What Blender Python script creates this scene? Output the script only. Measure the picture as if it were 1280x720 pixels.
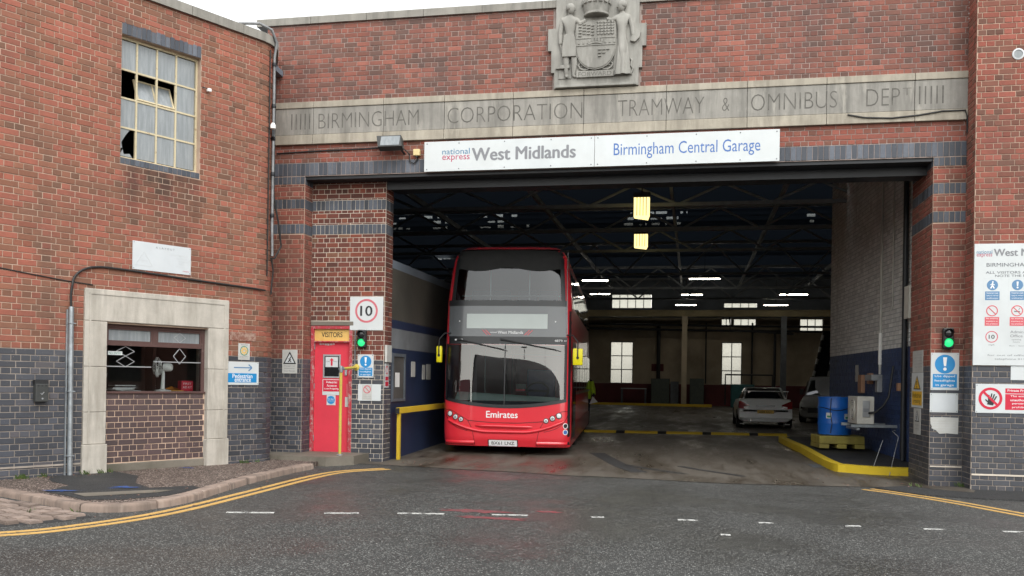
import bpy, bmesh, math, random
import numpy as np
from mathutils import Vector, Matrix
random.seed(7); rng = np.random.default_rng(11)
R = math.radians
for o in list(bpy.data.objects): bpy.data.objects.remove(o)
scene = bpy.context.scene
COL = scene.collection

# ------------------------------------------------------------------ camera, sky, sun, exposure
CAM = Vector((0.0, -15.28, 1.5)); YAW = R(11.2); ROLL = R(0.88)
cd = bpy.data.cameras.new('camera'); cam = bpy.data.objects.new('camera', cd); COL.objects.link(cam)
cd.sensor_width = 36.0; cd.lens = 1140.0 / 1280.0 * 36.0; cd.shift_y = 116.0 / 1280.0
cd.clip_start = 0.05; cd.clip_end = 2000
cam.matrix_world = Matrix.Translation(CAM) @ Matrix.Rotation(YAW, 4, 'Z') @ Matrix.Rotation(R(90), 4, 'X') @ Matrix.Rotation(ROLL, 4, 'Z')
scene.camera = cam
SUN_AZ = R(150); SUN_EL = R(50)         # azimuth clockwise from +Y: high behind the camera, a veiled sun
world = bpy.data.worlds.new('World'); scene.world = world; world.use_nodes = True
wn = world.node_tree.nodes; wl = world.node_tree.links
bg = wn['Background']
sky = wn.new('ShaderNodeTexSky'); sky.sky_type = 'NISHITA'; sky.sun_disc = False
sky.sun_elevation = SUN_EL; sky.sun_rotation = SUN_AZ; sky.air_density = 2.5; sky.dust_density = 1.0; sky.ozone_density = 1.0
hs = wn.new('ShaderNodeHueSaturation'); hs.inputs['Saturation'].default_value = 0.16
wl.new(sky.outputs[0], hs.inputs['Color']); wl.new(hs.outputs[0], bg.inputs['Color'])
bg.inputs['Strength'].default_value = 0.15
sl = bpy.data.lights.new('sun', 'SUN'); sl.energy = 0.7; sl.angle = R(35); sl.color = (1.0, 0.97, 0.93)
so = bpy.data.objects.new('sun', sl); COL.objects.link(so)
sd = Vector((math.sin(SUN_AZ) * math.cos(SUN_EL), math.cos(SUN_AZ) * math.cos(SUN_EL), math.sin(SUN_EL)))
so.rotation_euler = sd.to_track_quat('Z', 'Y').to_euler(); so.location = (0, -20, 30)
vs = scene.view_settings; vs.view_transform = 'Standard'; vs.look = 'None'; vs.exposure = 1.2; vs.gamma = 1.0
vs.use_curve_mapping = False
scene.render.engine = 'CYCLES'
cy = scene.cycles; cy.use_denoising = True; cy.denoising_input_passes = 'RGB_ALBEDO_NORMAL'; cy.denoising_prefilter = 'ACCURATE'; cy.max_bounces = 8; cy.diffuse_bounces = 4; cy.glossy_bounces = 4
cy.transparent_max_bounces = 16; cy.transmission_bounces = 6; cy.sample_clamp_indirect = 6.0
cy.caustics_reflective = False; cy.caustics_refractive = False

def px(p):          # where a point falls in the 1280 x 720 photograph (only used to pick the bricks that show largest)
    d = Vector(p) - CAM; ca, sa = math.cos(YAW), math.sin(YAW)
    r = d.x * ca + d.y * sa; z = -d.x * sa + d.y * ca
    if z < 0.1: return (-9999, -9999, 1)
    u = 1140 * r / z; v = -1140 * d.z / z
    return (640 + u * math.cos(ROLL) - v * math.sin(ROLL), 476 + u * math.sin(ROLL) + v * math.cos(ROLL), z)

# ------------------------------------------------------------------ materials
MATS = {}
class NT:
    def __init__(s, name):
        s.m = bpy.data.materials.new(name); s.m.use_nodes = True
        s.n = s.m.node_tree.nodes; s.l = s.m.node_tree.links
        s.b = s.n['Principled BSDF']; s.pos = None
    def new(s, t, **kw):
        n = s.n.new(t)
        for k, v in kw.items(): setattr(n, k, v)
        return n
    def P(s):
        if s.pos is None: s.pos = s.n.new('ShaderNodeNewGeometry').outputs['Position']
        return s.pos
    def noise(s, scale, detail=3.0, rough=0.6, vec=None, out='Fac'):
        n = s.n.new('ShaderNodeTexNoise'); n.inputs['Scale'].default_value = scale
        n.inputs['Detail'].default_value = detail; n.inputs['Roughness'].default_value = rough
        s.l.new(vec if vec is not None else s.P(), n.inputs['Vector']); return n.outputs[out]
    def voro(s, scale, feature='F1', out='Distance', vec=None):
        n = s.n.new('ShaderNodeTexVoronoi'); n.feature = feature; n.inputs['Scale'].default_value = scale
        s.l.new(vec if vec is not None else s.P(), n.inputs['Vector']); return n.outputs[out]
    def maprange(s, x, a, b, c=0.0, d=1.0, smooth=False):
        n = s.n.new('ShaderNodeMapRange'); n.inputs[1].default_value = a; n.inputs[2].default_value = b
        n.inputs[3].default_value = c; n.inputs[4].default_value = d
        if smooth: n.interpolation_type = 'SMOOTHSTEP'
        s.l.new(x, n.inputs[0]); return n.outputs[0]
    def math(s, op, a, b=None):
        n = s.n.new('ShaderNodeMath'); n.operation = op
        for i, x in enumerate((a, b)):
            if x is None: continue
            if isinstance(x, (int, float)): n.inputs[i].default_value = x
            else: s.l.new(x, n.inputs[i])
        return n.outputs[0]
    def mix(s, f, a, b, mode='MIX'):
        n = s.n.new('ShaderNodeMix'); n.data_type = 'RGBA'; n.blend_type = mode
        for i, x in ((0, f), (6, a), (7, b)):
            if isinstance(x, (int, float)): n.inputs[i].default_value = x
            elif isinstance(x, (tuple, list)): n.inputs[i].default_value = (*x[:3], 1)
            else: s.l.new(x, n.inputs[i])
        return n.outputs[2]
    def ramp(s, x, stops):
        n = s.n.new('ShaderNodeValToRGB'); e = n.color_ramp.elements
        while len(e) < len(stops): e.new(0.5)
        for el, (p, c) in zip(e, stops): el.position = p; el.color = (*c[:3], 1)
        s.l.new(x, n.inputs[0]); return n.outputs[0]
    def stretch(s, sc):
        n = s.n.new('ShaderNodeMapping'); n.inputs['Scale'].default_value = sc; s.l.new(s.P(), n.inputs['Vector']); return n.outputs[0]
    def sep(s):
        n = s.n.new('ShaderNodeSeparateXYZ'); s.l.new(s.P(), n.inputs[0]); return n.outputs
    def col(s, c):
        if isinstance(c, (tuple, list)): s.b.inputs['Base Color'].default_value = (*c[:3], 1)
        else: s.l.new(c, s.b.inputs['Base Color'])
    def rough(s, r):
        if isinstance(r, (int, float)): s.b.inputs['Roughness'].default_value = r
        else: s.l.new(r, s.b.inputs['Roughness'])
    def bump(s, h, strength=0.3, dist=0.01):
        n = s.n.new('ShaderNodeBump'); n.inputs['Strength'].default_value = strength; n.inputs['Distance'].default_value = dist
        s.l.new(h, n.inputs['Height']); s.l.new(n.outputs[0], s.b.inputs['Normal'])

def M(name, c, rough=0.6, var=0.18, scale=6.0, metal=0.0, bump=0.0, bscale=60.0, c2=None, dirt=None, dirtamt=0.5, spec=0.5, coat=0.0, emit=None, estr=1.0):
    if name in MATS: return MATS[name]
    t = NT(name)
    nz = t.noise(scale, 4)
    dark = tuple(x * (1 - var) for x in c); lite = tuple(min(1, x * (1 + var)) for x in c)
    colr = t.mix(t.maprange(nz, 0.3, 0.7), dark, c2 or lite)
    if dirt:
        d = t.maprange(t.noise(scale * 0.37, 6, 0.7), 0.45, 0.75, 0, dirtamt)
        colr = t.mix(d, colr, dirt)
    t.col(colr); t.rough(rough); t.b.inputs['Metallic'].default_value = metal
    t.b.inputs['Specular IOR Level'].default_value = spec
    if coat: t.b.inputs['Coat Weight'].default_value = coat; t.b.inputs['Coat Roughness'].default_value = 0.06
    if bump: t.bump(t.noise(bscale, 3), bump, 0.004)
    if emit: t.b.inputs['Emission Color'].default_value = (*emit, 1); t.b.inputs['Emission Strength'].default_value = estr
    MATS[name] = t.m; return t.m

def brick_mat(name, stops, grime, rough=0.85, gl=0.35, stain=None, spec=0.3):
    t = NT(name)
    a = t.n.new('ShaderNodeAttribute'); a.attribute_name = 'tone'
    sp = t.n.new('ShaderNodeSeparateColor'); t.l.new(a.outputs['Color'], sp.inputs[0])
    c = t.ramp(sp.outputs[0], stops)
    c = t.mix(t.maprange(t.noise(30, 4, 0.75), 0.35, 0.75, 0, 0.5), c, tuple(x * 0.62 for x in stops[len(stops) // 2][1]))
    v = t.maprange(sp.outputs[1], 0, 1, 0.86, 1.16)
    n = t.n.new('ShaderNodeVectorMath'); n.operation = 'SCALE'; t.l.new(c, n.inputs[0]); t.l.new(v, n.inputs['Scale']); c = n.outputs[0]
    g = t.maprange(t.noise(0.75, 5, 0.65), 0.46, 0.72, 0, gl)
    c = t.mix(g, c, grime)
    st = t.maprange(t.noise(1.0, 4, 0.6, vec=t.stretch((2.2, 2.2, 0.28))), 0.55, 0.75, 0, gl * 0.9)   # run-off streaks
    c = t.mix(st, c, grime)
    if stain: c = stain(t, c)
    # pale bloom and lime flecks
    c = t.mix(t.maprange(t.noise(55, 2, 0.5), 0.70, 0.78, 0, 0.5), c, (0.5, 0.45, 0.40))
    t.col(c); t.rough(rough); t.b.inputs['Specular IOR Level'].default_value = spec
    t.bump(t.noise(85, 4, 0.7), 0.5, 0.004)
    MATS[name] = t.m; return t.m

LW_P = Vector((-7.26, -1.471, 0.0)); LW_A = R(62.5); LW_D = Vector((math.cos(LW_A), math.sin(LW_A), 0)); LW_N = Vector((math.sin(LW_A), -math.cos(LW_A), 0))
def soot_under_window(t, c):
    x, y, z = t.sep()
    s = t.math('ADD', t.math('MULTIPLY', t.math('SUBTRACT', x, LW_P.x), LW_D.x), t.math('MULTIPLY', t.math('SUBTRACT', y, LW_P.y), LW_D.y))
    w = t.math('MULTIPLY', t.maprange(s, -2.2, -1.95, 0, 1, True), t.maprange(s, -0.95, -0.6, 1, 0, True))
    h = t.math('MULTIPLY', t.maprange(z, 3.45, 4.55, 0.1, 1, True), t.maprange(z, 4.6, 4.62, 1, 0))
    n = t.maprange(t.noise(2.4, 5, 0.7, vec=t.stretch((1, 1, 0.5))), 0.28, 0.62, 0.1, 1)
    f = t.math('MULTIPLY', t.math('MULTIPLY', w, h), t.math('MULTIPLY', n, 0.85))
    return t.mix(f, c, (0.040, 0.032, 0.028))
RED = [(0.0, (0.165, 0.095, 0.065)), (0.10, (0.212, 0.106, 0.070)), (0.32, (0.258, 0.117, 0.074)), (0.55, (0.300, 0.114, 0.074)), (0.82, (0.325, 0.105, 0.072)), (1.0, (0.36, 0.128, 0.088))]
RED_SHADE = [(0.0, (0.140, 0.075, 0.056)), (0.12, (0.190, 0.084, 0.060)), (0.32, (0.225, 0.090, 0.064)), (0.55, (0.262, 0.090, 0.064)), (0.82, (0.290, 0.086, 0.062)), (1.0, (0.32, 0.108, 0.080))]  # red brick darkened for piers and wing, their weaker light put into the colour
RED2 = [(0.0, (0.130, 0.080, 0.066)), (0.22, (0.172, 0.090, 0.070)), (0.5, (0.226, 0.094, 0.070)), (0.8, (0.268, 0.096, 0.070)), (1.0, (0.32, 0.122, 0.090))]
DKR = [(0.0, (0.10, 0.045, 0.035)), (0.35, (0.145, 0.050, 0.038)), (0.7, (0.19, 0.062, 0.045)), (0.92, (0.27, 0.080, 0.050)), (1.0, (0.20, 0.12, 0.075))]
BLU = [(0.0, (0.036, 0.038, 0.046)), (0.5, (0.052, 0.056, 0.069)), (0.85, (0.072, 0.077, 0.094)), (1.0, (0.095, 0.085, 0.090))]
SOL = [(0.0, (0.040, 0.046, 0.058)), (0.5, (0.075, 0.086, 0.108)), (1.0, (0.125, 0.138, 0.165))]
APR = [(0.0, (0.066, 0.046, 0.046)), (0.5, (0.095, 0.060, 0.060)), (1.0, (0.125, 0.080, 0.075))]
brick_mat('brick_red', RED, (0.085, 0.060, 0.048), gl=0.46, stain=soot_under_window)
brick_mat('brick_red_shade', RED_SHADE, (0.075, 0.055, 0.050), gl=0.35)
brick_mat('brick_red_sooty', RED2, (0.080, 0.062, 0.060), gl=0.68)
brick_mat('brick_dark_red', DKR, (0.05, 0.038, 0.032), gl=0.35)
brick_mat('brick_blue', BLU, (0.085, 0.080, 0.078), rough=0.55, gl=0.35, spec=0.5)
brick_mat('brick_soldier', SOL, (0.045, 0.045, 0.05), rough=0.6, gl=0.5, spec=0.5)
brick_mat('brick_apron', APR, (0.05, 0.045, 0.045), rough=0.6, gl=0.25, spec=0.5)
brick_mat('brick_white_paint', [(0, (0.70, 0.70, 0.68)), (0.5, (0.78, 0.78, 0.76)), (1, (0.82, 0.82, 0.80))], (0.45, 0.43, 0.40), rough=0.6, gl=0.5)
brick_mat('brick_navy_paint', [(0, (0.022, 0.045, 0.13)), (0.5, (0.028, 0.055, 0.15)), (1, (0.034, 0.065, 0.17))], (0.035, 0.04, 0.06), rough=0.45, gl=0.4)
M('mortar_pale', (0.60, 0.43, 0.32), 0.95, 0.22, 3, bump=0.5, bscale=150, dirt=(0.2, 0.16, 0.13), dirtamt=0.5)
M('mortar_grey', (0.36, 0.29, 0.26), 0.95, 0.25, 3, bump=0.5, bscale=150, dirt=(0.16, 0.13, 0.12), dirtamt=0.6)
M('mortar_white', (0.62, 0.55, 0.46), 0.95, 0.18, 3, bump=0.5, bscale=150, dirt=(0.28, 0.24, 0.2), dirtamt=0.4)

t = NT('mortar_two'); x_, y_, z_ = t.sep()
c = t.mix(t.maprange(t.noise(3, 4), 0.3, 0.7), (0.40, 0.29, 0.22), (0.53, 0.39, 0.30)); cb_ = t.mix(t.maprange(t.noise(3, 4), 0.3, 0.7), (0.25, 0.215, 0.185), (0.40, 0.345, 0.295))
c = t.mix(t.maprange(z_, 1.83, 1.84), cb_, c); c = t.mix(t.maprange(t.noise(1.1, 6, 0.7), 0.45, 0.75, 0, 0.55), c, (0.17, 0.135, 0.11)); t.col(c); t.rough(0.95); t.bump(t.noise(150, 3), 0.5, 0.004); MATS['mortar_two'] = t.m
def stone_mat(name, base, streak, dark, amt=0.6, rnd=0.0):
    t = NT(name)
    c = t.mix(t.maprange(t.noise(2.2, 5, 0.7), 0.35, 0.7), base, tuple(x * 0.74 for x in base))
    v = t.stretch((3.2, 3.2, 0.35))
    c = t.mix(t.maprange(t.noise(1.6, 5, 0.65, vec=v), 0.46, 0.70, 0, amt), c, dark)
    c = t.mix(t.maprange(t.noise(2.7, 4, 0.6, vec=t.stretch((2.4, 2.4, 0.5))), 0.56, 0.72, 0, amt * 0.9), c, streak)
    c = t.mix(t.maprange(t.noise(70, 3, 0.7), 0.60, 0.72, 0, 0.4), c, tuple(x * 0.45 for x in base))
    if rnd: c = t.mix(t.math('MULTIPLY', t.n.new('ShaderNodeObjectInfo').outputs['Random'], rnd), c, tuple(x * 0.4 for x in base))
    t.col(c); t.rough(0.92); t.b.inputs['Specular IOR Level'].default_value = 0.25
    t.bump(t.noise(60, 5, 0.7), 0.45, 0.006)
    MATS[name] = t.m
stone_mat('stone_frieze', (0.325, 0.31, 0.28), (0.44, 0.415, 0.365), (0.15, 0.145, 0.13), 0.8)
stone_mat('stone_trim', (0.42, 0.38, 0.31), (0.50, 0.46, 0.38), (0.19, 0.17, 0.14))
stone_mat('stone_crest', (0.345, 0.335, 0.305), (0.43, 0.415, 0.38), (0.17, 0.165, 0.15), 0.7)
stone_mat('stone_coping', (0.31, 0.295, 0.262), (0.34, 0.32, 0.28), (0.11, 0.105, 0.095), 0.7)
stone_mat('stone_surround', (0.54, 0.50, 0.44), (0.62, 0.58, 0.515), (0.26, 0.235, 0.195), 0.6)
stone_mat('stone_kerb', (0.36, 0.275, 0.225), (0.45, 0.36, 0.30), (0.10, 0.085, 0.075), 0.8, 0.45)
stone_mat('stone_sett', (0.36, 0.28, 0.235), (0.42, 0.33, 0.28), (0.13, 0.11, 0.10), 0.6, 0.7)
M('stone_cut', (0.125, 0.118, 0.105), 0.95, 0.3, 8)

def asphalt(name, base, fleck, wet=0.0, fl=0.62, vs_=64):
    t = NT(name)
    c = t.mix(t.maprange(t.noise(0.55, 5, 0.6), 0.3, 0.7), tuple(x * 0.82 for x in base), tuple(x * 1.16 for x in base))
    c = t.mix(t.maprange(t.noise(0.9, 5, 0.65, vec=t.stretch((0.5, 1.7, 1))), 0.5, 0.75, 0, 0.35), c, tuple(x * 0.6 for x in base))
    n1 = t.noise(46, 4, 0.8); c = t.mix(t.maprange(n1, 0.38, 0.60), tuple(x * 0.30 for x in base), c)
    v = t.voro(vs_)
    vc = t.voro(vs_, out='Color'); sp = t.n.new('ShaderNodeSeparateColor'); t.l.new(vc, sp.inputs[0])
    stone = t.math('MULTIPLY', t.maprange(sp.outputs[0], fl, fl + 0.12), t.maprange(v, 0.55, 0.35, 0, 1))
    c = t.mix(stone, c, fleck)
    vc2 = t.voro(42, out='Color'); s2 = t.n.new('ShaderNodeSeparateColor'); t.l.new(vc2, s2.inputs[0])
    chip = t.math('MULTIPLY', t.maprange(s2.outputs[1], 0.965, 0.985), t.maprange(t.voro(42), 0.30, 0.2, 0, 1))
    c = t.mix(chip, c, tuple(min(1, x * 2.4) for x in fleck))
    t.col(c)
    w = t.maprange(t.noise(0.42, 4, 0.55), 0.38, 0.66, 0.62 - wet, 0.88)
    t.rough(w); t.b.inputs['Specular IOR Level'].default_value = 0.45
    t.bump(t.math('ADD', n1, t.math('MULTIPLY', v, -0.5)), 0.8, 0.006)
    MATS[name] = t.m
asphalt('asphalt', (0.062, 0.062, 0.058), (0.215, 0.215, 0.20), wet=0.34, fl=0.68)
asphalt('tarmac_pavement', (0.105, 0.076, 0.062), (0.46, 0.37, 0.31), fl=0.56, vs_=46)
asphalt('tarmac_patch', (0.042, 0.042, 0.042), (0.075, 0.075, 0.075), fl=0.8)
def concrete(name, base, stain, amt=0.75, wet=0.15):
    t = NT(name)
    c = t.mix(t.maprange(t.noise(0.8, 6, 0.65), 0.35, 0.7), base, tuple(x * 0.7 for x in base))
    c = t.mix(t.maprange(t.noise(0.7, 6, 0.7, vec=t.stretch((1.5, 0.35, 1))), 0.44, 0.62, 0, amt), c, stain)
    c = t.mix(t.maprange(t.noise(60, 3, 0.7), 0.5, 0.72, 0, 0.4), c, tuple(x * 0.5 for x in base))
    t.col(c); t.rough(t.maprange(t.noise(0.7, 6, 0.7, vec=t.stretch((1.5, 0.35, 1))), 0.42, 0.62, 0.75, 0.42 - wet))
    t.bump(t.noise(45, 4, 0.7), 0.3, 0.004); MATS[name] = t.m
concrete('floor_concrete', (0.120, 0.104, 0.084), (0.040, 0.028, 0.018), 0.9)
concrete('step_concrete', (0.21, 0.185, 0.15), (0.07, 0.065, 0.045), 0.7, -0.2)
def worn_paint(name, paint, under, lo=0.42, hi=0.58, sc=16):
    t = NT(name); f = t.maprange(t.math('ADD', t.math('MULTIPLY', t.noise(sc, 5, 0.7), 0.7), t.math('MULTIPLY', t.noise(sc * 6, 2, 0.6), 0.3)), lo, hi)
    c = t.mix(f, paint, under); c = t.mix(t.maprange(t.noise(2.0, 4), 0.4, 0.7, 0, 0.3), c, tuple(x * 0.6 for x in paint))
    t.col(c); t.rough(0.75); t.bump(t.noise(110, 2), 0.4, 0.004); MATS[name] = t.m
worn_paint('paint_yellow_line', (0.56, 0.34, 0.10), (0.075, 0.07, 0.062), 0.55, 0.66)
worn_paint('paint_white_line', (0.56, 0.56, 0.53), (0.075, 0.074, 0.07), 0.47, 0.56, 12)
worn_paint('red_blotch', (0.27, 0.040, 0.046), (0.075, 0.058, 0.058), 0.34, 0.62, 7)
worn_paint('paint_yellow_kerb', (0.62, 0.44, 0.015), (0.16, 0.13, 0.06), 0.58, 0.70, 9)
worn_paint('paint_yellow_floor', (0.62, 0.43, 0.03), (0.06, 0.055, 0.045), 0.58, 0.74, 6)
worn_paint('paint_yellow_steel', (0.60, 0.40, 0.02), (0.25, 0.16, 0.05), 0.60, 0.70, 14)
worn_paint('paint_handrail', (0.55, 0.42, 0.07), (0.22, 0.20, 0.17), 0.56, 0.66, 25)
worn_paint('paint_door', (0.66, 0.038, 0.065), (0.60, 0.50, 0.46), 0.665, 0.70, 13)
worn_paint('paint_door_frame', (0.42, 0.035, 0.05), (0.45, 0.36, 0.33), 0.50, 0.62, 16)
worn_paint('paint_window', (0.58, 0.50, 0.33), (0.20, 0.085, 0.035), 0.55, 0.68, 12)
worn_paint('timber_frame', (0.095, 0.048, 0.042), (0.19, 0.15, 0.13), 0.56, 0.72, 14)
worn_paint('paint_plate_brown', (0.42, 0.30, 0.24), (0.20, 0.065, 0.04), 0.40, 0.55, 14)
worn_paint('paint_blue_spray', (0.030, 0.10, 0.36), (0.06, 0.06, 0.06), 0.46, 0.56, 12)
M('sign_white', (0.57, 0.60, 0.605), 0.35, 0.05, 2.5, dirt=(0.55, 0.55, 0.53), dirtamt=0.35)
M('sign_white_old', (0.50, 0.50, 0.475), 0.5, 0.08, 5, dirt=(0.36, 0.34, 0.30), dirtamt=0.6)
M('sign_faded', (0.57, 0.60, 0.62), 0.5, 0.04, 4, dirt=(0.62, 0.63, 0.62), dirtamt=0.4)
M('ink_grey', (0.20, 0.205, 0.22), 0.45, 0.03); M('ink_faint', (0.56, 0.58, 0.59), 0.5, 0.05); M('ink_mid', (0.10, 0.105, 0.12), 0.5, 0.05)
M('ink_blue', (0.055, 0.145, 0.40), 0.45, 0.04); M('ink_teal', (0.03, 0.16, 0.30), 0.45, 0.04); M('ink_crimson', (0.42, 0.03, 0.10), 0.45, 0.04)
M('ink_black', (0.018, 0.018, 0.02), 0.5, 0.1); M('ink_green', (0.03, 0.22, 0.14), 0.5, 0.1)
M('sign_blue', (0.015, 0.23, 0.52), 0.4, 0.05); M('sign_blue_dull', (0.10, 0.22, 0.38), 0.45, 0.05); M('sign_red', (0.55, 0.015, 0.045), 0.4, 0.05); M('sign_red_dull', (0.58, 0.10, 0.12), 0.45, 0.05)
M('sign_pinkring', (0.55, 0.13, 0.16), 0.45, 0.06)
M('sign_yellow', (0.72, 0.42, 0.01), 0.4, 0.05); M('sign_amber', (0.66, 0.42, 0.12), 0.5, 0.12, 7)
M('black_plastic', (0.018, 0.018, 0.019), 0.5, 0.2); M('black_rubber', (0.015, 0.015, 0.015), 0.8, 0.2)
M('cable_black', (0.016, 0.016, 0.016), 0.55, 0.2); M('cable_white', (0.55, 0.54, 0.50), 0.6, 0.1)
M('steel_galv', (0.36, 0.39, 0.41), 0.42, 0.22, 9, metal=0.7); M('steel_pipe', (0.23, 0.235, 0.24), 0.5, 0.3, 7, metal=0.3, dirt=(0.05, 0.045, 0.04))
M('steel_black', (0.014, 0.016, 0.020), 0.5, 0.25, 4); M('steel_dark', (0.10, 0.115, 0.135), 0.55, 0.25, 4, dirt=(0.02, 0.018, 0.016))
M('chrome', (0.7, 0.7, 0.7), 0.15, 0.05, metal=1.0); M('alu_grey', (0.40, 0.41, 0.42), 0.45, 0.1, metal=0.5)
M('lamp_body', (0.045, 0.047, 0.045), 0.55, 0.2); M('cream_plastic', (0.66, 0.52, 0.26), 0.45, 0.06)
M('room_dark', (0.028, 0.027, 0.027), 0.9, 0.3, 2); M('room_wall', (0.07, 0.065, 0.06), 0.9, 0.25, 2)
M('hall_cream', (0.42, 0.36, 0.27), 0.85, 0.2, 0.6, dirt=(0.10, 0.085, 0.065), dirtamt=0.7); M('hall_maroon', (0.115, 0.022, 0.026), 0.7, 0.25, 1.5)
M('hall_roof', (0.15, 0.175, 0.21), 0.85, 0.3, 0.8); M('hall_grey', (0.12, 0.12, 0.125), 0.85, 0.2, 0.8); M('hall_navy', (0.022, 0.045, 0.125), 0.55, 0.2, 1.5)
M('inner_cream_shade', (0.070, 0.062, 0.050), 0.85, 0.25, 0.9, dirt=(0.05, 0.045, 0.035)); M('inner_pale_shade', (0.17, 0.18, 0.19), 0.7, 0.2, 1.5, dirt=(0.08, 0.08, 0.08)); M('inner_navy_shade', (0.012, 0.022, 0.058), 0.6, 0.25, 1.5)  # left inner wall: darker copies of the hall paints, shade put into the colour
M('hall_palegrey', (0.30, 0.32, 0.34), 0.7, 0.15, 1.5); M('beam_cream', (0.27, 0.225, 0.125), 0.7, 0.2, 1.5, dirt=(0.1, 0.08, 0.05))
M('truss_steel', (0.30, 0.33, 0.36), 0.6, 0.2, 3, dirt=(0.12, 0.11, 0.10)); M('drum_blue', (0.010, 0.115, 0.46), 0.38, 0.10, 5); M('pallet_yellow', (0.34, 0.285, 0.06), 0.7, 0.2, 6, dirt=(0.12, 0.10, 0.05))
M('ac_cream', (0.60, 0.58, 0.52), 0.45, 0.08, 5, dirt=(0.35, 0.33, 0.29)); M('copper_box', (0.40, 0.22, 0.13), 0.6, 0.15)
M('locker_green', (0.075, 0.095, 0.085), 0.6, 0.15); M('teal_machine', (0.02, 0.11, 0.12), 0.5, 0.15)
M('green_lamp', (0.02, 0.35, 0.12), 0.3, 0.1, emit=(0.03, 1.0, 0.30), estr=0.35)
M('tube_light', (0.9, 0.9, 0.85), 0.4, 0.02, emit=(1.0, 0.91, 0.76), estr=20.0)
M('bay_light', (0.9, 0.8, 0.3), 0.4, 0.02, emit=(1.0, 0.80, 0.32), estr=0.8)
M('weed', (0.07, 0.11, 0.025), 0.7, 0.3, 30)

def glass(name, tint, ior=1.5, see=1.0, rough=0.0, body=None):
    t = NT(name); n, l = t.n, t.l
    tr = n.new('ShaderNodeBsdfTransparent'); tr.inputs[0].default_value = (*tint, 1)
    gl = n.new('ShaderNodeBsdfGlossy'); gl.inputs['Roughness'].default_value = rough; gl.inputs[0].default_value = (1, 1, 1, 1)
    fr = n.new('ShaderNodeFresnel'); fr.inputs[0].default_value = ior
    under = tr.outputs[0]
    if body:
        df = n.new('ShaderNodeBsdfTranslucent'); df.inputs[0].default_value = (*body[0], 1); mx0 = n.new('ShaderNodeMixShader')
        mx0.inputs[0].default_value = body[1]; l.new(tr.outputs[0], mx0.inputs[1]); l.new(df.outputs[0], mx0.inputs[2]); under = mx0.outputs[0]
    mx = n.new('ShaderNodeMixShader'); l.new(fr.outputs[0], mx.inputs[0]); l.new(under, mx.inputs[1]); l.new(gl.outputs[0], mx.inputs[2])
    l.new(mx.outputs[0], n['Material Output'].inputs[0]); MATS[name] = t.m
glass('glass_screen', (0.72, 0.80, 0.78), 2.05); glass('glass_deck', (0.40, 0.45, 0.46), 1.72)
glass('glass_booth', (0.93, 0.95, 0.95), 1.42)
glass('glass_frost', (0.9, 0.9, 0.86), 1.4, body=((0.6, 0.6, 0.56), 0.45)); glass('glass_car', (0.06, 0.06, 0.06), 1.5)
t = NT('glass_dirty')
c = t.mix(t.maprange(t.noise(2.5, 4, 0.6, vec=t.stretch((9, 9, 0.9))), 0.4, 0.65), (0.215, 0.235, 0.245), (0.295, 0.315, 0.325))
c = t.mix(t.maprange(t.noise(60, 2), 0.45, 0.65, 0, 0.25), c, (0.2, 0.22, 0.23)); t.col(c); t.rough(0.28); MATS['glass_dirty'] = t.m
glass('glass_painted', (0.0, 0.0, 0.0), 1.15, body=((0.12, 0.135, 0.155), 0.75)); M('glass_dark', (0.012, 0.013, 0.014), 0.06, 0.1, spec=0.6)
M('bus_red', (0.66, 0.024, 0.038), 0.28, 0.03, 2, coat=0.6); M('bus_red_dark', (0.25, 0.008, 0.012), 0.35, 0.05, 2, coat=0.3)
M('bus_black', (0.020, 0.021, 0.023), 0.3, 0.15, 3); M('bus_grey', (0.115, 0.122, 0.13), 0.22, 0.06, 2, coat=0.5); M('bus_blind', (0.46, 0.51, 0.49), 0.3, 0.05, 2, coat=0.4)
M('bus_interior', (0.10, 0.105, 0.11), 0.7, 0.1, 2); M('bus_dash', (0.62, 0.72, 0.70), 0.6, 0.08, 3); M('bus_seat', (0.05, 0.055, 0.10), 0.9, 0.2)
M('mirror_yellow', (0.80, 0.70, 0.005), 0.4, 0.03); M('lens_clear', (0.72, 0.74, 0.74), 0.12, 0.05, coat=1.0); M('lens_grey', (0.30, 0.30, 0.31), 0.2, 0.2, coat=1.0)
M('lettering_white', (0.80, 0.80, 0.80), 0.4, 0.02); M('red_shadowline', (0.10, 0.004, 0.006), 0.5, 0.05)
M('car_silver', (0.84, 0.85, 0.86), 0.3, 0.03, 2, coat=0.6); M('van_silver', (0.40, 0.405, 0.40), 0.35, 0.04, 2, coat=0.4); M('lens_red', (0.30, 0.02, 0.025), 0.2, 0.2, coat=1.0)
M('plate_yellow', (0.65, 0.40, 0.05), 0.4, 0.1); M('tyre', (0.016, 0.016, 0.016), 0.85, 0.2); M('rim', (0.30, 0.30, 0.31), 0.4, 0.2, metal=0.6)
M('skin', (0.42, 0.24, 0.17), 0.6, 0.1, 20); M('hivis', (0.42, 0.62, 0.03), 0.7, 0.08, 9); M('trousers', (0.025, 0.028, 0.045), 0.9, 0.2, 9); M('hair', (0.03, 0.02, 0.015), 0.8, 0.2, 30)
M('paper', (0.75, 0.75, 0.73), 0.7, 0.04); M('paper_orange', (0.62, 0.32, 0.05), 0.7, 0.05); M('fan_white', (0.88, 0.88, 0.85), 0.4, 0.05); M('brick_plain', (0.20, 0.085, 0.062), 0.9, 0.2, 2.0); M('opp_clad', (0.10, 0.115, 0.13), 0.6, 0.15, 0.5); M('opp_roof', (0.19, 0.185, 0.175), 0.6, 0.2, 0.6)

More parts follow.
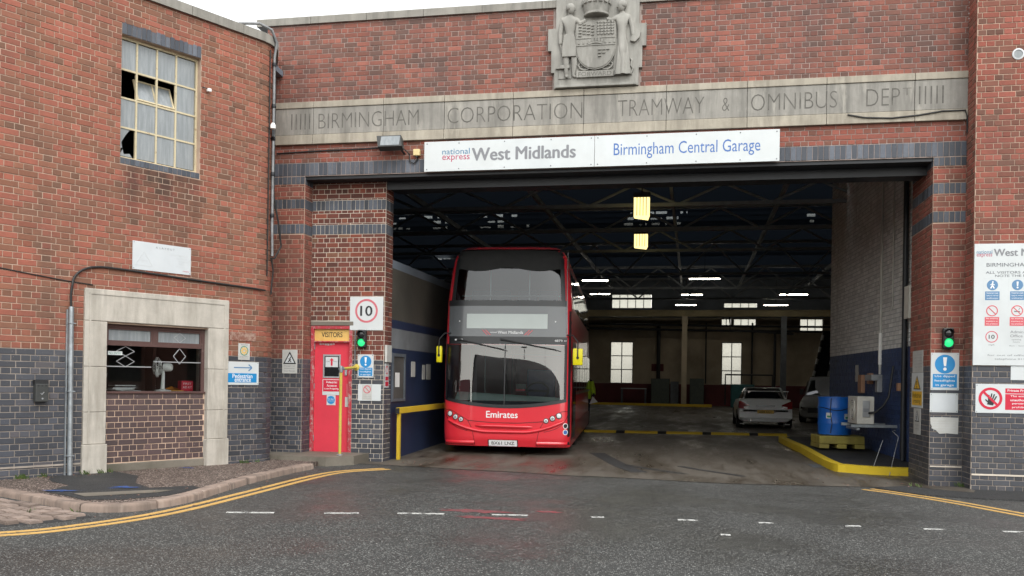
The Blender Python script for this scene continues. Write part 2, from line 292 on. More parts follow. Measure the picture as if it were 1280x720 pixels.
# ------------------------------------------------------------------ geometry helpers
WL = {}       # world location of every object built
class F:      # a frame: a plane with right / up / outward directions
    def __init__(s, o, r=(1, 0, 0), u=(0, 0, 1), n=None):
        s.o = Vector(o); s.r = Vector(r).normalized(); s.u = Vector(u).normalized(); s.n = Vector(n).normalized() if n else s.r.cross(s.u)
    def p(s, x, y, d=0.0): return s.o + s.r * x + s.u * y + s.n * d
    def at(s, x, y, d=0.0): return F(s.p(x, y, d), s.r, s.u, s.n)
WF = F((0, 0, 0), (1, 0, 0), (0, 1, 0), (0, 0, 1))
class MB:
    def __init__(s): s.v = []; s.f = []; s.mi = []; s.cur = 0
    def add(s, vs, fs):
        b = len(s.v); s.v += [tuple(v) for v in vs]; s.f += [tuple(b + i for i in f) for f in fs]; s.mi += [s.cur] * len(fs); return s
    def box(s, fr, x0, x1, y0, y1, d0, d1, bev=0.0):
        if bev <= 0:
            vs = [fr.p(x, y, d) for d in (d0, d1) for y in (y0, y1) for x in (x0, x1)]
            return s.add(vs, [(0, 2, 3, 1), (4, 5, 7, 6), (0, 1, 5, 4), (1, 3, 7, 5), (3, 2, 6, 7), (2, 0, 4, 6)])
        b = bev; bm = bmesh.new(); bmesh.ops.create_cube(bm, size=1)
        for v in bm.verts: v.co = Vector((x0 + (v.co.x + .5) * (x1 - x0), y0 + (v.co.y + .5) * (y1 - y0), d0 + (v.co.z + .5) * (d1 - d0)))
        bmesh.ops.bevel(bm, geom=bm.edges[:], offset=b, segments=2, affect='EDGES', profile=0.5)
        bm.verts.index_update(); vs = [fr.p(*v.co) for v in bm.verts]; fs = [tuple(v.index for v in f.verts) for f in bm.faces]; bm.free()
        return s.add(vs, fs)
    def wbox(s, x0, x1, y0, y1, z0, z1, bev=0.0): return s.box(WF, x0, x1, y0, y1, z0, z1, bev)
    def prism(s, fr, pts, d0, d1, back=True):
        n = len(pts); a = sum(pts[i][0] * pts[(i + 1) % n][1] - pts[(i + 1) % n][0] * pts[i][1] for i in range(n))
        if a < 0: pts = pts[::-1]
        vs = [fr.p(x, y, d0) for x, y in pts] + [fr.p(x, y, d1) for x, y in pts]
        fs = [tuple(range(n, 2 * n))] + [(i, (i + 1) % n, n + (i + 1) % n, n + i) for i in range(n)]
        if back: fs.append(tuple(range(n - 1, -1, -1)))
        return s.add(vs, fs)
    def sheet(s, fr, pts, d=0.0):
        n = len(pts); a = sum(pts[i][0] * pts[(i + 1) % n][1] - pts[(i + 1) % n][0] * pts[i][1] for i in range(n))
        if a < 0: pts = pts[::-1]
        return s.add([fr.p(x, y, d) for x, y in pts], [tuple(range(n))])
    def tube(s, path, r, seg=8, cap=True, radii=None):
        P = [Vector(p) for p in path]; n = len(P); vs = []; fs = []; up = None
        for i, p in enumerate(P):
            t = (P[min(i + 1, n - 1)] - P[max(i - 1, 0)]).normalized()
            if up is None: up = Vector((0, 0, 1)) if abs(t.z) < 0.9 else Vector((1, 0, 0))
            a = (up - t * up.dot(t)).normalized(); up = a; b = t.cross(a); rr = radii[i] if radii else r
            vs += [p + (a * math.cos(2 * math.pi * k / seg) + b * math.sin(2 * math.pi * k / seg)) * rr for k in range(seg)]
        for i in range(n - 1):
            for k in range(seg):
                fs.append((i * seg + k, i * seg + (k + 1) % seg, (i + 1) * seg + (k + 1) % seg, (i + 1) * seg + k))
        if cap: fs += [tuple(range(seg - 1, -1, -1)), tuple(range((n - 1) * seg, n * seg))]
        return s.add(vs, fs)
    def lathe(s, fr, prof, seg=20, cap=True):     # prof: (radius, depth along n)
        vs = []; fs = []; n = len(prof)
        for r, d in prof: vs += [fr.p(r * math.cos(2 * math.pi * k / seg), r * math.sin(2 * math.pi * k / seg), d) for k in range(seg)]
        for i in range(n - 1):
            for k in range(seg): fs.append((i * seg + k, i * seg + (k + 1) % seg, (i + 1) * seg + (k + 1) % seg, (i + 1) * seg + k))
        if cap: fs += [tuple(range(seg - 1, -1, -1)), tuple(range((n - 1) * seg, n * seg))]
        return s.add(vs, fs)
    def ring(s, fr, x, y, ro, ri, d0, d1, seg=28):
        f2 = fr.at(x, y); vs = []; fs = []
        for r, d in ((ro, d0), (ro, d1), (ri, d1), (ri, d0)): vs += [f2.p(r * math.cos(2 * math.pi * k / seg), r * math.sin(2 * math.pi * k / seg), d) for k in range(seg)]
        for i in range(3):
            for k in range(seg): fs.append((i * seg + k, i * seg + (k + 1) % seg, (i + 1) * seg + (k + 1) % seg, (i + 1) * seg + k))
        return s.add(vs, fs)
    def disc(s, fr, x, y, r, d0, d1, seg=28): return s.lathe(fr.at(x, y), [(r, d0), (r, d1)], seg)
    def grid(s, fn, nu, nv):
        vs = [fn(i / nu, j / nv) for j in range(nv + 1) for i in range(nu + 1)]; w = nu + 1
        return s.add(vs, [(j * w + i, j * w + i + 1, (j + 1) * w + i + 1, (j + 1) * w + i) for j in range(nv) for i in range(nu)])
    def band(s, fr, path, wd, d0, d1):       # a flat strip of width wd along a polyline in a frame
        P = [Vector((p[0], p[1])) for p in path]; L = []; Rr = []
        for i in range(len(P)):
            t = (P[min(i + 1, len(P) - 1)] - P[max(i - 1, 0)]).normalized(); nn = Vector((-t.y, t.x)) * wd / 2; L.append(P[i] + nn); Rr.append(P[i] - nn)
        n = len(P); vs = [fr.p(*q, d1) for q in L] + [fr.p(*q, d1) for q in Rr] + [fr.p(*q, d0) for q in L] + [fr.p(*q, d0) for q in Rr]; fs = []
        for i in range(n - 1): fs += [(n + i, n + i + 1, i + 1, i), (i, i + 1, 2 * n + i + 1, 2 * n + i), (3 * n + i, 3 * n + i + 1, n + i + 1, n + i)]
        return s.add(vs, fs)

def finish(me, mats, smooth):
    for m in (mats if isinstance(mats, (list, tuple)) else [mats]): me.materials.append(MATS[m])
    if smooth:
        me.polygons.foreach_set('use_smooth', [True] * len(me.polygons)); me.set_sharp_from_angle(angle=R(smooth if smooth > 1 else 35))
    me.update()
def link(name, data, parent=None, loc=(0, 0, 0)):
    o = bpy.data.objects.new(name, data); COL.objects.link(o); loc = Vector(loc)
    if parent is not None: o.parent = parent; o.location = loc - WL[parent.name]
    else: o.location = loc
    WL[o.name] = loc; return o
def tag(o, label=None, cat=None, group=None, kind=None):
    if label: o['label'] = label
    if cat: o['category'] = cat
    if group: o['group'] = group
    if kind: o['kind'] = kind
    return o
def build(mb, name, mat, parent=None, smooth=0, flip=True):
    V = np.array([tuple(v) for v in mb.v], dtype=float); lo, hi = V.min(0), V.max(0)
    c = Vector(((lo[0] + hi[0]) / 2, (lo[1] + hi[1]) / 2, lo[2])); V -= np.array(c)
    me = bpy.data.meshes.new(name); me.from_pydata(V.tolist(), [], mb.f)
    finish(me, mat, smooth)
    if isinstance(mat, (list, tuple)): me.polygons.foreach_set('material_index', mb.mi)
    return link(name, me, parent, c)
def empty(name, loc, label, cat, group=None):
    return tag(link(name, None, None, loc), label, cat, group)
def fixn(o):
    bm = bmesh.new(); bm.from_mesh(o.data); bmesh.ops.recalc_face_normals(bm, faces=bm.faces[:]); bm.to_mesh(o.data); bm.free(); return o
_T = {}
def text2d(s, bold):
    if (s, bold) in _T: return _T[(s, bold)]
    cu = bpy.data.curves.new('t', 'FONT'); cu.body = s; cu.size = 1.0; cu.offset = bold; cu.resolution_u = 3; cu.fill_mode = 'FRONT'
    ob = bpy.data.objects.new('t', cu); COL.objects.link(ob); dg = bpy.context.evaluated_depsgraph_get(); me = ob.evaluated_get(dg).to_mesh()
    V = [(v.co.x, v.co.y) for v in me.vertices]; Fs = [tuple(p.vertices) for p in me.polygons]
    ob.evaluated_get(dg).to_mesh_clear(); bpy.data.objects.remove(ob); bpy.data.curves.remove(cu); _T[(s, bold)] = (V, Fs); return V, Fs
def text(parent, fr, s, x0, x1, y0, y1, mat, d=0.004, bold=0.0, name='lettering', mb=None):
    bold_ = bold; V, Fs = text2d(s, min(bold, 0.0))
    if not V: return
    a = np.array(V); lo, hi = a.min(0), a.max(0); sc = (np.array([x1 - x0, y1 - y0])) / (hi - lo)
    own = mb is None; mb = mb or MB()
    for k, (ox, oy) in enumerate(((0, 0),) if bold_ <= 0 else ((0, 0), (-1, 0), (1, 0), (0, -.6), (0, .6))):
        mb.add([fr.p(x0 + (p[0] - lo[0]) * sc[0] + ox * bold_ * sc[1], y0 + (p[1] - lo[1]) * sc[1] + oy * bold_ * sc[1], d + k * 0.00015) for p in V], Fs)
    return build(mb, name, mat, parent) if own else mb
def skin_mesh(pts, edges, radii, sub=2):
    me = bpy.data.meshes.new('skin'); me.from_pydata([tuple(p) for p in pts], edges, []); ob = bpy.data.objects.new('skin', me); COL.objects.link(ob)
    md = ob.modifiers.new('s', 'SKIN')
    for i, r in enumerate(radii):
        sv = me.skin_vertices[0].data[i]; sv.radius = (r, r) if isinstance(r, (int, float)) else r
    me.skin_vertices[0].data[0].use_root = True
    md2 = ob.modifiers.new('u', 'SUBSURF'); md2.levels = sub; md2.render_levels = sub
    dg = bpy.context.evaluated_depsgraph_get(); ev = ob.evaluated_get(dg).to_mesh()
    V = [tuple(v.co) for v in ev.vertices]; Fs = [tuple(p.vertices) for p in ev.polygons]
    ob.evaluated_get(dg).to_mesh_clear(); bpy.data.objects.remove(ob); return V, Fs
def arc(cx, cy, r, a0, a1, n): return [(cx + r * math.cos(R(a0 + (a1 - a0) * i / n)), cy + r * math.sin(R(a0 + (a1 - a0) * i / n))) for i in range(n + 1)]

# ------------------------------------------------------------------ brickwork
class Path:                     # a wall line in plan: straight or with a rounded end
    def __init__(s, pts):
        s.p = [Vector(q) for q in pts]; s.s = [0.0]
        for a, b in zip(s.p, s.p[1:]): s.s.append(s.s[-1] + (b - a).length)
        s.len = s.s[-1]
    def at(s, t):
        i = 0
        while i < len(s.p) - 2 and t > s.s[i + 1]: i += 1
        d = (s.p[i + 1] - s.p[i]).normalized(); return s.p[i] + d * (t - s.s[i]), d
BV = {}
def brick_local(w, h, tone, depth=0.03, proud=0.007, b=0.004):
    x, z = w / 2, h / 2
    vs = [(-x, depth, -z), (x, depth, -z), (x, depth, z), (-x, depth, z), (-x, -proud + b, -z), (x, -proud + b, -z), (x, -proud + b, z), (-x, -proud + b, z),
          (-x + b, -proud, -z + b), (x - b, -proud, -z + b), (x - b, -proud, z - b), (-x + b, -proud, z - b)]
    fs = [(8, 9, 10, 11), (4, 5, 9, 8), (5, 6, 10, 9), (6, 7, 11, 10), (7, 4, 8, 11), (0, 1, 5, 4), (1, 2, 6, 5), (2, 3, 7, 6), (3, 0, 4, 7)]
    return vs, fs
def brick_mesh(w, h, mat, k):
    key = (round(w, 2), round(h, 3), mat, k)
    if key not in BV:
        vs, fs = brick_local(w, h, None); me = bpy.data.meshes.new('brick'); me.from_pydata(vs, [], fs); me.materials.append(MATS[mat])
        at = me.attributes.new('tone', 'FLOAT_COLOR', 'POINT'); t = (random.random(), random.random(), 0, 1); at.data.foreach_set('color', list(t) * len(vs)); BV[key] = me
    return BV[key]
def subtract(a, b, holes):
    iv = [(a, b)]
    for h0, h1 in holes:
        nx = []
        for p, q in iv:
            if h1 <= p or h0 >= q: nx.append((p, q)); continue
            if h0 > p: nx.append((p, h0))
            if h1 < q: nx.append((h1, q))
        iv = nx
    return iv
def lay(path, s0, s1, z0, z1, matf, holes=(), L=0.238, c=0.0857, j=0.010, phase=0.0, zref=0.0, bands=()):
    """English bond; returns bricks (s, z, w, h, material). bands: (z0, z1) soldier courses in blue."""
    out = []; segs = []; z = z0
    for b0, b1 in sorted(bands):
        if b0 > z: segs.append((z, b0, False))
        segs.append((b0, b1, True)); z = b1
    if z < z1: segs.append((z, z1, False))
    for a, b, sol in segs:
        if sol:
            w = 0.081; mid = (a + b) / 2
            for p, q in subtract(s0, s1, [(h[0], h[1]) for h in holes if h[2] < mid < h[3]]):
                n = max(1, round((q - p) / w)); ww = (q - p) / n
                for i in range(n): out.append((p + (i + .5) * ww, mid, ww - 0.007, b - a - 0.008, 'brick_soldier'))
            continue
        i0 = math.floor((a - zref) / c + 1e-6); i1 = math.ceil((b - zref) / c - 1e-6)
        for i in range(i0, i1):
            za = max(a, zref + i * c); zb = min(b, zref + (i + 1) * c)
            if zb - za < 0.025: continue
            mid = (za + zb) / 2; head = i % 2 == 0; bw = L / 2 if head else L; off = phase + (L / 4 if head else 0)
            for p, q in subtract(s0, s1, [(h[0], h[1]) for h in holes if h[2] < mid < h[3]]):
                k0 = math.floor((p - off) / bw)
                for k in range(k0, math.ceil((q - off) / bw)):
                    x0 = max(p, off + k * bw); x1 = min(q, off + (k + 1) * bw)
                    if x1 - x0 < 0.03: continue
                    m = matf((x0 + x1) / 2, mid)
                    if m: out.append(((x0 + x1) / 2, mid, x1 - x0 - j, zb - za - j, m))
    return out
def place_bricks(wall, path, bricks, n_ind, name='brick'):
    """the n_ind bricks that show largest become objects under the wall, the others one mesh"""
    rec = []
    for (s, z, w, h, m) in bricks:
        p, d = path.at(s); q = px((p.x, p.y, z)); inside = -5 < q[0] < 1285 and -5 < q[1] < 725
        rec.append((-(w * h / (q[2] * q[2])) if inside else 1.0, s, z, w, h, m, p, d))
    order = sorted(range(len(rec)), key=lambda i: rec[i][0]); ind = set(i for i in order[:n_ind] if rec[i][0] < 0)
    mats = sorted(set(r[5] for r in rec)); V = []; Fc = []; MI = []; T = []
    for i, (_, s, z, w, h, m, p, d) in enumerate(rec):
        ang = math.atan2(d.y, d.x)
        if i in ind:
            me = brick_mesh(w, h, m, random.randrange(14)); o = bpy.data.objects.new(name, me); COL.objects.link(o); o.parent = wall
            jit = random.uniform(-0.0025, 0.0025); o.location = Vector((p.x - d.y * jit, p.y + d.x * jit, z)) - WL[wall.name]; o.rotation_euler = (random.uniform(-.008, .008), random.uniform(-.006, .006), ang)
        else:
            vs, fs = brick_local(w, h, None); ca, sa = math.cos(ang), math.sin(ang); jit = random.uniform(-0.0025, 0.0025); tl = random.uniform(-.006, .006); b = len(V)
            V += [(p.x + (x + tl * 0) * ca - (y + jit) * sa, p.y + x * sa + (y + jit) * ca, z + zz + tl * x) for x, y, zz in vs]
            Fc += [tuple(b + k for k in f) for f in fs]; MI += [mats.index(m)] * len(fs); t = (random.random(), random.random(), 0, 1); T += list(t) * len(vs)
    if V:
        W = WL[wall.name]; V = (np.array(V) - np.array(W)).tolist(); me = bpy.data.meshes.new('brickwork'); me.from_pydata(V, [], Fc)
        for m in mats: me.materials.append(MATS[m])
        me.polygons.foreach_set('material_index', MI); at = me.attributes.new('tone', 'FLOAT_COLOR', 'POINT'); at.data.foreach_set('color', T)
        o = bpy.data.objects.new('brickwork', me); COL.objects.link(o); o.parent = wall; o['kind'] = 'stuff'
def backing(mb, path, s0, s1, z0, z1, thick, holes=(), step=None):
    """mortar body with real openings"""
    S = sorted(set([s0, s1] + [x for h in holes for x in h[:2] if s0 < x < s1] + ([x for x in path.s if s0 < x < s1] if len(path.p) > 2 else [])))
    Z = sorted(set([z0, z1] + [x for h in holes for x in h[2:] if z0 < x < z1]))
    for a, b in zip(S, S[1:]):
        for c, d in zip(Z, Z[1:]):
            ms, mz = (a + b) / 2, (c + d) / 2
            if any(h[0] < ms < h[1] and h[2] < mz < h[3] for h in holes): continue
            p, t = path.at(a + 1e-6); q, _ = path.at(b - 1e-6); n = Vector((-t.y, t.x)) * thick
            vs = [(p.x, p.y, c), (q.x, q.y, c), (q.x, q.y, d), (p.x, p.y, d), (p.x + n.x, p.y + n.y, c), (q.x + n.x, q.y + n.y, c), (q.x + n.x, q.y + n.y, d), (p.x + n.x, p.y + n.y, d)]
            mb.add(vs, [(0, 1, 2, 3), (5, 4, 7, 6), (1, 5, 6, 2), (4, 0, 3, 7), (3, 2, 6, 7), (4, 5, 1, 0)])

# ================================================================== THE SETTING
def G(x, y=0): return -0.0055 * (max(-9.0, min(8.0, x)) + 5.0)
def RAMP(y): return 0.10 * max(0.0, min(1.0, (y - 1.2) / 3.8)) + 0.20 * max(0.0, min(1.0, (y - 19.0) / 14.0))
def FL(x, y): return G(x) + 0.006 + RAMP(y)
mb = MB(); mb.wbox(-400, 400, -400, 400, -0.6, -0.25); tag(build(mb, 'ground', 'asphalt'), kind='structure')
xs = [-160, -40, -16, -9, -4, 0, 4, 8, 16, 40, 160]; ys = [-160, -60, -30, -20, -12, -8, -4, -1, 2.0]
mb = MB(); mb.add([(x, y, G(x)) for y in ys for x in xs], [(j * len(xs) + i, j * len(xs) + i + 1, (j + 1) * len(xs) + i + 1, (j + 1) * len(xs) + i) for j in range(len(ys) - 1) for i in range(len(xs) - 1)])
road = tag(build(mb, 'road', 'asphalt'), kind='structure')
# garage floor: concrete ramp with an uneven front edge against the asphalt
xe = [-5.9, -5.45, -5.0, -4.4, -3.8, -3.0, -2.4, -2.05, -1.5, -0.8, 0.0, 0.6, 1.2, 2.0, 2.7, 3.2, 3.75]
ye = [-0.10, -0.16, -0.22, -0.30, -0.40, -0.46, -0.58, -0.72, -0.66, -0.74, -0.86, -0.90, -0.80, -0.70, -0.55, -0.35, -0.22]
rows = [[(x, y, G(x) + 0.007) for x, y in zip(xe, ye)]] + [[(x, y, FL(x, y)) for x in xe] for y in (0.4, 1.2, 5.0)]
mb = MB(); w = len(xe)
mb.add([p for r in rows for p in r], [(j * w + i, j * w + i + 1, (j + 1) * w + i + 1, (j + 1) * w + i) for j in range(3) for i in range(w - 1)])
hx = [-20, -5.9, 3.75, 12]
mb.add([(x, y, FL(x, y) - (0.0 if y > 4 else 0.004)) for y in (0.5, 1.2, 5.0, 19.0, 33.0, 38) for x in hx], [(j * 4 + i, j * 4 + i + 1, (j + 1) * 4 + i + 1, (j + 1) * 4 + i) for j in range(5) for i in range(3) if not (j < 2 and i == 1)])
floor = tag(build(mb, 'garage_floor', 'floor_concrete'), kind='structure')
GF = lambda x, y, d=0: Vector((x, y, G(x) + d))
class Ground(F):
    def __init__(s): pass
    def p(s, x, y, d=0.0): return Vector((x, y, FL(x, y) + d if y > 0.3 else G(x) + d))
GR = Ground()
def smooth_path(pts, n=6):
    out = []; P = [Vector(p) for p in pts]; P = [P[0] * 2 - P[1]] + P + [P[-1] * 2 - P[-2]]
    for i in range(1, len(P) - 2):
        for k in range(n):
            t = k / n; a, b, c, d = P[i - 1:i + 3]
            out.append(0.5 * ((2 * b) + (c - a) * t + (2 * a - 5 * b + 4 * c - d) * t * t + (3 * b - a - 3 * c + d) * t ** 3))
    out.append(P[-2]); return out
def offset(path, d):
    o = []
    for i in range(len(path)):
        t = (path[min(i + 1, len(path) - 1)] - path[max(i - 1, 0)]).normalized(); o.append(path[i] + Vector((-t.y, t.x)) * d)
    return o
yl = smooth_path([(-9.5, -10.2), (-7.6, -8.75), (-6.33, -7.86), (-5.93, -7.22), (-5.68, -6.2), (-5.66, -4.4), (-5.68, -2.5), (-5.55, -1.45), (-5.05, -0.72)])
for k in (0, 0.17):
    p = offset(yl, -k); mb = MB(); mb.band(GR, [tuple(q) for q in p], 0.085, -0.01, 0.005); build(mb, 'yellow_line', 'paint_yellow_line', road)
yr = smooth_path([(2.52, -0.92), (2.9, -1.35), (3.4, -2.1), (3.95, -3.2), (4.9, -5.0), (6.5, -8.2)])
for k in (0, 0.19):
    p = offset(yr, k)[(0 if k else 0):]; mb = MB(); mb.band(GR, [tuple(q) for q in p], 0.08, -0.01, 0.005); build(mb, 'yellow_line', 'paint_yellow_line', road)
for a, b in [((-5.02, -6.02), (-4.52, -5.88)), ((-4.0, -5.72), (-3.64, -5.60)), ((-3.23, -5.47), (-2.72, -5.34)), ((-2.2, -5.22), (-1.80, -5.14)), ((-1.10, -5.02), (-0.96, -4.98)), ((-0.14, -4.91), (0.08, -4.88)), ((0.74, -4.83), (0.90, -4.81)), ((1.66, -4.74), (1.83, -4.72)), ((2.48, -4.69), (2.72, -4.66)), ((3.3, -4.59), (3.9, -4.52)), ((0.30, -5.79), (0.40, -5.78))]:
    mb = MB(); mb.band(GR, [a, b], 0.062, -0.01, 0.0046); build(mb, 'white_dash', 'paint_white_line', road)
def blob(cx, cy, rx, ry, n=22, j=0.25, ang=0.0):
    o = []
    for k in range(n):
        t = 2 * math.pi * k / n; r = 1 + random.uniform(-j, j); x, y = rx * r * math.cos(t), ry * r * math.sin(t)
        o.append((cx + x * math.cos(ang) - y * math.sin(ang), cy + x * math.sin(ang) + y * math.cos(ang)))
    return o
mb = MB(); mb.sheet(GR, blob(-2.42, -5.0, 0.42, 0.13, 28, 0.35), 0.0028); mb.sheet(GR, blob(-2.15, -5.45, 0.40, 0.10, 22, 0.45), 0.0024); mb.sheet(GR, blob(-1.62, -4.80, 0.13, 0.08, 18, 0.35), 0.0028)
build(mb, 'red_patch', 'red_blotch', road)  # irregular red patches lying flat on the road
# oil and tyre tracks on the concrete, drain cover, yellow floor lines
for pth, wd in [([(-1.2, 1.5), (0.0, 0.2), (0.9, -0.55)], 0.16), ([(-0.2, 1.6), (0.7, 0.5), (1.5, -0.55)], 0.13), ([(-1.9, 3.4), (-1.2, 1.2), (-0.6, -0.3)], 0.3)]:
    mb = MB(); mb.band(GR, [tuple(q) for q in smooth_path(pth, 8)], wd, -0.004, 0.004); build(mb, 'tyre_track', 'tarmac_patch', floor)
mb = MB(); mb.sheet(GR, [(2.2, 2.2), (2.95, 2.35), (2.9, 2.9), (2.15, 2.75)], 0.005); build(mb, 'drain_cover', 'steel_dark', floor)

# pavement on the left: tarmac with kerb stones round the corner, setts in the gutter
kp = smooth_path([(-9.05, -5.42), (-8.0, -5.80), (-7.3, -6.12), (-6.75, -6.42), (-6.4, -6.50), (-6.05, -6.40), (-5.86, -6.05), (-5.80, -5.4), (-5.92, -4.4), (-6.04, -3.4), (-6.08, -2.2), (-6.06, -1.25)], 8)
PV = 0.085
class Pave(F):
    def __init__(s): pass
    def p(s, x, y, d=0.0): return Vector((x, y, PV + d))
PG = Pave()
inner = offset(kp, 0.19)
poly = [tuple(q) for q in inner] + [(-6.06, 0.3), (-7.7, 0.3), (-7.2, -1.0), (-9.2, -5.15)]
mb = MB(); mb.prism(PG, poly, -0.4, 0.0); pavement = tag(build(mb, 'pavement', 'tarmac_pavement'), kind='structure')
acc = [0.0]
for a, b in zip(kp, kp[1:]): acc.append(acc[-1] + (b - a).length)
def kat(s, off):
    i = 0
    while i < len(kp) - 2 and acc[i + 1] < s: i += 1
    t = (kp[i + 1] - kp[i]); q = kp[i] + t * ((s - acc[i]) / t.length); n = Vector((-t.y, t.x)).normalized(); return q + n * off
s = 0.0
while s < acc[-1] - 0.05:
    e = min(acc[-1], s + random.uniform(0.62, 0.95)); k = 4; ss = [s + 0.008 + (e - s - 0.016) * i / k for i in range(k + 1)]; dz = random.uniform(-0.008, 0.008)
    prof = [(0.0, -0.25), (0.008, PV - 0.022), (0.018, PV + 0.002), (0.034, PV + 0.010), (0.10, PV + 0.010), (0.18, PV + 0.008), (0.185, -0.25)]
    vs = []; fs = []; m = len(prof)
    for q in ss:
        wob = random.uniform(-0.006, 0.006)
        for o_, z in prof: p = kat(q, o_ + (wob if o_ < 0.02 else 0)); vs.append((p.x, p.y, z + (dz if z > 0 else 0) + (random.uniform(-.003, .003) if z > 0 else 0)))
    for i in range(k):
        for j in range(m - 1): fs.append((i * m + j, i * m + j + 1, (i + 1) * m + j + 1, (i + 1) * m + j))
    fs += [tuple(range(m)), tuple(range(k * m + m - 1, k * m - 1, -1))]
    mb = MB(); mb.add(vs, fs); fixn(build(mb, 'kerb_stone', 'stone_kerb', pavement, smooth=40)); s = e
mb = MB(); mb.sheet(PG, [(-8.85, -4.05), (-8.3, -3.3), (-7.6, -3.75), (-7.15, -4.5), (-6.65, -4.95), (-6.3, -4.55), (-6.08, -4.75), (-6.02, -5.5), (-6.3, -6.0), (-6.7, -6.15), (-7.1, -5.9), (-7.6, -5.65), (-7.75, -5.0), (-8.2, -4.75)], 0.004); build(mb, 'tarmac_patch', 'tarmac_patch', pavement)
mb = MB(); mb.sheet(PG, [(-7.15, -5.72), (-6.85, -5.92), (-6.3, -5.35), (-6.25, -5.05), (-6.5, -5.15)], 0.008); build(mb, 'concrete_strip', 'step_concrete', pavement)
for cx, cy, sc in [(-7.42, -5.55, 1.0), (-6.98, -4.98, 1.1), (-8.62, -3.75, 0.8), (-7.55, -2.55, 0.6)]:
    mb = MB()
    for k in range(4): mb.sheet(PG, blob(cx + random.uniform(-.12, .12) * sc, cy + random.uniform(-.08, .08) * sc, 0.13 * sc, 0.03 * sc, 12, 0.4, random.uniform(-.5, 1.0)), 0.0095 + k * 0.0008)
    build(mb, 'blue_spray_mark', 'paint_blue_spray', pavement)
mb = MB(); mb.sheet(GR, [(-10.2, -5.9), (-9.1, -5.55), (-6.4, -6.62), (-6.12, -6.75), (-6.25, -7.2), (-6.9, -8.0), (-8.2, -8.9), (-10.5, -8.9)], 0.002); gut = tag(build(mb, 'cobbled_gutter', 'tarmac_patch'), kind='structure')
KV = []
for k in range(8):
    bm = bmesh.new(); bmesh.ops.create_cube(bm, size=1)
    for v in bm.verts: v.co = Vector((v.co.x * 0.20 + random.uniform(-.013, .013), v.co.y * 0.138 + random.uniform(-.010, .010), v.co.z * 0.1))
    bmesh.ops.bevel(bm, geom=[e for e in bm.edges if e.verts[0].co.z > 0 and e.verts[1].co.z > 0] + [e for e in bm.edges if abs(e.verts[0].co.z - e.verts[1].co.z) > .05], offset=0.011, segments=2, affect='EDGES')
    me = bpy.data.meshes.new('sett'); bm.to_mesh(me); bm.free(); finish(me, 'stone_sett', 40); KV.append(me)
def inpoly(x, y, P):
    c = False; n = len(P)
    for i in range(n):
        (x1, y1), (x2, y2) = P[i], P[(i + 1) % n]
        if (y1 > y) != (y2 > y) and x < (x2 - x1) * (y - y1) / (y2 - y1) + x1: c = not c
    return c
gp = [(-9.3, -5.55), (-8.0, -5.98), (-7.3, -6.27), (-6.75, -6.57), (-6.35, -6.66), (-6.2, -6.85), (-6.42, -7.25), (-6.75, -7.7), (-7.5, -8.3), (-8.5, -8.5), (-9.5, -8.0)]
ga = R(-24)
for r in range(-32, 32):
    for c_ in range(-22, 22):
        u = c_ * 0.232 + (0.112 if r % 2 else 0); v = r * 0.172; x = -7.7 + u * math.cos(ga) - v * math.sin(ga); y = -6.9 + u * math.sin(ga) + v * math.cos(ga)
        q = px((x, y, 0))
        if inpoly(x, y, gp) and q[0] > -60:
            o = bpy.data.objects.new('sett', random.choice(KV)); COL.objects.link(o); o.parent = gut; o.location = Vector((x, y, G(x) - 0.018 + random.uniform(-.008, .008))) - WL[gut.name]; o.rotation_euler = (random.uniform(-.03, .03), random.uniform(-.03, .03), ga + random.uniform(-.05, .05))
# apron strip by the right pier
mb = MB(); mb.prism(GR, [(3.3, -0.25), (2.72, -0.75), (3.25, -1.45), (4.0, -1.6), (9, -1.6), (9, -0.2), (3.7, -0.2)], -0.3, 0.02); apron = tag(build(mb, 'pavement_apron', 'tarmac_patch'), kind='structure')
mb = MB(); mb.prism(GR, [(3.3, -0.28), (3.55, -0.62), (4.05, -0.9), (4.15, -0.62), (4.1, -0.2), (3.7, -0.2)], 0.0, 0.026); build(mb, 'concrete_strip', 'floor_concrete', apron)

# ================================================================== OFFICE BUILDING (left wing with the rounded corner)
LF = F(LW_P, LW_D, (0, 0, 1), LW_N)
S0 = -6.6; SA = 0.27; RA = 0.60
pts = [LW_P + LW_D * S0, LW_P + LW_D * SA]; cen = pts[1] - LW_N * RA
for k in range(1, 10):
    a = LW_A + (R(117) - LW_A) * k / 9; pts.append(cen + Vector((math.sin(a), -math.cos(a), 0)) * RA)
e = pts[-1]; a = R(117); t_ = (0.05 - e.y) / math.sin(a); pts.append(e + Vector((math.cos(a), math.sin(a), 0)) * t_)
LP = Path([(p.x, p.y) for p in pts]); so_ = -S0      # path s = wall s + so_
office = empty('office_building', (-8.2, -2.6, 0), 'red and blue brick office wing with rounded corner and stone-framed service window', 'building')
win_h = (-2.12 + so_, -0.825 + so_, 4.68, 6.48); ser_h = (-2.62 + so_, -0.27 + so_, -0.2, 2.725)
holes = [win_h, ser_h]
mb = MB(); backing(mb, LP, 0, LP.len, -0.3, 7.10, 0.30, [win_h, (-2.29 + so_, -0.64 + so_, 0.0, 2.24)])
wall = build(mb, 'wall', 'mortar_two', office)
def lmat(s, z): return 'brick_blue' if z < 1.835 else 'brick_red'
lholes = [(win_h[0] - 0.0, win_h[1] + 0.0, 4.585, 6.665), ser_h]
br = lay(LP, 0.6, LP.len, 0.0, 7.10, lmat, lholes, L=0.252, phase=0.05, zref=1.835 - 22 * 0.0857)
place_bricks(wall, LP, br, 260)
# plinth course of render at the bottom
mb = MB(); mb.box(LF, -6.0, -2.63, 0.225, 0.25, 0.0, 0.012); build(mb, 'mortar_ledge', 'mortar_two', office)
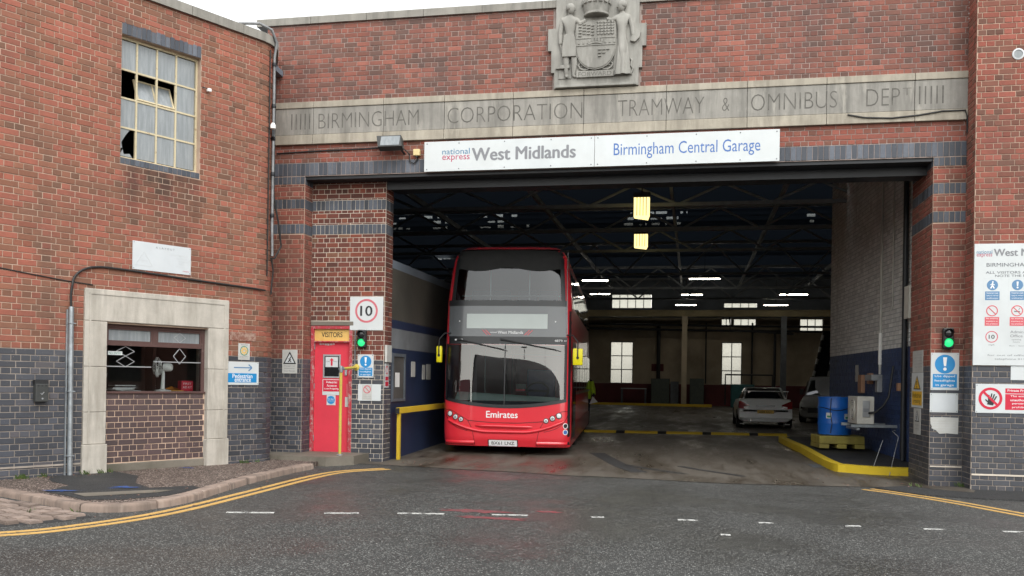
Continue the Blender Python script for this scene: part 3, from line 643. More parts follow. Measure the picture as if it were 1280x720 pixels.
# coping
cp = 0.0; i = 0
while cp < LP.len - 0.02:
    e_ = min(LP.len, cp + 0.93); mb = MB(); n = 7; prof = [(-0.055, 7.09), (-0.055, 7.235), (0.0, 7.255), (0.36, 7.255), (0.36, 7.09)]; vs = []; m = len(prof)
    for k in range(n + 1):
        p, d = LP.at(cp + 0.004 + (e_ - cp - 0.008) * k / n); nn = Vector((-d.y, d.x))
        for o_, z in prof: q = p + nn * o_; vs.append((q.x, q.y, z))
    fs = [(a_ * m + b_, a_ * m + (b_ + 1) % m, (a_ + 1) * m + (b_ + 1) % m, (a_ + 1) * m + b_) for a_ in range(n) for b_ in range(m)] + [tuple(range(m)), tuple(range(n * m + m - 1, n * m - 1, -1))]
    mb.add(vs, fs); fixn(build(mb, 'coping_stone', 'stone_coping', office)); cp = e_
# flat roof behind, keeps the inside dark
mb = MB(); mb.prism(WF, [(-7.2, -1.2), (-7.35, 0.5), (-13, 3), (-16, -5), (-10.2, -7.2)], 6.9, 7.0); build(mb, 'roof', 'hall_roof', office)
# upper window
wf = LF.at(0, 0, -0.11)
wo = build(MB().box(wf, -2.12, -0.825, 6.44, 6.48, -0.03, 0.02).box(wf, -2.12, -0.825, 4.68, 4.715, -0.03, 0.02).box(wf, -2.12, -2.09, 4.715, 6.44, -0.03, 0.02).box(wf, -0.855, -0.825, 4.715, 6.44, -0.03, 0.02), 'window', 'paint_window', office)
for x in (-1.829, -1.508, -1.189): build(MB().box(wf, x - 0.013, x + 0.013, 4.715, 6.44, -0.02, 0.016), 'mullion', 'paint_window', wo)
for z in (6.0, 5.58, 5.146): build(MB().box(wf, -2.09, -0.855, z - 0.013, z + 0.013, -0.018, 0.012), 'glazing_bar', 'paint_window', wo)
wx = [-2.09, -1.829, -1.508, -1.189, -0.855]; wz = [6.44, 6.0, 5.58, 5.146, 4.715]
for r in range(4):
    for c_ in range(4):
        x0, x1, z1, z0 = wx[c_] + .013, wx[c_ + 1] - .013, wz[r] - .013, wz[r + 1] + .013
        if (r, c_) == (1, 0) or (r == 1 and c_ in (1, 2)): continue
        if (r, c_) == (3, 0):
            for P_ in ([(x0, z0), (x0 + .20, z0), (x0 + .16, z0 + .05), (x0 + .07, z0 + .03), (x0 + .05, z0 + .10)], [(x0, z0 + .10), (x0 + .045, z0 + .12), (x0 + .03, z0 + .2), (x0 + .085, z0 + .30), (x0 + .16, z1), (x0, z1)]):
                build(MB().prism(wf, P_, -0.004, 0.0), 'broken_pane', 'glass_dirty', wo)
            continue
        build(MB().box(wf, x0, x1, z0, z1, -0.004, random.uniform(-0.001, 0.001)), 'pane', 'glass_dirty', wo)
# hopper vent, hinged at its foot and tipped inward
hf = F(wf.p(0, 5.60, 0.0), LF.r, (Vector((0, 0, 1)) * math.cos(R(24)) - LW_N * math.sin(R(24))), None)
hp = MB(); hp.box(hf, -1.81, -1.205, 0, 0.025, -0.015, 0.015); hp.box(hf, -1.81, -1.205, 0.345, 0.37, -0.015, 0.015)
for x in (-1.81, -1.52, -1.228): hp.box(hf, x, x + 0.024, 0.025, 0.345, -0.012, 0.012)
hop = build(hp, 'hopper_vent', 'paint_window', wo)
build(MB().box(hf, -1.786, -1.52, 0.025, 0.345, -0.003, 0.003), 'pane', 'glass_dirty', hop) if False else None
for a_, b_ in ((-1.786, -1.52), (-1.496, -1.228)): build(MB().box(hf, a_, b_, 0.025, 0.345, -0.003, 0.003), 'pane', 'glass_dirty', wo)
for z0, z1, nm in ((6.48, 6.665, 'lintel'), (4.585, 4.68, 'sill')):
    w0 = build(MB().box(LF, -2.12, -0.825, z0 + .002, z1 - .002, -0.12 if nm == 'sill' else -0.10, 0.0), nm, 'mortar_grey', wo)
    sp = Path([LP.at(win_h[0])[0], LP.at(win_h[1])[0]]); n = 17; ww = sp.len / n
    place_bricks(w0, sp, [((k + .5) * ww, (z0 + z1) / 2, ww - 0.006, z1 - z0 - 0.004, 'brick_soldier') for k in range(n)], 60)
# dark room behind both windows
def room(fr, x0, x1, y0, y1, depth, mat, name='room', parent=office):
    m = MB()
    m.box(fr, x0, x1, y0, y1, -depth - 0.05, -depth); m.box(fr, x0 - .05, x0, y0, y1, -depth, -0.30); m.box(fr, x1, x1 + .05, y0, y1, -depth, -0.30); m.box(fr, x0 - .05, x1 + .05, y1, y1 + .05, -depth, -0.30); m.box(fr, x0 - .05, x1 + .05, y0 - .05, y0, -depth, -0.30)
    return build(m, name, mat, parent)
room(LF, -2.6, -0.4, 4.3, 6.7, 2.4, 'room_dark'); room(LF, -2.55, -0.45, 0.05, 2.5, 2.2, 'room_wall')
# stone surround of the service window: separate blocks
def block(x0, x1, y0, y1, d1, name='stone_block', mat='stone_surround', d0=-0.2, parent=None, fr=LF): return build(MB().box(fr, x0, x1, y0, y1, d0, d1, 0.008), name, mat, parent)
sur = build(MB().box(LF, -2.62, -0.27, 2.265, 2.725, -0.18, 0.035, 0.01), 'stone_surround', 'stone_surround', office)
for x0, x1 in ((-2.62, -2.29), (-0.64, -0.27)):
    for z0, z1, d in ((0.02, 0.50, 0.055), (0.504, 0.96, 0.035), (0.964, 1.61, 0.035), (1.614, 2.261, 0.035)): block(x0 - (0.015 if z0 < .1 else 0), x1 + (0.015 if z0 < .1 else 0), z0, z1, d, parent=sur)
for x0, x1 in ((-2.555, -2.53), (-0.36, -0.335)): build(MB().box(LF, x0, x1, 0.51, 2.67, 0.02, 0.043), 'moulding', 'stone_surround', sur)
build(MB().box(LF, -2.555, -0.335, 2.645, 2.67, 0.02, 0.0435), 'moulding', 'stone_surround', sur)
# brick apron under the service window
ap = build(MB().box(LF, -2.29, -0.64, 0.02, 1.225, -0.26, -0.055), 'apron_wall', 'mortar_pale', office)
app = Path([(lambda v: (v.x, v.y))(LF.p(-2.288, 0, -0.055)), (lambda v: (v.x, v.y))(LF.p(-0.642, 0, -0.055))])
place_bricks(ap, app, [b for b in lay(app, 0, app.len, 0.21, 1.225, lambda s, z: 'brick_apron', (), L=0.232, c=0.0846, zref=0.21)], 90)
build(MB().box(LF, -2.29, -0.64, 0.08, 0.20, -0.06, -0.02, 0.01), 'threshold', 'step_concrete', office)
# service window frame: transom lights over sliding panes
bf = LF.at(0, 0, -0.10)
sv = build(MB().box(bf, -2.29, -0.64, 2.19, 2.25, -0.04, 0.03).box(bf, -2.29, -2.24, 1.25, 2.19, -0.04, 0.03).box(bf, -0.69, -0.64, 1.25, 2.19, -0.04, 0.03).box(bf, -2.24, -0.69, 1.93, 1.98, -0.035, 0.025), 'service_window', 'timber_frame', office)
build(MB().box(bf, -1.52, -1.46, 1.98, 2.19, -0.035, 0.025), 'mullion', 'timber_frame', sv)
for a_, b_ in ((-2.24, -1.52), (-1.46, -0.69)):
    build(MB().box(bf, a_, a_ + .03, 1.98, 2.19, -0.02, 0.02).box(bf, b_ - .03, b_, 1.98, 2.19, -0.02, 0.02).box(bf, a_ + .03, b_ - .03, 1.98, 2.005, -0.02, 0.02).box(bf, a_ + .03, b_ - .03, 2.165, 2.19, -0.02, 0.02), 'casement', 'timber_frame', sv)
    build(MB().box(bf, a_ + .03, b_ - .03, 2.005, 2.165, -0.004, 0.0), 'pane', 'glass_dirty', sv)
build(MB().box(bf, -2.24, -1.44, 1.255, 1.93, -0.024, -0.018), 'pane', 'glass_booth', sv); build(MB().box(bf, -1.50, -0.69, 1.255, 1.93, -0.006, 0.0), 'pane', 'glass_booth', sv)
def lead(cx, cz, w, h, d=0.004, wd=0.012):
    P_ = [(cx - w, cz), (cx, cz + h), (cx + w, cz), (cx, cz - h)]; m = MB()
    for i in range(4):
        m.band(bf, [P_[i], P_[(i + 1) % 4]], wd, d - 0.004, d + i * 0.0002)
    return build(m, 'lead_diamond', 'alu_grey', sv)
lead(-1.06, 2.085, 0.10, 0.075); lead(-1.06, 1.80, 0.105, 0.12); lead(-1.93, 1.85, 0.14, 0.07, -0.013, 0.009); lead(-1.93, 1.70, 0.14, 0.08, -0.013, 0.009)
build(MB().box(bf, -2.24, -1.52, 1.615, 1.63, -0.018, -0.012).box(bf, -1.49, -0.69, 1.70, 1.715, 0.0, 0.006), 'window_film', 'alu_grey', sv)
build(MB().box(bf, -2.29, -0.64, 1.225, 1.255, -0.16, 0.075, 0.006), 'sill', 'timber_frame', sv)
# counter and things on it (each one a thing of its own)
build(MB().box(LF, -2.5, -0.5, 1.19, 1.2555, -1.0, -0.265), 'counter', 'timber_frame', office)
st = tag(build(MB().box(bf, -2.20, -1.98, 1.79, 1.845, -0.016, -0.012), 'sticker', 'sign_white'), 'small white and green lettered sticker on the service window glass', 'sticker')
text(st, bf, 'NO ENTRY', -2.185, -1.995, 1.80, 1.835, 'ink_green', -0.0105)
fo = LF.p(-1.22, 1.257, -0.30); ff = F(fo, LF.r, (0, 0, 1), LW_N)
fan = empty('desk_fan', fo, 'white desk fan standing behind the service window glass', 'fan')
build(MB().lathe(F(fo, LF.r, LF.n, (0, 0, 1)), [(0.125, 0), (0.125, 0.012), (0.05, 0.026), (0.028, 0.04)], 24), 'base', 'fan_white', fan, 35)
build(MB().tube([ff.p(0, 0.02, 0), ff.p(0.01, 0.27, 0), ff.p(0, 0.34, 0.0)], 0.02, 10, radii=[0.034, 0.024, 0.022]), 'stand', 'fan_white', fan, 40)
hd = F(ff.p(0, 0.36, 0), Vector((LF.n - LF.r * 0.55)).normalized(), (0, 0, 1))       # head turned into the room: the motor shows
hx_ = (LF.r * 0.75 + LF.n * 0.65).normalized(); hfan = F(ff.p(0, 0.37, 0), (Vector((0, 0, 1)).cross(hx_)), (0, 0, 1), hx_)
build(MB().lathe(hfan, [(0.02, 0.0), (0.06, 0.01), (0.066, 0.06), (0.062, 0.12), (0.04, 0.145), (0.012, 0.15)], 20), 'motor', 'fan_white', fan, 40)
m = MB()
for r_, d_ in ((0.155, -0.07), (0.155, -0.09), (0.11, -0.035), (0.06, -0.03), (0.11, -0.125), (0.06, -0.13)): m.tube([hfan.p(r_ * math.cos(k * math.pi / 12), r_ * math.sin(k * math.pi / 12), d_) for k in range(25)], 0.0028, 5, False)
for k in range(18): a_ = k * math.pi / 9; m.tube([hfan.p(0.03 * math.cos(a_), 0.03 * math.sin(a_), -0.02), hfan.p(0.11 * math.cos(a_), 0.11 * math.sin(a_), -0.035), hfan.p(0.155 * math.cos(a_), 0.155 * math.sin(a_), -0.08), hfan.p(0.06 * math.cos(a_), 0.06 * math.sin(a_), -0.13)], 0.0018, 4, False)
build(m, 'cage', 'fan_white', fan, 40)
m = MB()
for k in range(3):
    a_ = k * 2 * math.pi / 3 + 0.5
    m.grid(lambda u, v, a_=a_: hfan.p((0.02 + 0.12 * v) * math.cos(a_ + (u - .5) * (0.6 + 1.0 * v)), (0.02 + 0.12 * v) * math.sin(a_ + (u - .5) * (0.6 + 1.0 * v)), -0.08 + (u - .5) * 0.03), 6, 5)
build(m, 'blades', 'fan_white', fan, 60)
pp = empty('paper_stack', LF.p(-1.82, 1.257, -0.42), 'untidy stack of papers and folders on the booth counter', 'papers')
for k in range(9):
    a_ = random.uniform(-.4, .4); c_ = LF.p(-1.80 + random.uniform(-.06, .08), 0, -0.42 + random.uniform(-.03, .03)); pf = F((c_.x, c_.y, 1.2575 + k * 0.011), LF.r * math.cos(a_) + LF.n * math.sin(a_), LF.n * math.cos(a_) - LF.r * math.sin(a_), (0, 0, 1))
    build(MB().box(pf, -0.16, 0.16, -0.11, 0.11, 0, 0.009), 'sheet', random.choice(['paper', 'paper', 'alu_grey', 'black_plastic']), pp)
of_ = F(LF.p(-1.0, 1.257, -0.40), (LF.r + LF.n * 0.2), None or LF.n, (0, 0, 1)); ob = MB(); ob.box(of_, -0.14, 0.14, -0.09, 0.09, 0, 0.012); ob.add([of_.p(-.12, -.08, .012), of_.p(.1, -.08, .012), of_.p(.1, .06, .03), of_.p(-.04, .06, .075), of_.p(-.14, .04, .03)], [(0, 1, 2, 3, 4), (4, 3, 2, 1, 0)])
tag(build(ob, 'folded_leaflet', 'paper_orange'), 'orange folded leaflet lying on the booth counter beside the fan', 'leaflet')
rb = tag(build(MB().box(LF, -0.90, -0.70, 1.257, 1.42, -0.40, -0.29, 0.004), 'collection_box', 'sign_red'), 'small red box with white lettering at the corner of the booth counter', 'box')
text(rb, LF, 'FIRST', -0.87, -0.73, 1.36, 1.39, 'lettering_white', -0.2885); text(rb, LF, 'AID KIT', -0.88, -0.72, 1.30, 1.335, 'lettering_white', -0.2885)
pt = empty('pen_pot', LF.p(-2.10, 1.257, -0.42), 'dark pot of wire rods and pens at the near end of the counter', 'pot'); pfr = F(LF.p(-2.10, 1.257, -0.42), LF.r, LF.n, (0, 0, 1))
build(MB().lathe(pfr, [(0.04, 0), (0.045, 0.10)], 14), 'pot', 'black_plastic', pt, 40); m = MB()
for k in range(9): a_ = random.uniform(0, 6.28); m.tube([pfr.p(0.02 * math.cos(a_), 0.02 * math.sin(a_), 0.05), pfr.p(0.07 * math.cos(a_), 0.07 * math.sin(a_), random.uniform(.2, .33))], 0.004, 5)
build(m, 'rods', 'alu_grey', pt, 40)
fxo = empty('telephone_box', LF.p(-2.27, 1.257, -0.5), 'pale grey box with a dark slot behind the near jamb of the service window', 'box'); build(MB().box(LF, -2.36, -2.17, 1.257, 1.47, -0.62, -0.40, 0.01), 'case', 'alu_grey', fxo); build(MB().box(LF, -2.34, -2.20, 1.39, 1.41, -0.41, -0.395), 'slot', 'black_plastic', fxo)

# things fixed to the office wall
def sign(name, fr, x0, x1, y0, y1, label, mat='sign_white', t=0.006, d=0.011, cat='sign', group=None, corner=0.0):
    return tag(build(MB().box(fr, x0, x1, y0, y1, d - 0.002, d + t, 0.002), name, mat), label, cat, group)
D = 0.011 + 0.006 + 0.0016
def bar(par, fr, x0, x1, y0, y1, mat, d=D, name='panel'): return build(MB().box(fr, x0, x1, y0, y1, d - 0.004, d), name, mat, par)
def screws(par, fr, x0, x1, y0, y1, i=0.02, mat='ink_mid'):
    m = MB()
    for x in (x0 + i, x1 - i):
        for y in (y0 + i, y1 - i): m.disc(fr, x, y, 0.006, D - 0.004, D + 0.002, 8)
    build(m, 'screws', mat, par)
sg = sign('notice_sign', LF, -1.915, -0.96, 3.065, 3.487, 'faded white notice board with a faint triangle above the stone surround', 'sign_faded')
tri = [(-1.87, 3.135), (-1.60, 3.135), (-1.735, 3.345)]
m = MB()
for i in range(3): m.band(LF, [tri[i], tri[(i + 1) % 3]], 0.010, D - 0.003, D + i * 0.0002)
build(m, 'triangle_outline', 'ink_faint', sg); text(sg, LF, 'asbestos', -1.79, -1.68, 3.20, 3.225, 'ink_faint', D)
text(sg, LF, 'A  L A Y O U T', -1.55, -1.24, 3.41, 3.44, 'ink_grey', D)
for k, (x, w_) in enumerate([(-1.32, .30), (-1.20, .16), (-1.18, .17), (-1.17, .10), (-1.22, .16)]): text(sg, LF, 'contact details of the site'[:8 + k], x, x + w_, 3.335 - k * 0.042, 3.352 - k * 0.042, 'ink_faint', D)
text(sg, LF, 'emergency', -1.10, -0.985, 3.10, 3.12, 'sign_pinkring', D); screws(sg, LF, -1.915, -0.96, 3.065, 3.487)
wp = sign('name_plate', LF, -0.235, 0.26, 2.085, 2.225, 'worn brown plate with flaked cream border above the small emblem sign', 'paint_plate_brown')
ae = sign('emblem_sign', LF, -0.075, 0.145, 1.775, 2.045, 'small white sign with a green and gold wheel emblem beside the stone surround', 'sign_white_old')
m = MB()
for k in range(8): a_ = k * math.pi / 4; m.band(LF, [(0.035 + 0.02 * math.cos(a_), 1.925 + 0.02 * math.sin(a_)), (0.035 + 0.07 * math.cos(a_), 1.925 + 0.07 * math.sin(a_))], 0.022, D - 0.003, D)
build(m, 'emblem', 'sign_amber', ae); build(MB().ring(LF, 0.035, 1.925, 0.078, 0.066, D - .003, D + .0005), 'emblem_ring', 'ink_green', ae)
for y in (1.825, 1.80): text(ae, LF, 'keep shut at all times', -0.05, 0.12, y, y + 0.014, 'ink_mid', D)
text(ae, LF, 'ASSOCIATION', -0.03, 0.10, 2.015, 2.03, 'ink_mid', D)
pe = sign('pedestrian_sign', LF, -0.285, 0.325, 1.365, 1.742, 'white and blue Pedestrian entrance sign with an arrow beside the stone surround')
bar(pe, LF, -0.265, 0.285, 1.405, 1.555, 'sign_blue')
text(pe, LF, 'Pedestrian', -0.18, 0.20, 1.475, 1.545, 'lettering_white', D + .001, 0.012); text(pe, LF, 'entrance', -0.14, 0.17, 1.415, 1.475, 'lettering_white', D + .001, 0.012)
m = MB(); m.band(LF, [(-0.155, 1.648), (0.18, 1.648)], 0.018, D - .003, D); m.band(LF, [(0.125, 1.70), (0.19, 1.65)], 0.02, D - .003, D + .0003); m.band(LF, [(0.19, 1.647), (0.125, 1.597)], 0.02, D - .003, D + .0005); build(m, 'arrow', 'sign_blue_dull', pe); screws(pe, LF, -.285, .325, 1.365, 1.742)
# ash bin
bn = empty('cigarette_bin', LF.p(-3.215, 1.11, 0.01), 'small dark grey wall-mounted cigarette bin on the blue bricks', 'bin')
build(MB().box(LF, -3.30, -3.13, 1.115, 1.36, 0.008, 0.09, 0.008), 'body', 'lamp_body', bn); build(MB().prism(LF, [(-3.305, 1.36), (-3.125, 1.36), (-3.125, 1.41), (-3.305, 1.41)], 0.008, 0.075), 'hood', 'black_plastic', bn)
m = MB()
for k in range(3): m.disc(LF, -3.265 + k * 0.05, 1.335, 0.012, 0.085, 0.092, 10)
build(m, 'holes', 'ink_black', bn); m = MB(); m.band(LF, [(-3.235, 1.235), (-3.22, 1.215), (-3.19, 1.25)], 0.012, .088, .0925); m.disc(LF, -3.21, 1.16, 0.012, 0.088, 0.092, 10); build(m, 'mark', 'alu_grey', bn)
# galvanised conduit with black cable sweeping over to the corner
cnd = empty('cable_conduit', LF.p(-2.81, 0.09, 0.05), 'galvanised conduit on the wall with a black cable looping over the stone surround', 'conduit')
build(MB().tube([LF.p(-2.805, 0.07, 0.05), LF.p(-2.82, 2.44, 0.05)], 0.036, 14), 'pipe', 'steel_galv', cnd, 40)
build(MB().box(LF, -2.872, -2.855, 0.09, 2.40, 0.0, 0.03), 'backing_strip', 'steel_galv', cnd)
for z in (0.35, 1.25, 2.2): build(MB().box(LF, -2.862, -2.762, z, z + .014, 0.006, 0.089, 0.003), 'clamp', 'steel_galv', cnd)
cb = smooth_path([(-2.82, 2.40), (-2.825, 2.62), (-2.78, 2.84), (-2.66, 2.97), (-2.45, 3.035), (-2.1, 3.04), (-1.5, 3.02), (-0.7, 2.99), (0.1, 2.965), (0.42, 2.95)], 6)
build(MB().tube([LF.p(q.x, q.y, 0.05 if q.y < 2.8 else 0.03) for q in cb], 0.016, 8), 'cable', 'cable_black', cnd, 40)
build(MB().tube([LF.p(-5, 3.03, 0.014), LF.p(-3.5, 2.86, 0.014), LF.p(-2.9, 2.80, 0.014), LF.p(-2.5, 2.775, 0.014)], 0.008, 6), 'thin_cable', 'cable_black', cnd, 40)
# downpipe and cables on the rounded corner
def onpath(s, z, d):
    p, t = LP.at(s); return Vector((p.x + t.y * d, p.y - t.x * d, z))
sc_ = so_ + SA + 0.30
dp = empty('downpipe', onpath(sc_, 3.2, 0.05), 'grey metal pipe with black joints running down the rounded brick corner', 'pipe')
P_ = [onpath(sc_ - 0.55, 7.36, -0.25), onpath(sc_ - 0.30, 7.38, -0.02), onpath(sc_ - 0.12, 7.32, 0.07), onpath(sc_, 7.16, 0.085), onpath(sc_, 6.9, 0.05), onpath(sc_, 5.6, 0.05), onpath(sc_, 4.1, 0.05), onpath(sc_ + .02, 3.55, 0.05)]
build(MB().tube(P_, 0.024, 10), 'pipe', 'steel_pipe', dp, 40)
for z in (6.75, 6.05, 5.5, 4.9, 4.2): build(MB().lathe(F(onpath(sc_, z, 0.05), (1, 0, 0), (0, 1, 0), (0, 0, 1)), [(0.032, 0), (0.036, 0.01), (0.036, 0.055), (0.032, 0.065)], 12), 'joint', 'steel_black', dp, 40)
build(MB().tube([onpath(sc_ - .10, 7.0, 0.03), onpath(sc_ - .10, 5.2, 0.03), onpath(sc_ - .10, 3.2, 0.03)], 0.012, 6), 'cable', 'cable_black', dp, 40)
build(MB().tube([onpath(sc_ + .1, 6.6, 0.03), onpath(sc_ + .1, 4.6, 0.03), onpath(sc_ + .12, 4.1, 0.12), onpath(sc_ + .2, 3.75, 0.15), onpath(sc_ + .1, 3.52, 0.06), onpath(sc_ - 0.02, 3.5, 0.05)], 0.016, 7), 'drooping_cable', 'cable_black', dp, 40)
build(MB().tube([onpath(sc_, 3.5, 0.05), onpath(sc_ + .05, 3.3, 0.06), onpath(sc_ + .02, 3.1, 0.05), onpath(sc_ + .02, 2.9, 0.04)], 0.014, 7), 'cable_tail', 'cable_black', dp, 40)
bl = empty('bulkhead_lamp', onpath(sc_ - .08, 5.62, 0.05), 'small white bulkhead camera on the rounded corner beside the pipe', 'camera')
build(MB().lathe(F(onpath(sc_ - .08, 5.66, 0.09), LF.r, LF.n, (0, 0, 1)), [(0.02, 0), (0.045, 0.02), (0.045, 0.07), (0.025, 0.11)], 14), 'globe', 'fan_white', bl, 40); build(MB().tube([onpath(sc_ - .08, 5.68, 0.09), onpath(sc_ - .08, 5.55, 0.09), onpath(sc_, 5.5, 0.05)], 0.02, 8), 'bracket', 'steel_black', bl, 40)
ltb = empty('wall_bracket', LF.p(-0.73, 6.02, 0.02), 'tiny white broken bracket on the bricks beside the upper window', 'bracket'); build(MB().tube([LF.p(-0.80, 6.04, 0.01), LF.p(-0.72, 6.02, 0.06)], 0.008, 6), 'arm', 'steel_black', ltb); build(MB().box(LF, -0.74, -0.68, 5.98, 6.03, 0.03, 0.08, .006), 'insulator', 'fan_white', ltb)

# ================================================================== GARAGE BUILDING (carved frieze, lintel, piers, visitors' doorway pillar, hall)
FF = F((0, 0, 0), (1, 0, 0), (0, 0, 1), (0, -1, 0))
garage = empty('garage_building', (-1.6, 0.2, 0), 'brick bus garage with carved stone frieze, coat of arms and wide dark entrance', 'building')
XL, XR = -7.62, 4.13; PLr, PRl = -6.86, 3.65
UP = Path([(XL, 0), (XR, 0)])
mb = MB(); backing(mb, UP, 0, UP.len, 5.10, 7.82, 0.35)
wall = build(mb, 'front_wall', 'mortar_grey', garage)
ph = 0.04 - XL
gb = lay(UP, 0, UP.len, 6.42, 7.82, lambda s, z: 'brick_red_sooty', [(-2.40 - XL, -0.93 - XL, 6.42, 8)], phase=ph, zref=6.42)
gb += lay(UP, 0, UP.len, 5.34, 5.66, lambda s, z: 'brick_red_shade', (), phase=ph, zref=5.34 - 0.008)
place_bricks(wall, UP, gb, 150)
sb = build(MB().box(FF, XL, XR, 5.105, 5.34, -0.3, 0.001), 'lintel', 'mortar_grey', garage)
n = 138; ww = UP.len / n
place_bricks(sb, UP, [((k + .5) * ww, 5.222, ww - 0.006, 0.222, 'brick_soldier') for k in range(n)], 140)
# piers and the jamb behind the right one
BANDS = [(4.96, 5.10), (4.525, 4.695), (4.075, 4.25)]
def pmat(s, z): return 'brick_blue' if z < 1.835 else 'brick_red_shade'
def wall_run(a, b, z0, z1, matf, bands=(), name='pier', thick=0.3, mort='mortar_two', n=0, L=0.238, c=0.0857, holes=(), phase=0.0, parent=garage, bholes=None, zref=None):
    P_ = Path([a, b]); m = MB(); backing(m, P_, 0, P_.len, z0, z1, thick, bholes if bholes is not None else holes); w_ = build(m, name, mort, parent)
    place_bricks(w_, P_, lay(P_, 0, P_.len, z0, z1, matf, holes, bands=bands, L=L, c=c, phase=phase, zref=(1.835 - 22 * c) if zref is None else zref), n); return w_
wall_run((XL, 0), (PLr, 0), -0.2, 5.10, pmat, BANDS, n=40)
wall_run((PLr, 0.012), (PLr, 0.348), -0.2, 5.10, pmat, BANDS, thick=0.2)
def pmat_r(s, z): return 'brick_red_shade' if (s < 0.10 and 0.25 < z < 1.9 and int(z / 0.0857) % 2 == 0) or z > 1.835 else 'brick_blue'
wall_run((PRl, 0), (XR, 0), -0.2, 5.10, pmat_r, BANDS, n=40)
wall_run((PRl, 1.35), (PRl, 0.012), -0.2, 5.10, lambda s, z: 'brick_red_shade' if z > 1.835 and s > 0.0 else 'brick_blue', BANDS, thick=0.45, n=0)
for z in (0.255,): build(MB().box(FF, PRl + 0.01, XR - 0.01, z, z + 0.02, 0.0, 0.012), 'mortar_ledge', 'mortar_white', garage)
# visitors' doorway pillar, set back under the lintel, with the red door
YI = 0.35; IF = FF.at(0, 0, -YI); IXR = -5.45
DH = (0.0, 0.81, 0.0, 2.53)
def imat(s, z): return 'brick_blue' if z < 1.835 else 'brick_dark_red'
vp = wall_run((PLr, YI), (IXR, YI), -0.1, 5.06, imat, [(4.545, 4.725), (4.11, 4.285)], name='pillar', thick=0.38, mort='mortar_white', n=110, L=0.226, c=0.0885, holes=[DH], phase=0.06, zref=1.835 - 22 * 0.0885)
wall_run((IXR, YI + 0.012), (IXR, YI + 0.40), -0.1, 5.06, imat, [(4.545, 4.725), (4.11, 4.285)], name='pillar', thick=0.3, mort='mortar_white', L=0.226, c=0.0885, zref=1.835 - 22 * 0.0885)
build(MB().box(IF, -6.85, -6.03, 2.455, 2.528, -0.2, 0.02, 0.005), 'door_lintel', 'step_concrete', garage)
door = build(MB().box(IF, -6.79, -6.11, 0.15, 2.15, -0.09, -0.045, 0.004), 'door', 'paint_door', garage)
build(MB().box(IF, -6.85, -6.79, 0.12, 2.45, -0.14, 0.012, 0.004).box(IF, -6.11, -6.05, 0.12, 2.45, -0.14, 0.012, 0.004).box(IF, -6.79, -6.11, 2.39, 2.45, -0.14, 0.011, 0.003).box(IF, -6.79, -6.11, 2.15, 2.175, -0.14, 0.01), 'door_frame', 'paint_door_frame', door)
build(MB().box(IF, -6.79, -6.11, 2.175, 2.39, -0.12, -0.03), 'transom_panel', 'sign_amber', door)
text(door, IF, 'VISITORS', -6.655, -6.255, 2.245, 2.335, 'ink_black', -0.028, 0.012)
build(MB().box(IF, -6.625, -6.285, 1.50, 1.93, -0.046, -0.037).box(IF, -6.62, -6.29, 1.505, 1.925, -0.05, -0.0375), 'window_frame', 'alu_grey', door)
build(MB().box(IF, -6.595, -6.315, 1.53, 1.90, -0.045, -0.036), 'door_glass', 'glass_dark', door)
for z in (2.02, 1.3, 0.35): build(MB().tube([IF.p(-6.79, z, -0.03), IF.p(-6.79, z + 0.10, -0.03)], 0.012, 8), 'hinge', 'steel_pipe', door, 40)
build(MB().box(IF, -6.20, -6.155, 1.55, 1.68, -0.045, -0.02, 0.006), 'lock', 'alu_grey', door)
build(MB().box(IF, -6.19, -6.13, 0.98, 1.16, -0.045, -0.038), 'push_plate', 'sign_white_old', door)
build(MB().box(IF, -6.17, -6.12, 1.17, 1.40, -0.044, -0.039), 'notice_strip', 'sign_red_dull', door)
m = MB()
for k in range(6): m.box(IF, -6.70 + k * 0.05, -6.66 + k * 0.05, 2.10 + random.uniform(-.01, .01), 2.13, -0.046, -0.0435)
build(m, 'worn_marks', 'sign_white_old', door)
dp_ = -0.036
pa = tag(build(MB().box(IF, -6.575, -6.335, 1.70, 1.885, -0.034, -0.0325), 'arrow_notice', 'sign_white'), 'white paper with a red up arrow in the red door window', 'notice')
build(MB().prism(IF, [(-6.472, 1.725), (-6.438, 1.725), (-6.438, 1.82), (-6.415, 1.82), (-6.455, 1.865), (-6.495, 1.82), (-6.472, 1.82)], -0.0325, -0.031), 'arrow', 'sign_red', pa); text(pa, IF, 'Driver', -6.56, -6.49, 1.79, 1.815, 'ink_mid', -0.031); text(pa, IF, 'Entry', -6.42, -6.35, 1.79, 1.815, 'ink_mid', -0.031)
rs = tag(build(MB().box(IF, -6.63, -6.265, 1.19, 1.475, -0.046, -0.038, 0.002), 'access_sign', 'sign_white'), 'red sign with white lettering on the lower part of the visitors door window', 'sign')
build(MB().box(IF, -6.615, -6.28, 1.255, 1.465, -0.04, -0.0365), 'panel', 'sign_red', rs)
for k, s_ in enumerate(('Pedestrian', 'Access to', 'Lost Property')): text(rs, IF, s_, -6.45 - len(s_) * 0.0105, -6.45 + len(s_) * 0.0105, 1.405 - k * 0.062, 1.445 - k * 0.062, 'lettering_white', -0.0355, 0.012)
bs = tag(build(MB().box(IF, -6.545, -6.375, 1.005, 1.19 - .004, -0.046, -0.038, 0.002), 'mandatory_sign', 'sign_white'), 'small white sign with a blue disc beneath the red door sign', 'sign')
build(MB().disc(IF, -6.46, 1.10, 0.075, -0.04, -0.0365), 'disc', 'sign_blue', bs); text(bs, IF, 'Fire door', -6.52, -6.40, 1.105, 1.13, 'lettering_white', -0.0355); text(bs, IF, 'keep shut', -6.52, -6.40, 1.07, 1.095, 'lettering_white', -0.0355)
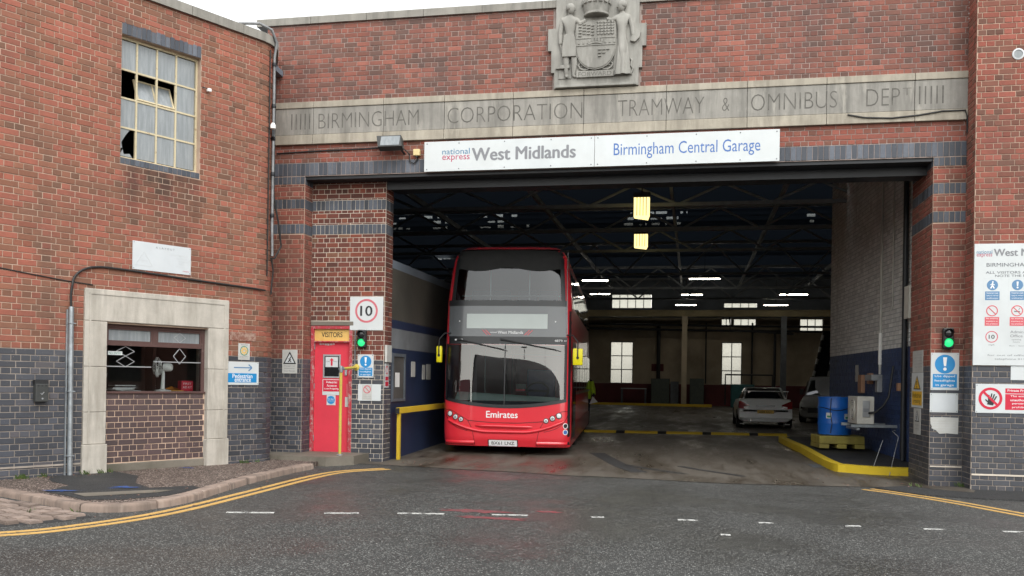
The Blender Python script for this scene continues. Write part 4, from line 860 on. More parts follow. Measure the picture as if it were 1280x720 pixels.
# step and handrail
stp = tag(build(MB().prism(PG, [(-7.35, -0.62), (-6.05, -0.80), (-5.72, -0.35), (-5.70, 0.345), (-7.5, 0.345)], -0.2, 0.075), 'doorstep', 'step_concrete'), 'low mossy concrete step in front of the red visitors door', 'step')
hr = empty('handrail', (-6.0, -0.28, 0.16), 'yellow tubular handrail standing on the step beside the red door', 'handrail')
build(MB().tube([(-6.0, -0.30, 0.16), (-6.0, -0.30, 1.68)], 0.026, 12), 'post', 'paint_handrail', hr, 40); build(MB().tube([(-6.0, -0.30, 1.66), (-5.96, 0.34, 1.70)], 0.024, 12), 'rail', 'paint_handrail', hr, 40)
build(MB().lathe(F((-6.0, -0.30, 1.60), (1, 0, 0), (0, 1, 0), (0, 0, 1)), [(0.033, 0), (0.036, .01), (0.036, 0.10), (0.02, 0.115)], 14).tube([(-6.0, -0.33, 1.662), (-5.997, -0.22, 1.668)], 0.033, 12), 'elbow', 'steel_galv', hr, 40)
build(MB().lathe(F((-5.96, 0.338, 1.70), (1, 0, 0), (0, 0, 1), (0, -1, 0)), [(0.06, 0.0), (0.06, 0.012), (0.03, 0.03)], 16), 'flange', 'paint_handrail', hr, 40); build(MB().lathe(F((-6.0, -0.30, 0.158), (1, 0, 0), (0, 1, 0), (0, 0, 1)), [(0.06, 0), (0.06, 0.012), (0.03, 0.03)], 16), 'foot', 'steel_galv', hr, 40)
# frieze: stone blocks between mouldings, with the carved words
fz = build(MB().box(FF, XL + .01, XR - 0.005, 5.67, 6.41, -0.2, 0.012), 'frieze', 'stone_cut', garage)
jx = [XL, -6.70, -5.39, -4.285, -3.07, -1.863, -0.494, 0.801, 2.03, 3.35, XR]
for a_, b_ in zip(jx, jx[1:]):
    block(a_ + .003, b_ - .003, 5.835, 6.305, 0.040, 'frieze_stone', 'stone_frieze', -0.05, fz, FF)
for k, (a_, b_) in enumerate(zip(jx, jx[1:])):
    block(a_ + .003, b_ - .003, 6.309, 6.42, 0.055, 'cornice_stone', 'stone_trim', -0.05, fz, FF); block(a_ + .003, b_ - .003, 5.66, 5.828, 0.062, 'string_stone', 'stone_trim', -0.05, fz, FF)
for s_, x0, x1 in (('BIRMINGHAM', -6.60, -4.745), ('CORPORATION', -4.225, -1.885), ('TRAMWAY', -1.29, 0.12), ('&', 0.405, 0.52), ('OMNIBUS', 0.86, 2.19), ('DEP', 2.63, 3.13)):
    V_, f_ = text2d(s_, -0.016); text(fz, FF, s_, x0, x1, 5.93 if s_ != '&' else 5.95, 6.20 if s_ != '&' else 6.165, 'stone_cut', 0.0412, -0.016, 'carved_word')
text(fz, FF, 'T', 3.17, 3.30, 6.08, 6.195, 'stone_cut', 0.0412, -0.016, 'carved_word')
for x0 in (-7.12, 3.41):
    for k in range(5): build(MB().box(FF, x0 + k * 0.085, x0 + k * 0.085 + 0.022, 5.93, 6.21, 0.036, 0.0414), 'carved_flute', 'stone_cut', fz)
# coping of the parapet
cxs = [XL - 0.2 + k * 1.045 for k in range(13)]; cxs[-1] = XR
for a_, b_ in zip(cxs, cxs[1:]):
    if b_ <= a_: continue
    build(MB().prism(F((a_ + .004, 0, 0), (0, -1, 0), (0, 0, 1), (1, 0, 0)), [(-0.40, 7.815), (0.05, 7.815), (0.05, 7.935), (0.0, 7.965), (-0.40, 7.965)], 0, b_ - a_ - .008), 'coping_stone', 'stone_coping', garage)
# coat of arms on its stepped slab
cr = build(MB().prism(FF, [(-2.365, 6.43), (-0.955, 6.43), (-0.955, 6.72), (-0.90, 6.72), (-0.90, 7.08), (-0.835, 7.08), (-0.835, 7.45), (-0.955, 7.45), (-0.955, 7.98), (-1.10, 7.98), (-1.10, 8.45), (-2.22, 8.45), (-2.22, 7.98), (-2.345, 7.98), (-2.345, 7.44), (-2.48, 7.44), (-2.48, 7.07), (-2.42, 7.07), (-2.42, 6.70), (-2.365, 6.70)], -0.1, 0.085), 'coat_of_arms', 'stone_crest', garage)
build(MB().box(FF, -2.34, -0.985, 6.432, 6.47, 0.0, 0.125, 0.008), 'ledge', 'stone_crest', cr)
def shield_outline(k=1.0, cx=-1.668):
    o = [(-0.335, 0.40), (0.335, 0.40), (0.345, 0.0)]; o += [(0.345 * math.cos(R(t)) ** 0.8, -0.42 * math.sin(R(t)) ** 1.05) for t in (15, 30, 45, 60, 75)] + [(0, -0.43)]; o += [(-0.345 * math.cos(R(t)) ** 0.8, -0.42 * math.sin(R(t)) ** 1.05) for t in (75, 60, 45, 30, 15)] + [(-0.345, 0.0)]
    return [(cx + x * k, 7.13 + y * k) for x, y in o]
build(MB().prism(FF, shield_outline(1.0), 0.06, 0.135), 'shield_rim', 'stone_crest', cr); build(MB().prism(FF, shield_outline(0.945), 0.13, 0.146), 'shield', 'stone_crest', cr)
m = MB(); m.box(FF, -1.99, -1.345, 7.10, 7.115, 0.14, 0.157); m.box(FF, -1.99, -1.345, 7.22, 7.232, 0.14, 0.157)
for k in range(9):                                                        # ermine spots on the bar, with the crown at its middle
    x = -1.96 + k * 0.0735
    if 3 <= k <= 5: continue
    m.prism(FF, [(x, 7.135), (x + .03, 7.135), (x + .022, 7.18), (x + .015, 7.205), (x + .008, 7.18)], 0.14, 0.158)
for k in range(5): x = -1.785 + k * 0.052; m.box(FF, x, x + 0.034, 7.15 + 0.02 * math.sin(k * .78), 7.20 + 0.02 * math.sin(k * .78), 0.14, 0.165)
m.band(FF, [(-1.79, 7.13), (-1.72, 7.15), (-1.67, 7.155), (-1.62, 7.15), (-1.55, 7.13)], 0.03, 0.14, 0.162); build(m, 'fess_bar', 'stone_crest', cr)
m = MB()
for r_ in range(5):                                                        # quarters: stepped bends, fusils, dancetty lines
    for k in range(4):
        x = -1.955 + k * 0.07 + r_ * 0.0; y = 7.46 - r_ * 0.05 - k * 0.012
        if y > 7.25: m.box(FF, x, x + 0.052, y, y + 0.016, 0.14, 0.166 + (r_ + k) % 2 * 0.004)
    for k in range(5): x = -1.645 + k * 0.058; y = 7.48 - r_ * 0.047; m.prism(FF, [(x, y), (x + .024, y + .022), (x + .048, y), (x + .024, y - .022)], 0.14, 0.168)
for r_ in range(6):
    for k in range(4):
        x = -1.94 + k * 0.062; y = 7.04 - r_ * 0.05
        if (x + .3 + 1.3) > 0 and y > 6.78 + (-(x + 1.668)) * 0.75: m.prism(FF, [(x, y), (x + .028, y + .018), (x + .056, y), (x + .056, y - .014), (x + .028, y + .004), (x, y - .014)], 0.14, 0.168)
        x2 = -1.62 + k * 0.068; y2 = 7.02 - r_ * 0.055
        if y2 > 6.80 + (x2 + .05 + 1.668) * 0.75: m.box(FF, x2, x2 + 0.048, y2, y2 + 0.016, 0.14, 0.168)
tag(build(m, 'quarterings', 'stone_crest', cr), kind='stuff')
fwd = build(MB().box(FF, -1.985, -1.365, 6.585, 6.69, 0.05, 0.13, 0.006), 'motto_scroll', 'stone_crest', cr); text(fwd, FF, 'FORWARD', -1.95, -1.40, 6.603, 6.672, 'stone_cut', 0.1312, -0.005)
for sx in (-1, 1): build(MB().tube([FF.p(-1.668 + sx * q[0], q[1], 0.10) for q in ((0.12, 6.72), (0.20, 6.71), (0.26, 6.74), (0.29, 6.80), (0.25, 6.83), (0.21, 6.80), (0.23, 6.77))], 0.018, 8), 'scroll_curl', 'stone_crest', cr, 50)
cw = F((-1.668, 0, 7.60), (1, 0, 0), (0, -1, 0), (0, 0, 1)); m = MB()        # mural crown, half proud of the slab
m.lathe(F((-1.668, -0.06, 7.60), (1, 0, 0), (0, -1, 0), (0, 0, 1)), [(0.20, 0), (0.215, 0.01), (0.215, 0.04), (0.195, 0.05), (0.23, 0.17), (0.23, 0.19)], 24)
for k in range(9): a_ = k * math.pi / 8; x, y = 0.235 * math.cos(a_), 0.235 * math.sin(a_); fr = F((-1.668 + x, -0.06 - y, 7.78), (math.sin(a_), math.cos(a_), 0), (0, 0, 1)); m.box(fr, -0.032, 0.032, 0, 0.075, -0.02, 0.02)
build(m, 'mural_crown', 'stone_crest', cr, 30)
armh = [((-1.668 + .0, 7.93), .05), ((-1.62, 8.02), .055), ((-1.53, 8.12), .05), ((-1.56, 8.25), .04)]
V_, f_ = skin_mesh([FF.p(p[0], p[1], 0.10) for p, r in armh], [(0, 1), (1, 2), (2, 3)], [r for p, r in armh], 1); m = MB(); m.add(V_, f_); build(m, 'crest_arm', 'stone_crest', cr, 60)
def relief_head(x, z, face):
    m = MB(); hf_ = F(FF.p(x, z, .135), (1, 0, 0), (0, -1, 0), (0, 0, 1))
    m.lathe(hf_, [(.012, -.085), (.042, -.07), (.058, -.03), (.066, .015), (.062, .05), (.04, .078), (.012, .088)], 18); build(m, 'head', 'stone_crest', cr, 70)
    m = MB(); m.lathe(F(FF.p(x - face * .014, z + .012, .128), (1, 0, 0), (0, -1, 0), (0, 0, 1)), [(.062, -.035), (.076, .0), (.074, .045), (.05, .08), (.012, .092)], 18); build(m, 'hair', 'stone_crest', cr, 70)
    build(MB().prism(FF, [(x + face * .045, z + .015), (x + face * .078, z - .012), (x + face * .05, z - .018)], .12, .165), 'nose', 'stone_crest', cr)
def relief(name, J, E_, rad, dep=0.10, extra=None):
    V_, f_ = skin_mesh([FF.p(p[0], p[1], p[2] if len(p) > 2 else dep) for p in J], E_, rad, 2); m = MB(); m.add(V_, f_); return build(m, name, 'stone_crest', cr, 60)
# man with hammer and anvil / woman with a palette
mx = -2.10
J = [(mx, 7.10), (mx, 7.30), (mx - .01, 7.50), (mx, 7.62, .11), (mx + .01, 7.72, .12), (mx - .02, 7.72, .12), (mx - .13, 7.56), (mx - .17, 7.34), (mx - .16, 7.14, .12), (mx + .10, 7.55, .12), (mx + .18, 7.48, .13), (mx + .27, 7.54, .14), (mx - .055, 7.02), (mx - .06, 6.82, .12), (mx - .055, 6.62), (mx + .055, 7.02), (mx + .08, 6.82, .12), (mx + .06, 6.62), (mx + .11, 6.60), (mx - .03, 6.60, .15)]
E_ = [(0, 1), (1, 2), (2, 3), (3, 4), (4, 5), (2, 6), (6, 7), (7, 8), (2, 9), (9, 10), (10, 11), (0, 12), (12, 13), (13, 14), (0, 15), (15, 16), (16, 17), (17, 18), (14, 19)]
relief('man_figure', J, E_, [.085, .08, .10, .045, .05, .045, .055, .042, .036, .052, .042, .032, .068, .05, .032, .068, .05, .032, .025, .025])
relief_head(mx + .015, 7.725, 1)
build(MB().prism(FF, [(mx - .12, 6.93), (mx + .11, 6.93), (mx + .11, 7.10), (mx + .075, 7.30), (mx - .085, 7.30), (mx - .12, 7.10)], 0.10, 0.185), 'apron', 'stone_crest', cr)
build(MB().tube([FF.p(mx - .16, 7.15, .12), FF.p(mx - .10, 6.90, .12), FF.p(mx - .03, 6.80, .11)], 0.016, 8), 'hammer_shaft', 'stone_crest', cr, 50); build(MB().box(FF, mx - .16, mx + .0, 6.74, 6.80, 0.05, 0.15, 0.01).box(FF, mx - .24, mx - .10, 6.745, 6.77, .05, .13, .008).box(FF, mx - .19, mx + .03, 6.58, 6.735, 0.05, 0.10, .01), 'anvil', 'stone_crest', cr)
wx_ = -1.235
J = [(wx_, 7.10), (wx_, 7.32), (wx_, 7.50), (wx_, 7.62, .11), (wx_ - .01, 7.71, .12), (wx_ + .03, 7.72, .12), (wx_ + .12, 7.55), (wx_ + .17, 7.38), (wx_ + .19, 7.22, .13), (wx_ - .10, 7.55, .12), (wx_ - .17, 7.50, .13), (wx_ - .26, 7.54, .14), (wx_ + .01, 6.95, .11), (wx_ - .01, 6.80, .11), (wx_ - .02, 6.66, .10), (wx_ + .06, 6.62, .1), (wx_ - .10, 6.61, .12), (wx_ + .05, 7.80, .12)]
E_ = [(0, 1), (1, 2), (2, 3), (3, 4), (4, 5), (2, 6), (6, 7), (7, 8), (2, 9), (9, 10), (10, 11), (0, 12), (12, 13), (13, 14), (14, 15), (14, 16), (5, 17)]
relief('woman_figure', J, E_, [.085, .075, .095, .04, .045, .04, .05, .04, .034, .048, .04, .03, .07, .05, .04, .03, .03, .02])
relief_head(wx_ - .015, 7.725, -1)
m = MB(); m.grid(lambda u, v: (lambda a, r, z: FF.p(wx_ - .01 + .03 * (1 - v) + r * math.cos(a), z, .07 + r * .75 * math.sin(a)))(math.pi * u, (.085 + .075 * (1 - v) ** .8) * (1 + .10 * math.cos(u * 26 + 3 * v)), 6.60 + .60 * v), 60, 12); build(m, 'robe', 'stone_crest', cr, 60)
build(MB().prism(FF, [(wx_ + .14, 7.15), (wx_ + .22, 7.13), (wx_ + .29, 7.20), (wx_ + .31, 7.29), (wx_ + .25, 7.33), (wx_ + .17, 7.25)], 0.08, 0.15), 'palette', 'stone_crest', cr); build(MB().tube([FF.p(wx_ + q[0], q[1], .10) for q in ((.08, 6.60), (.16, 6.62), (.19, 6.70), (.15, 6.76), (.17, 6.84), (.14, 6.87))], 0.016, 8), 'scroll_curl', 'stone_crest', cr, 50)
# steel beam, shutter box, soffit behind the lintel
build(MB().wbox(PLr, PRl, 0.03, 0.36, 5.045, 5.098), 'soffit_plate', 'steel_black', garage)
build(MB().wbox(IXR + .01, PRl, 0.40, 0.95, 4.94, 5.20), 'shutter_box', 'steel_black', garage); build(MB().wbox(IXR + .01, PRl, 0.365, 0.395, 4.90, 5.09), 'shutter_guide', 'steel_black', garage)

# ---- right wing, standing forward
wing = empty('side_wing', (6.3, -0.2, 0), 'red brick wing with blue brick base projecting beside the entrance', 'building')
YW = -0.45
wall_run((XR, YW), (8.6, YW), -0.3, 9.6, pmat, (), name='wall', parent=wing, n=260, L=0.238, phase=0.07, bholes=[])
wall_run((XR, -0.012), (XR, YW + 0.012), -0.3, 9.6, pmat, (), name='wall', parent=wing, thick=0.3, phase=0.05)
RF = FF.at(0, 0, -YW)
build(MB().box(RF, XR + .01, 8.6, 0.185, 0.21, 0.0, 0.015), 'mortar_ledge', 'mortar_white', wing)
vt = tag(build(MB().lathe(RF.at(4.70, 6.50), [(0.085, -0.02), (0.085, 0.014), (0.062, 0.016), (0.060, -0.06)], 24, False), 'vent_pipe', 'alu_grey'), 'round vent pipe opening high on the red brick wing', 'vent'); build(MB().disc(RF, 4.70, 6.50, 0.061, -0.02, 0.008), 'opening', 'glass_dirty', vt)

# ---- hall behind the entrance
def hbox(name, mat, *a, parent=garage): return build(MB().wbox(*a), name, mat, parent)
HL, HR, HB = -19.0, 9.0, 37.0
hbox('hall_wall', 'hall_grey', HL - .3, HL, 0.2, HB + .3, -0.2, 9.6); hbox('hall_wall', 'hall_cream', HR, HR + .3, 0.2, HB + .3, -0.2, 9.6)
hbox('hall_wall', 'hall_grey', HL, XL, 0.35, 0.6, -0.2, 7.2); hbox('hall_wall', 'hall_grey', 4.2, HR, 0.0, 0.6, -0.2, 7.2); hbox('hall_wall', 'hall_grey', XL, 4.2, 0.352, 0.6, 5.2, 7.2)
hbox('hall_wall', 'hall_grey', PRl + .46, 4.25, 0.02, 1.4, -0.2, 7.2)
# back wall with real window openings
wins = [(-11.9, -10.6), (-7.25, -5.90), (-4.65, -3.34), (1.56, 2.68), (5.3, 5.6)]
bwp = Path([(HL, HB), (HR, HB)]); wh = [(a_ - HL, b_ - HL, 1.45, 3.85) for a_, b_ in wins[:4]]
wh += [(1.54 - HL, 2.05 - HL, 4.72, 5.16), (2.2 - HL, 3.38 - HL, 4.66, 5.16), (5.75 - HL, 6.95 - HL, 4.45, 5.16)]
m = MB(); backing(m, bwp, 0, bwp.len, 1.45, 5.2, 0.3, wh); bw = build(m, 'back_wall', 'hall_cream', garage)
hbox('dado', 'hall_maroon', HL, HR, HB - .01, HB + .3, -0.2, 1.4495)
for a_, b_ in wins[:4]:
    wf_ = F((0, HB + 0.12, 0), (1, 0, 0), (0, 0, 1), (0, -1, 0)); mx_ = (a_ + b_) / 2
    w0 = build(MB().box(wf_, a_, a_ + .05, 1.43, 3.85, 0, .06).box(wf_, b_ - .05, b_, 1.43, 3.85, 0, .06).box(wf_, a_ + .05, b_ - .05, 3.79, 3.85, 0, .06).box(wf_, a_ + .05, b_ - .05, 1.43, 1.49, 0, .06).box(wf_, mx_ - .025, mx_ + .025, 1.49, 3.79, 0, .055).box(wf_, a_ + .05, b_ - .05, 2.22, 2.27, 0, .05).box(wf_, a_ + .05, b_ - .05, 3.0, 3.05, 0, .05), 'window', 'hall_grey', garage)
    for (p, q) in ((a_ + .05, mx_ - .025), (mx_ + .025, b_ - .05)):
        for (u, v) in ((1.49, 2.22), (2.27, 3.0), (3.05, 3.79)): build(MB().box(wf_, p, q, u, v, .01, .016), 'pane', 'glass_frost', w0)
# saw-tooth roof: sloping underside, glazing at the end of each bay (most panes painted over)
VY = [0.6, 8.0, 15.0, 22.0, 29.5, 37.3]; VZ, RZ = 6.6, 9.3
for i, (a_, b_) in enumerate(zip(VY, VY[1:])):
    build(MB().add([(HL, a_, VZ), (HR, a_, VZ), (HR, b_ - .35, RZ), (HL, b_ - .35, RZ), (HL, a_, VZ + .2), (HR, a_, VZ + .2), (HR, b_ - .35, RZ + .2), (HL, b_ - .35, RZ + .2)], [(0, 3, 2, 1), (4, 5, 6, 7), (0, 1, 5, 4), (2, 3, 7, 6), (1, 2, 6, 5), (3, 0, 4, 7)]), 'roof_slope', 'hall_roof', garage)
    gf = F((HL, b_ - .16, VZ), (1, 0, 0), (0, -.15, 2.7), None)
    last = i == len(VY) - 2; rows_ = 7; cw_ = 0.62; ncol = int((HR - HL) / cw_); mesh_p = MB(); clear = []
    gh = math.hypot(.15, 2.7) / rows_
    for r_ in range(rows_):
        run = 0
        for c_ in range(ncol):
            isclear = run > 0; run -= 1
            x0, x1, y0, y1 = c_ * cw_, (c_ + 1) * cw_ - .03, r_ * gh, (r_ + 1) * gh - .03
            if isclear and -12 < HL + x0 < 6:
                sub = random.uniform(0.35, 0.9); clear.append((x0 + random.uniform(0, .1), x0 + .1 + (cw_ - .13) * sub, y0 + gh * .3, y0 + gh * random.uniform(.55, .85)))
            mesh_p.box(gf, x0, x0 + cw_, y0, y0 + gh, -0.02, -0.01)
    if i == 1:
        for (xa, xb) in ((-10.3, -8.3), (-7.45, -5.1), (-2.43, -0.25), (3.2, 3.8)):
            for zr in (6.66, 6.84, 7.02, 7.16):
                x = xa + random.uniform(0, .5)
                while x < xb:
                    l_ = random.uniform(.05, .38)
                    if random.random() < .62: clear.append((x - HL, min(xb, x + l_) - HL, zr - VZ, zr - VZ + random.uniform(.04, .10)))
                    x += l_ + random.uniform(.04, .3)
    if clear:
        S_ = MB(); g0 = MB()
        rects = clear
        # boards round the clear panes: cut the sheet by rows
        ysx = sorted(set([0, rows_ * gh] + [q for r in rects for q in r[2:]]))
        for ya, yb in zip(ysx, ysx[1:]):
            mid = (ya + yb) / 2
            for p, q in subtract(0, ncol * cw_, sorted((r[0], r[1]) for r in rects if r[2] < mid < r[3])): S_.box(gf, p, q, ya, yb, -0.02, -0.01)
        gl_ = build(S_, 'roof_glazing', 'glass_painted', garage)
        for r in rects: build(MB().box(gf, r[0], r[1], r[2], r[3], -0.017, -0.013), 'clear_pane', 'glass_frost', gl_)
    elif last:
        S_ = MB(); rects = [(HL * -1 + x0, HL * -1 + x1, -1.55, -0.15) for x0, x1 in ((-6.9, -4.9), (-4.6, -2.3), (1.65, 3.45), (5.7, 6.9))]
        build(MB().box(gf, 0, HR - HL, 0, rows_ * gh, -0.02, -0.01), 'roof_glazing', 'glass_painted', garage)
    else: build(MB().box(gf, 0, HR - HL, 0, rows_ * gh, -0.02, -0.01), 'roof_glazing', 'glass_painted', garage)
# upper back wall with clerestory lights
ch = [(x0 - HL, x1 - HL, z0, z1) for x0, x1, z0, z1 in ((-4.6, -2.35, 5.72, 6.55), (-4.6, -2.3, 5.22, 5.40), (1.65, 3.45, 5.74, 6.05), (1.54, 2.05, 4.72, 5.16), (2.2, 3.38, 4.66, 5.16), (5.75, 6.95, 4.45, 5.25), (-9.5, -7.2, 5.72, 6.5))]
m = MB(); backing(m, bwp, 0, bwp.len, 5.2, 9.6, 0.3, [h for h in ch if h[3] > 5.21 and h[2] >= 5.2]); build(m, 'clerestory_wall', 'hall_roof', garage)
for x0, x1, z0, z1 in [(h[0] + HL, h[1] + HL, h[2], h[3]) for h in ch]:
    if z0 < 5.2: z1 = min(z1, 5.16)
    cf = F((0, HB + .1, 0), (1, 0, 0), (0, 0, 1), (0, -1, 0)); w0 = build(MB().box(cf, x0, x1, z0, z0 + .04, 0, .06).box(cf, x0, x1, z1 - .04, z1, 0, .06), 'clerestory_light', 'steel_black', garage)
    n_ = max(2, round((x1 - x0) / 0.42)); ww = (x1 - x0) / n_
    for k in range(n_):
        build(MB().box(cf, x0 + k * ww + .02, x0 + (k + 1) * ww - .02, z0 + .04, z1 - .04, .01, .02), 'pane', 'glass_frost', w0); build(MB().box(cf, x0 + k * ww - .02, x0 + k * ww + .02, z0 + .04, z1 - .04, 0, .05), 'glazing_bar', 'steel_black', w0)
# valley trusses across the hall
for k, (ty, z0, z1) in enumerate([(8.0, 5.95, 6.5), (11.5, 5.9, 6.55), (15.0, 5.8, 6.5), (20.0, 5.62, 6.80), (25.0, 5.6, 6.5), (29.5, 5.55, 6.5)]):
    tr = build(MB().wbox(HL, HR, ty - .05, ty + .05, z0, z0 + .09).wbox(HL, HR, ty - .07, ty + .07, z1, z1 + .10), 'roof_truss', 'truss_steel', garage); m = MB(); st_ = 2.26; x = -18.5 + (0.4 if k == 2 else 0)
    while x < HR - st_: m.tube([(x, ty, z0 + .05), (x + st_ / 2, ty, z1)], 0.035, 6); m.tube([(x + st_ / 2, ty, z1), (x + st_, ty, z0 + .05)], 0.035, 6); x += st_
    build(m, 'truss_web', 'truss_steel', tr)
for x in (-12.5, -7.5, -4.2, -0.6, 2.2, 5.5): build(MB().wbox(x - .04, x + .04, 1.4, 33.0, 6.36, 6.50), 'purlin', 'truss_steel', garage)
build(MB().wbox(HL, HR, 33.8, 34.1, 5.05, 5.33).wbox(HL, HR, 33.7, 34.2, 5.33, 5.38), 'crane_beam', 'beam_cream', garage)
for x in (-0.45, 4.6, -9.0): build(MB().wbox(x - .14, x + .14, 33.7, 34.0, 0.3, 5.05), 'column', 'hall_cream' if x < 0 else 'steel_dark', garage)
for z, y0 in ((4.6, 35.5), (4.35, 35.6)): build(MB().tube([(-12, y0, z + .25), (1.5, y0, z + .05), (HR, y0, z)], 0.06, 8), 'pipe', 'steel_black', garage, 40)
for P_, r_ in (([(1.9, 35, 5.1), (1.95, 35, 4.4), (5.2, 35, 4.2)], .05), ([(4.3, 35.4, 4.3), (4.3, 35.4, 0.4)], .07), ([(-1.9, 36.5, 4.8), (-1.9, 36.5, 1.5)], .11), ([(0.7, 36.7, 4.9), (0.7, 36.7, 1.5)], .04), ([(3.2, 36.7, 4.9), (3.2, 36.7, 0.5)], .05)): build(MB().tube(P_, r_, 8), 'pipe', 'steel_black', garage, 40)
# left: low office block in the hall, striped blue and pale
LX = -5.46
hbox('inner_wall', 'inner_navy_shade', LX - .2, LX, 0.76, 6.5, 0.0, 2.07); hbox('inner_wall', 'inner_pale_shade', LX - .2, LX + .002, 0.76, 6.5, 2.07, 2.44); hbox('inner_wall', 'inner_navy_shade', LX - .2, LX + .001, 0.76, 6.5, 2.44, 2.60); hbox('inner_wall', 'inner_cream_shade', LX - .2, LX, 0.76, 6.5, 2.60, 3.55); hbox('inner_roof', 'hall_roof', XL, LX, 0.61, 6.5, 3.55, 3.7); hbox('inner_wall', 'hall_grey', XL, LX - .2, 6.4, 6.5, 0, 3.55)
LWF = F((LX, 0, 0), (0, 1, 0), (0, 0, 1), (1, 0, 0))
iw = build(MB().box(LWF, 0.82, 0.88, 1.08, 1.98, 0, .03).box(LWF, 1.52, 1.58, 1.08, 1.98, 0, .03).box(LWF, .88, 1.52, 1.92, 1.98, 0, .03).box(LWF, .88, 1.52, 1.08, 1.13, 0, .03), 'inner_window', 'steel_dark', garage); build(MB().box(LWF, .88, 1.52, 1.13, 1.92, 0.003, .01), 'pane', 'room_wall', iw)
tag(build(MB().box(LWF, 1.0, 1.25, 1.35, 1.62, .012, .016), 'paper_notice', 'paper'), 'white paper notice in the small window of the blue inner wall', 'notice')
for k, (a_, b_, z0, z1) in enumerate(((2.0, 2.25, 1.55, 1.85), (2.75, 2.95, 1.5, 1.8), (3.05, 3.35, 1.5, 1.82))): tag(build(MB().box(LWF, a_, b_, z0, z1, .004, .010), 'paper_notice', 'sign_white_old'), ('pale paper notice on the blue inner wall just behind its small window', 'narrow middle paper notice on the blue inner wall', 'wide paper notice on the blue inner wall nearest the bus')[k], 'notice', 'notices on the blue inner wall')
# right: painted brick wall, white over navy, running back at a slight angle
RWa, RWb = (3.50, 9.6), (4.03, 1.36)
def rmat(s, z): return 'brick_navy_paint' if z < 2.25 else 'brick_white_paint'
rw = wall_run(RWa, RWb, 0.0, 7.2, rmat, (), name='inner_wall', thick=0.4, mort='hall_palegrey', n=60, zref=2.25 - 26 * 0.0857)
RP = Path([RWa, RWb]); _d = RP.at(1)[1]; RWF = F((RWb[0], RWb[1], 0), (-_d.x, -_d.y, 0), (0, 0, 1), (_d.y, -_d.x, 0))     # x = metres back from the jamb
build(MB().box(RWF, 0.0, RP.len, 0.0, 2.25, -0.02, 0.0015), 'paint_skin', 'hall_navy', rw)
hbox('hall_wall', 'hall_cream', 3.9, HR, 9.2, 9.6, 0, 7.2)

# ================================================================== THINGS ON THE FACADE
ban = tag(build(MB().box(FF, -4.62, -1.668, 5.097, 5.612, 0.055, 0.085, 0.003).box(FF, -1.662, 1.315, 5.097, 5.612, 0.055, 0.085, 0.003), 'fascia_sign', 'sign_white'), 'long white fascia sign with grey and blue lettering above the entrance', 'sign')
bd = 0.0866
text(ban, FF, 'national', -4.295, -3.81, 5.385, 5.485, 'ink_teal', bd); text(ban, FF, 'express', -4.295, -3.81, 5.255, 5.365, 'ink_crimson', bd)
text(ban, FF, 'West Midlands', -3.765, -1.985, 5.262, 5.475, 'ink_grey', bd, 0.028); text(ban, FF, 'Birmingham Central Garage', -1.345, 1.015, 5.21, 5.475, 'ink_blue', bd)
m = MB()
for x in (-4.57, -4.0, -3.2, -2.4, -1.72, -1.61, -0.8, 0.0, 0.7, 1.27):
    for z in (5.135, 5.575): m.disc(FF, x, z, 0.010, 0.083, 0.089, 8)
build(m, 'screws', 'ink_mid', ban)
# floodlight, sensor and cable
fl = empty('floodlight', FF.p(-5.2, 5.45, 0), 'dark grey floodlight on an arm above the entrance beside the fascia sign', 'floodlight')
fo_ = F(FF.p(-5.20, 5.60, 0.20), (1, 0, 0), (0, -0.45, -0.9), None)
m = MB(); zf = [(-0.20, -0.09), (0.22, -0.09), (0.24, 0.12), (-0.19, 0.12)]
ffr = F(FF.p(-5.20, 5.60, 0.22), (1, 0, 0.0), (0, 0.35, 0.94), None); m.prism(ffr, [(-0.19, -0.12), (0.24, -0.12), (0.20, 0.10), (-0.24, 0.10)], -0.09, 0.05); build(m, 'housing', 'lamp_body', fl)
build(MB().box(ffr, -0.15, 0.19, -0.10, 0.08, 0.05, 0.056), 'lens', 'glass_dirty', fl); build(MB().tube([FF.p(-5.02, 5.52, 0.16), FF.p(-5.02, 5.47, 0.10), FF.p(-5.0, 5.44, 0.0)], 0.018, 8), 'arm', 'steel_black', fl, 40)
build(MB().tube([FF.p(-4.98, 5.5, 0.14), FF.p(-4.90, 5.42, 0.05), FF.p(-4.90, 5.30, 0.03), FF.p(-4.82, 5.26, 0.03), FF.p(-4.75, 5.34, 0.03)], 0.011, 6), 'cable', 'cable_black', fl, 40)
sn = empty('sensor_box', FF.p(-4.765, 5.37, 0.01), 'small cream sensor box on the bricks beside the white fascia sign', 'sensor'); build(MB().box(FF, -4.825, -4.705, 5.385, 5.50, 0.01, 0.09, 0.012), 'box', 'cream_plastic', sn); build(MB().disc(FF, -4.765, 5.375, 0.02, 0.03, 0.07, 12), 'gland', 'steel_black', sn)
wc = tag(build(MB().tube([FF.p(q[0], q[1], 0.02) for q in ((-7.4, 5.52), (-7.1, 5.53), (-6.5, 5.545), (-5.9, 5.55), (-5.5, 5.56), (-5.25, 5.56))], 0.013, 6), 'wall_cable', 'cable_black', smooth=40), 'black cable running along the bricks to the floodlight', 'cable')
wc2 = tag(build(MB().tube([FF.p(q[0], q[1], 0.075) for q in ((2.35, 5.80), (2.6, 5.745), (3.0, 5.72), (3.4, 5.75), (3.75, 5.80), (4.08, 5.80), (4.11, 5.70), (4.11, 5.45))], 0.012, 6), 'sagging_cable', 'cable_black', smooth=40), 'thin dark cable sagging along the stone string course near the wing', 'cable')
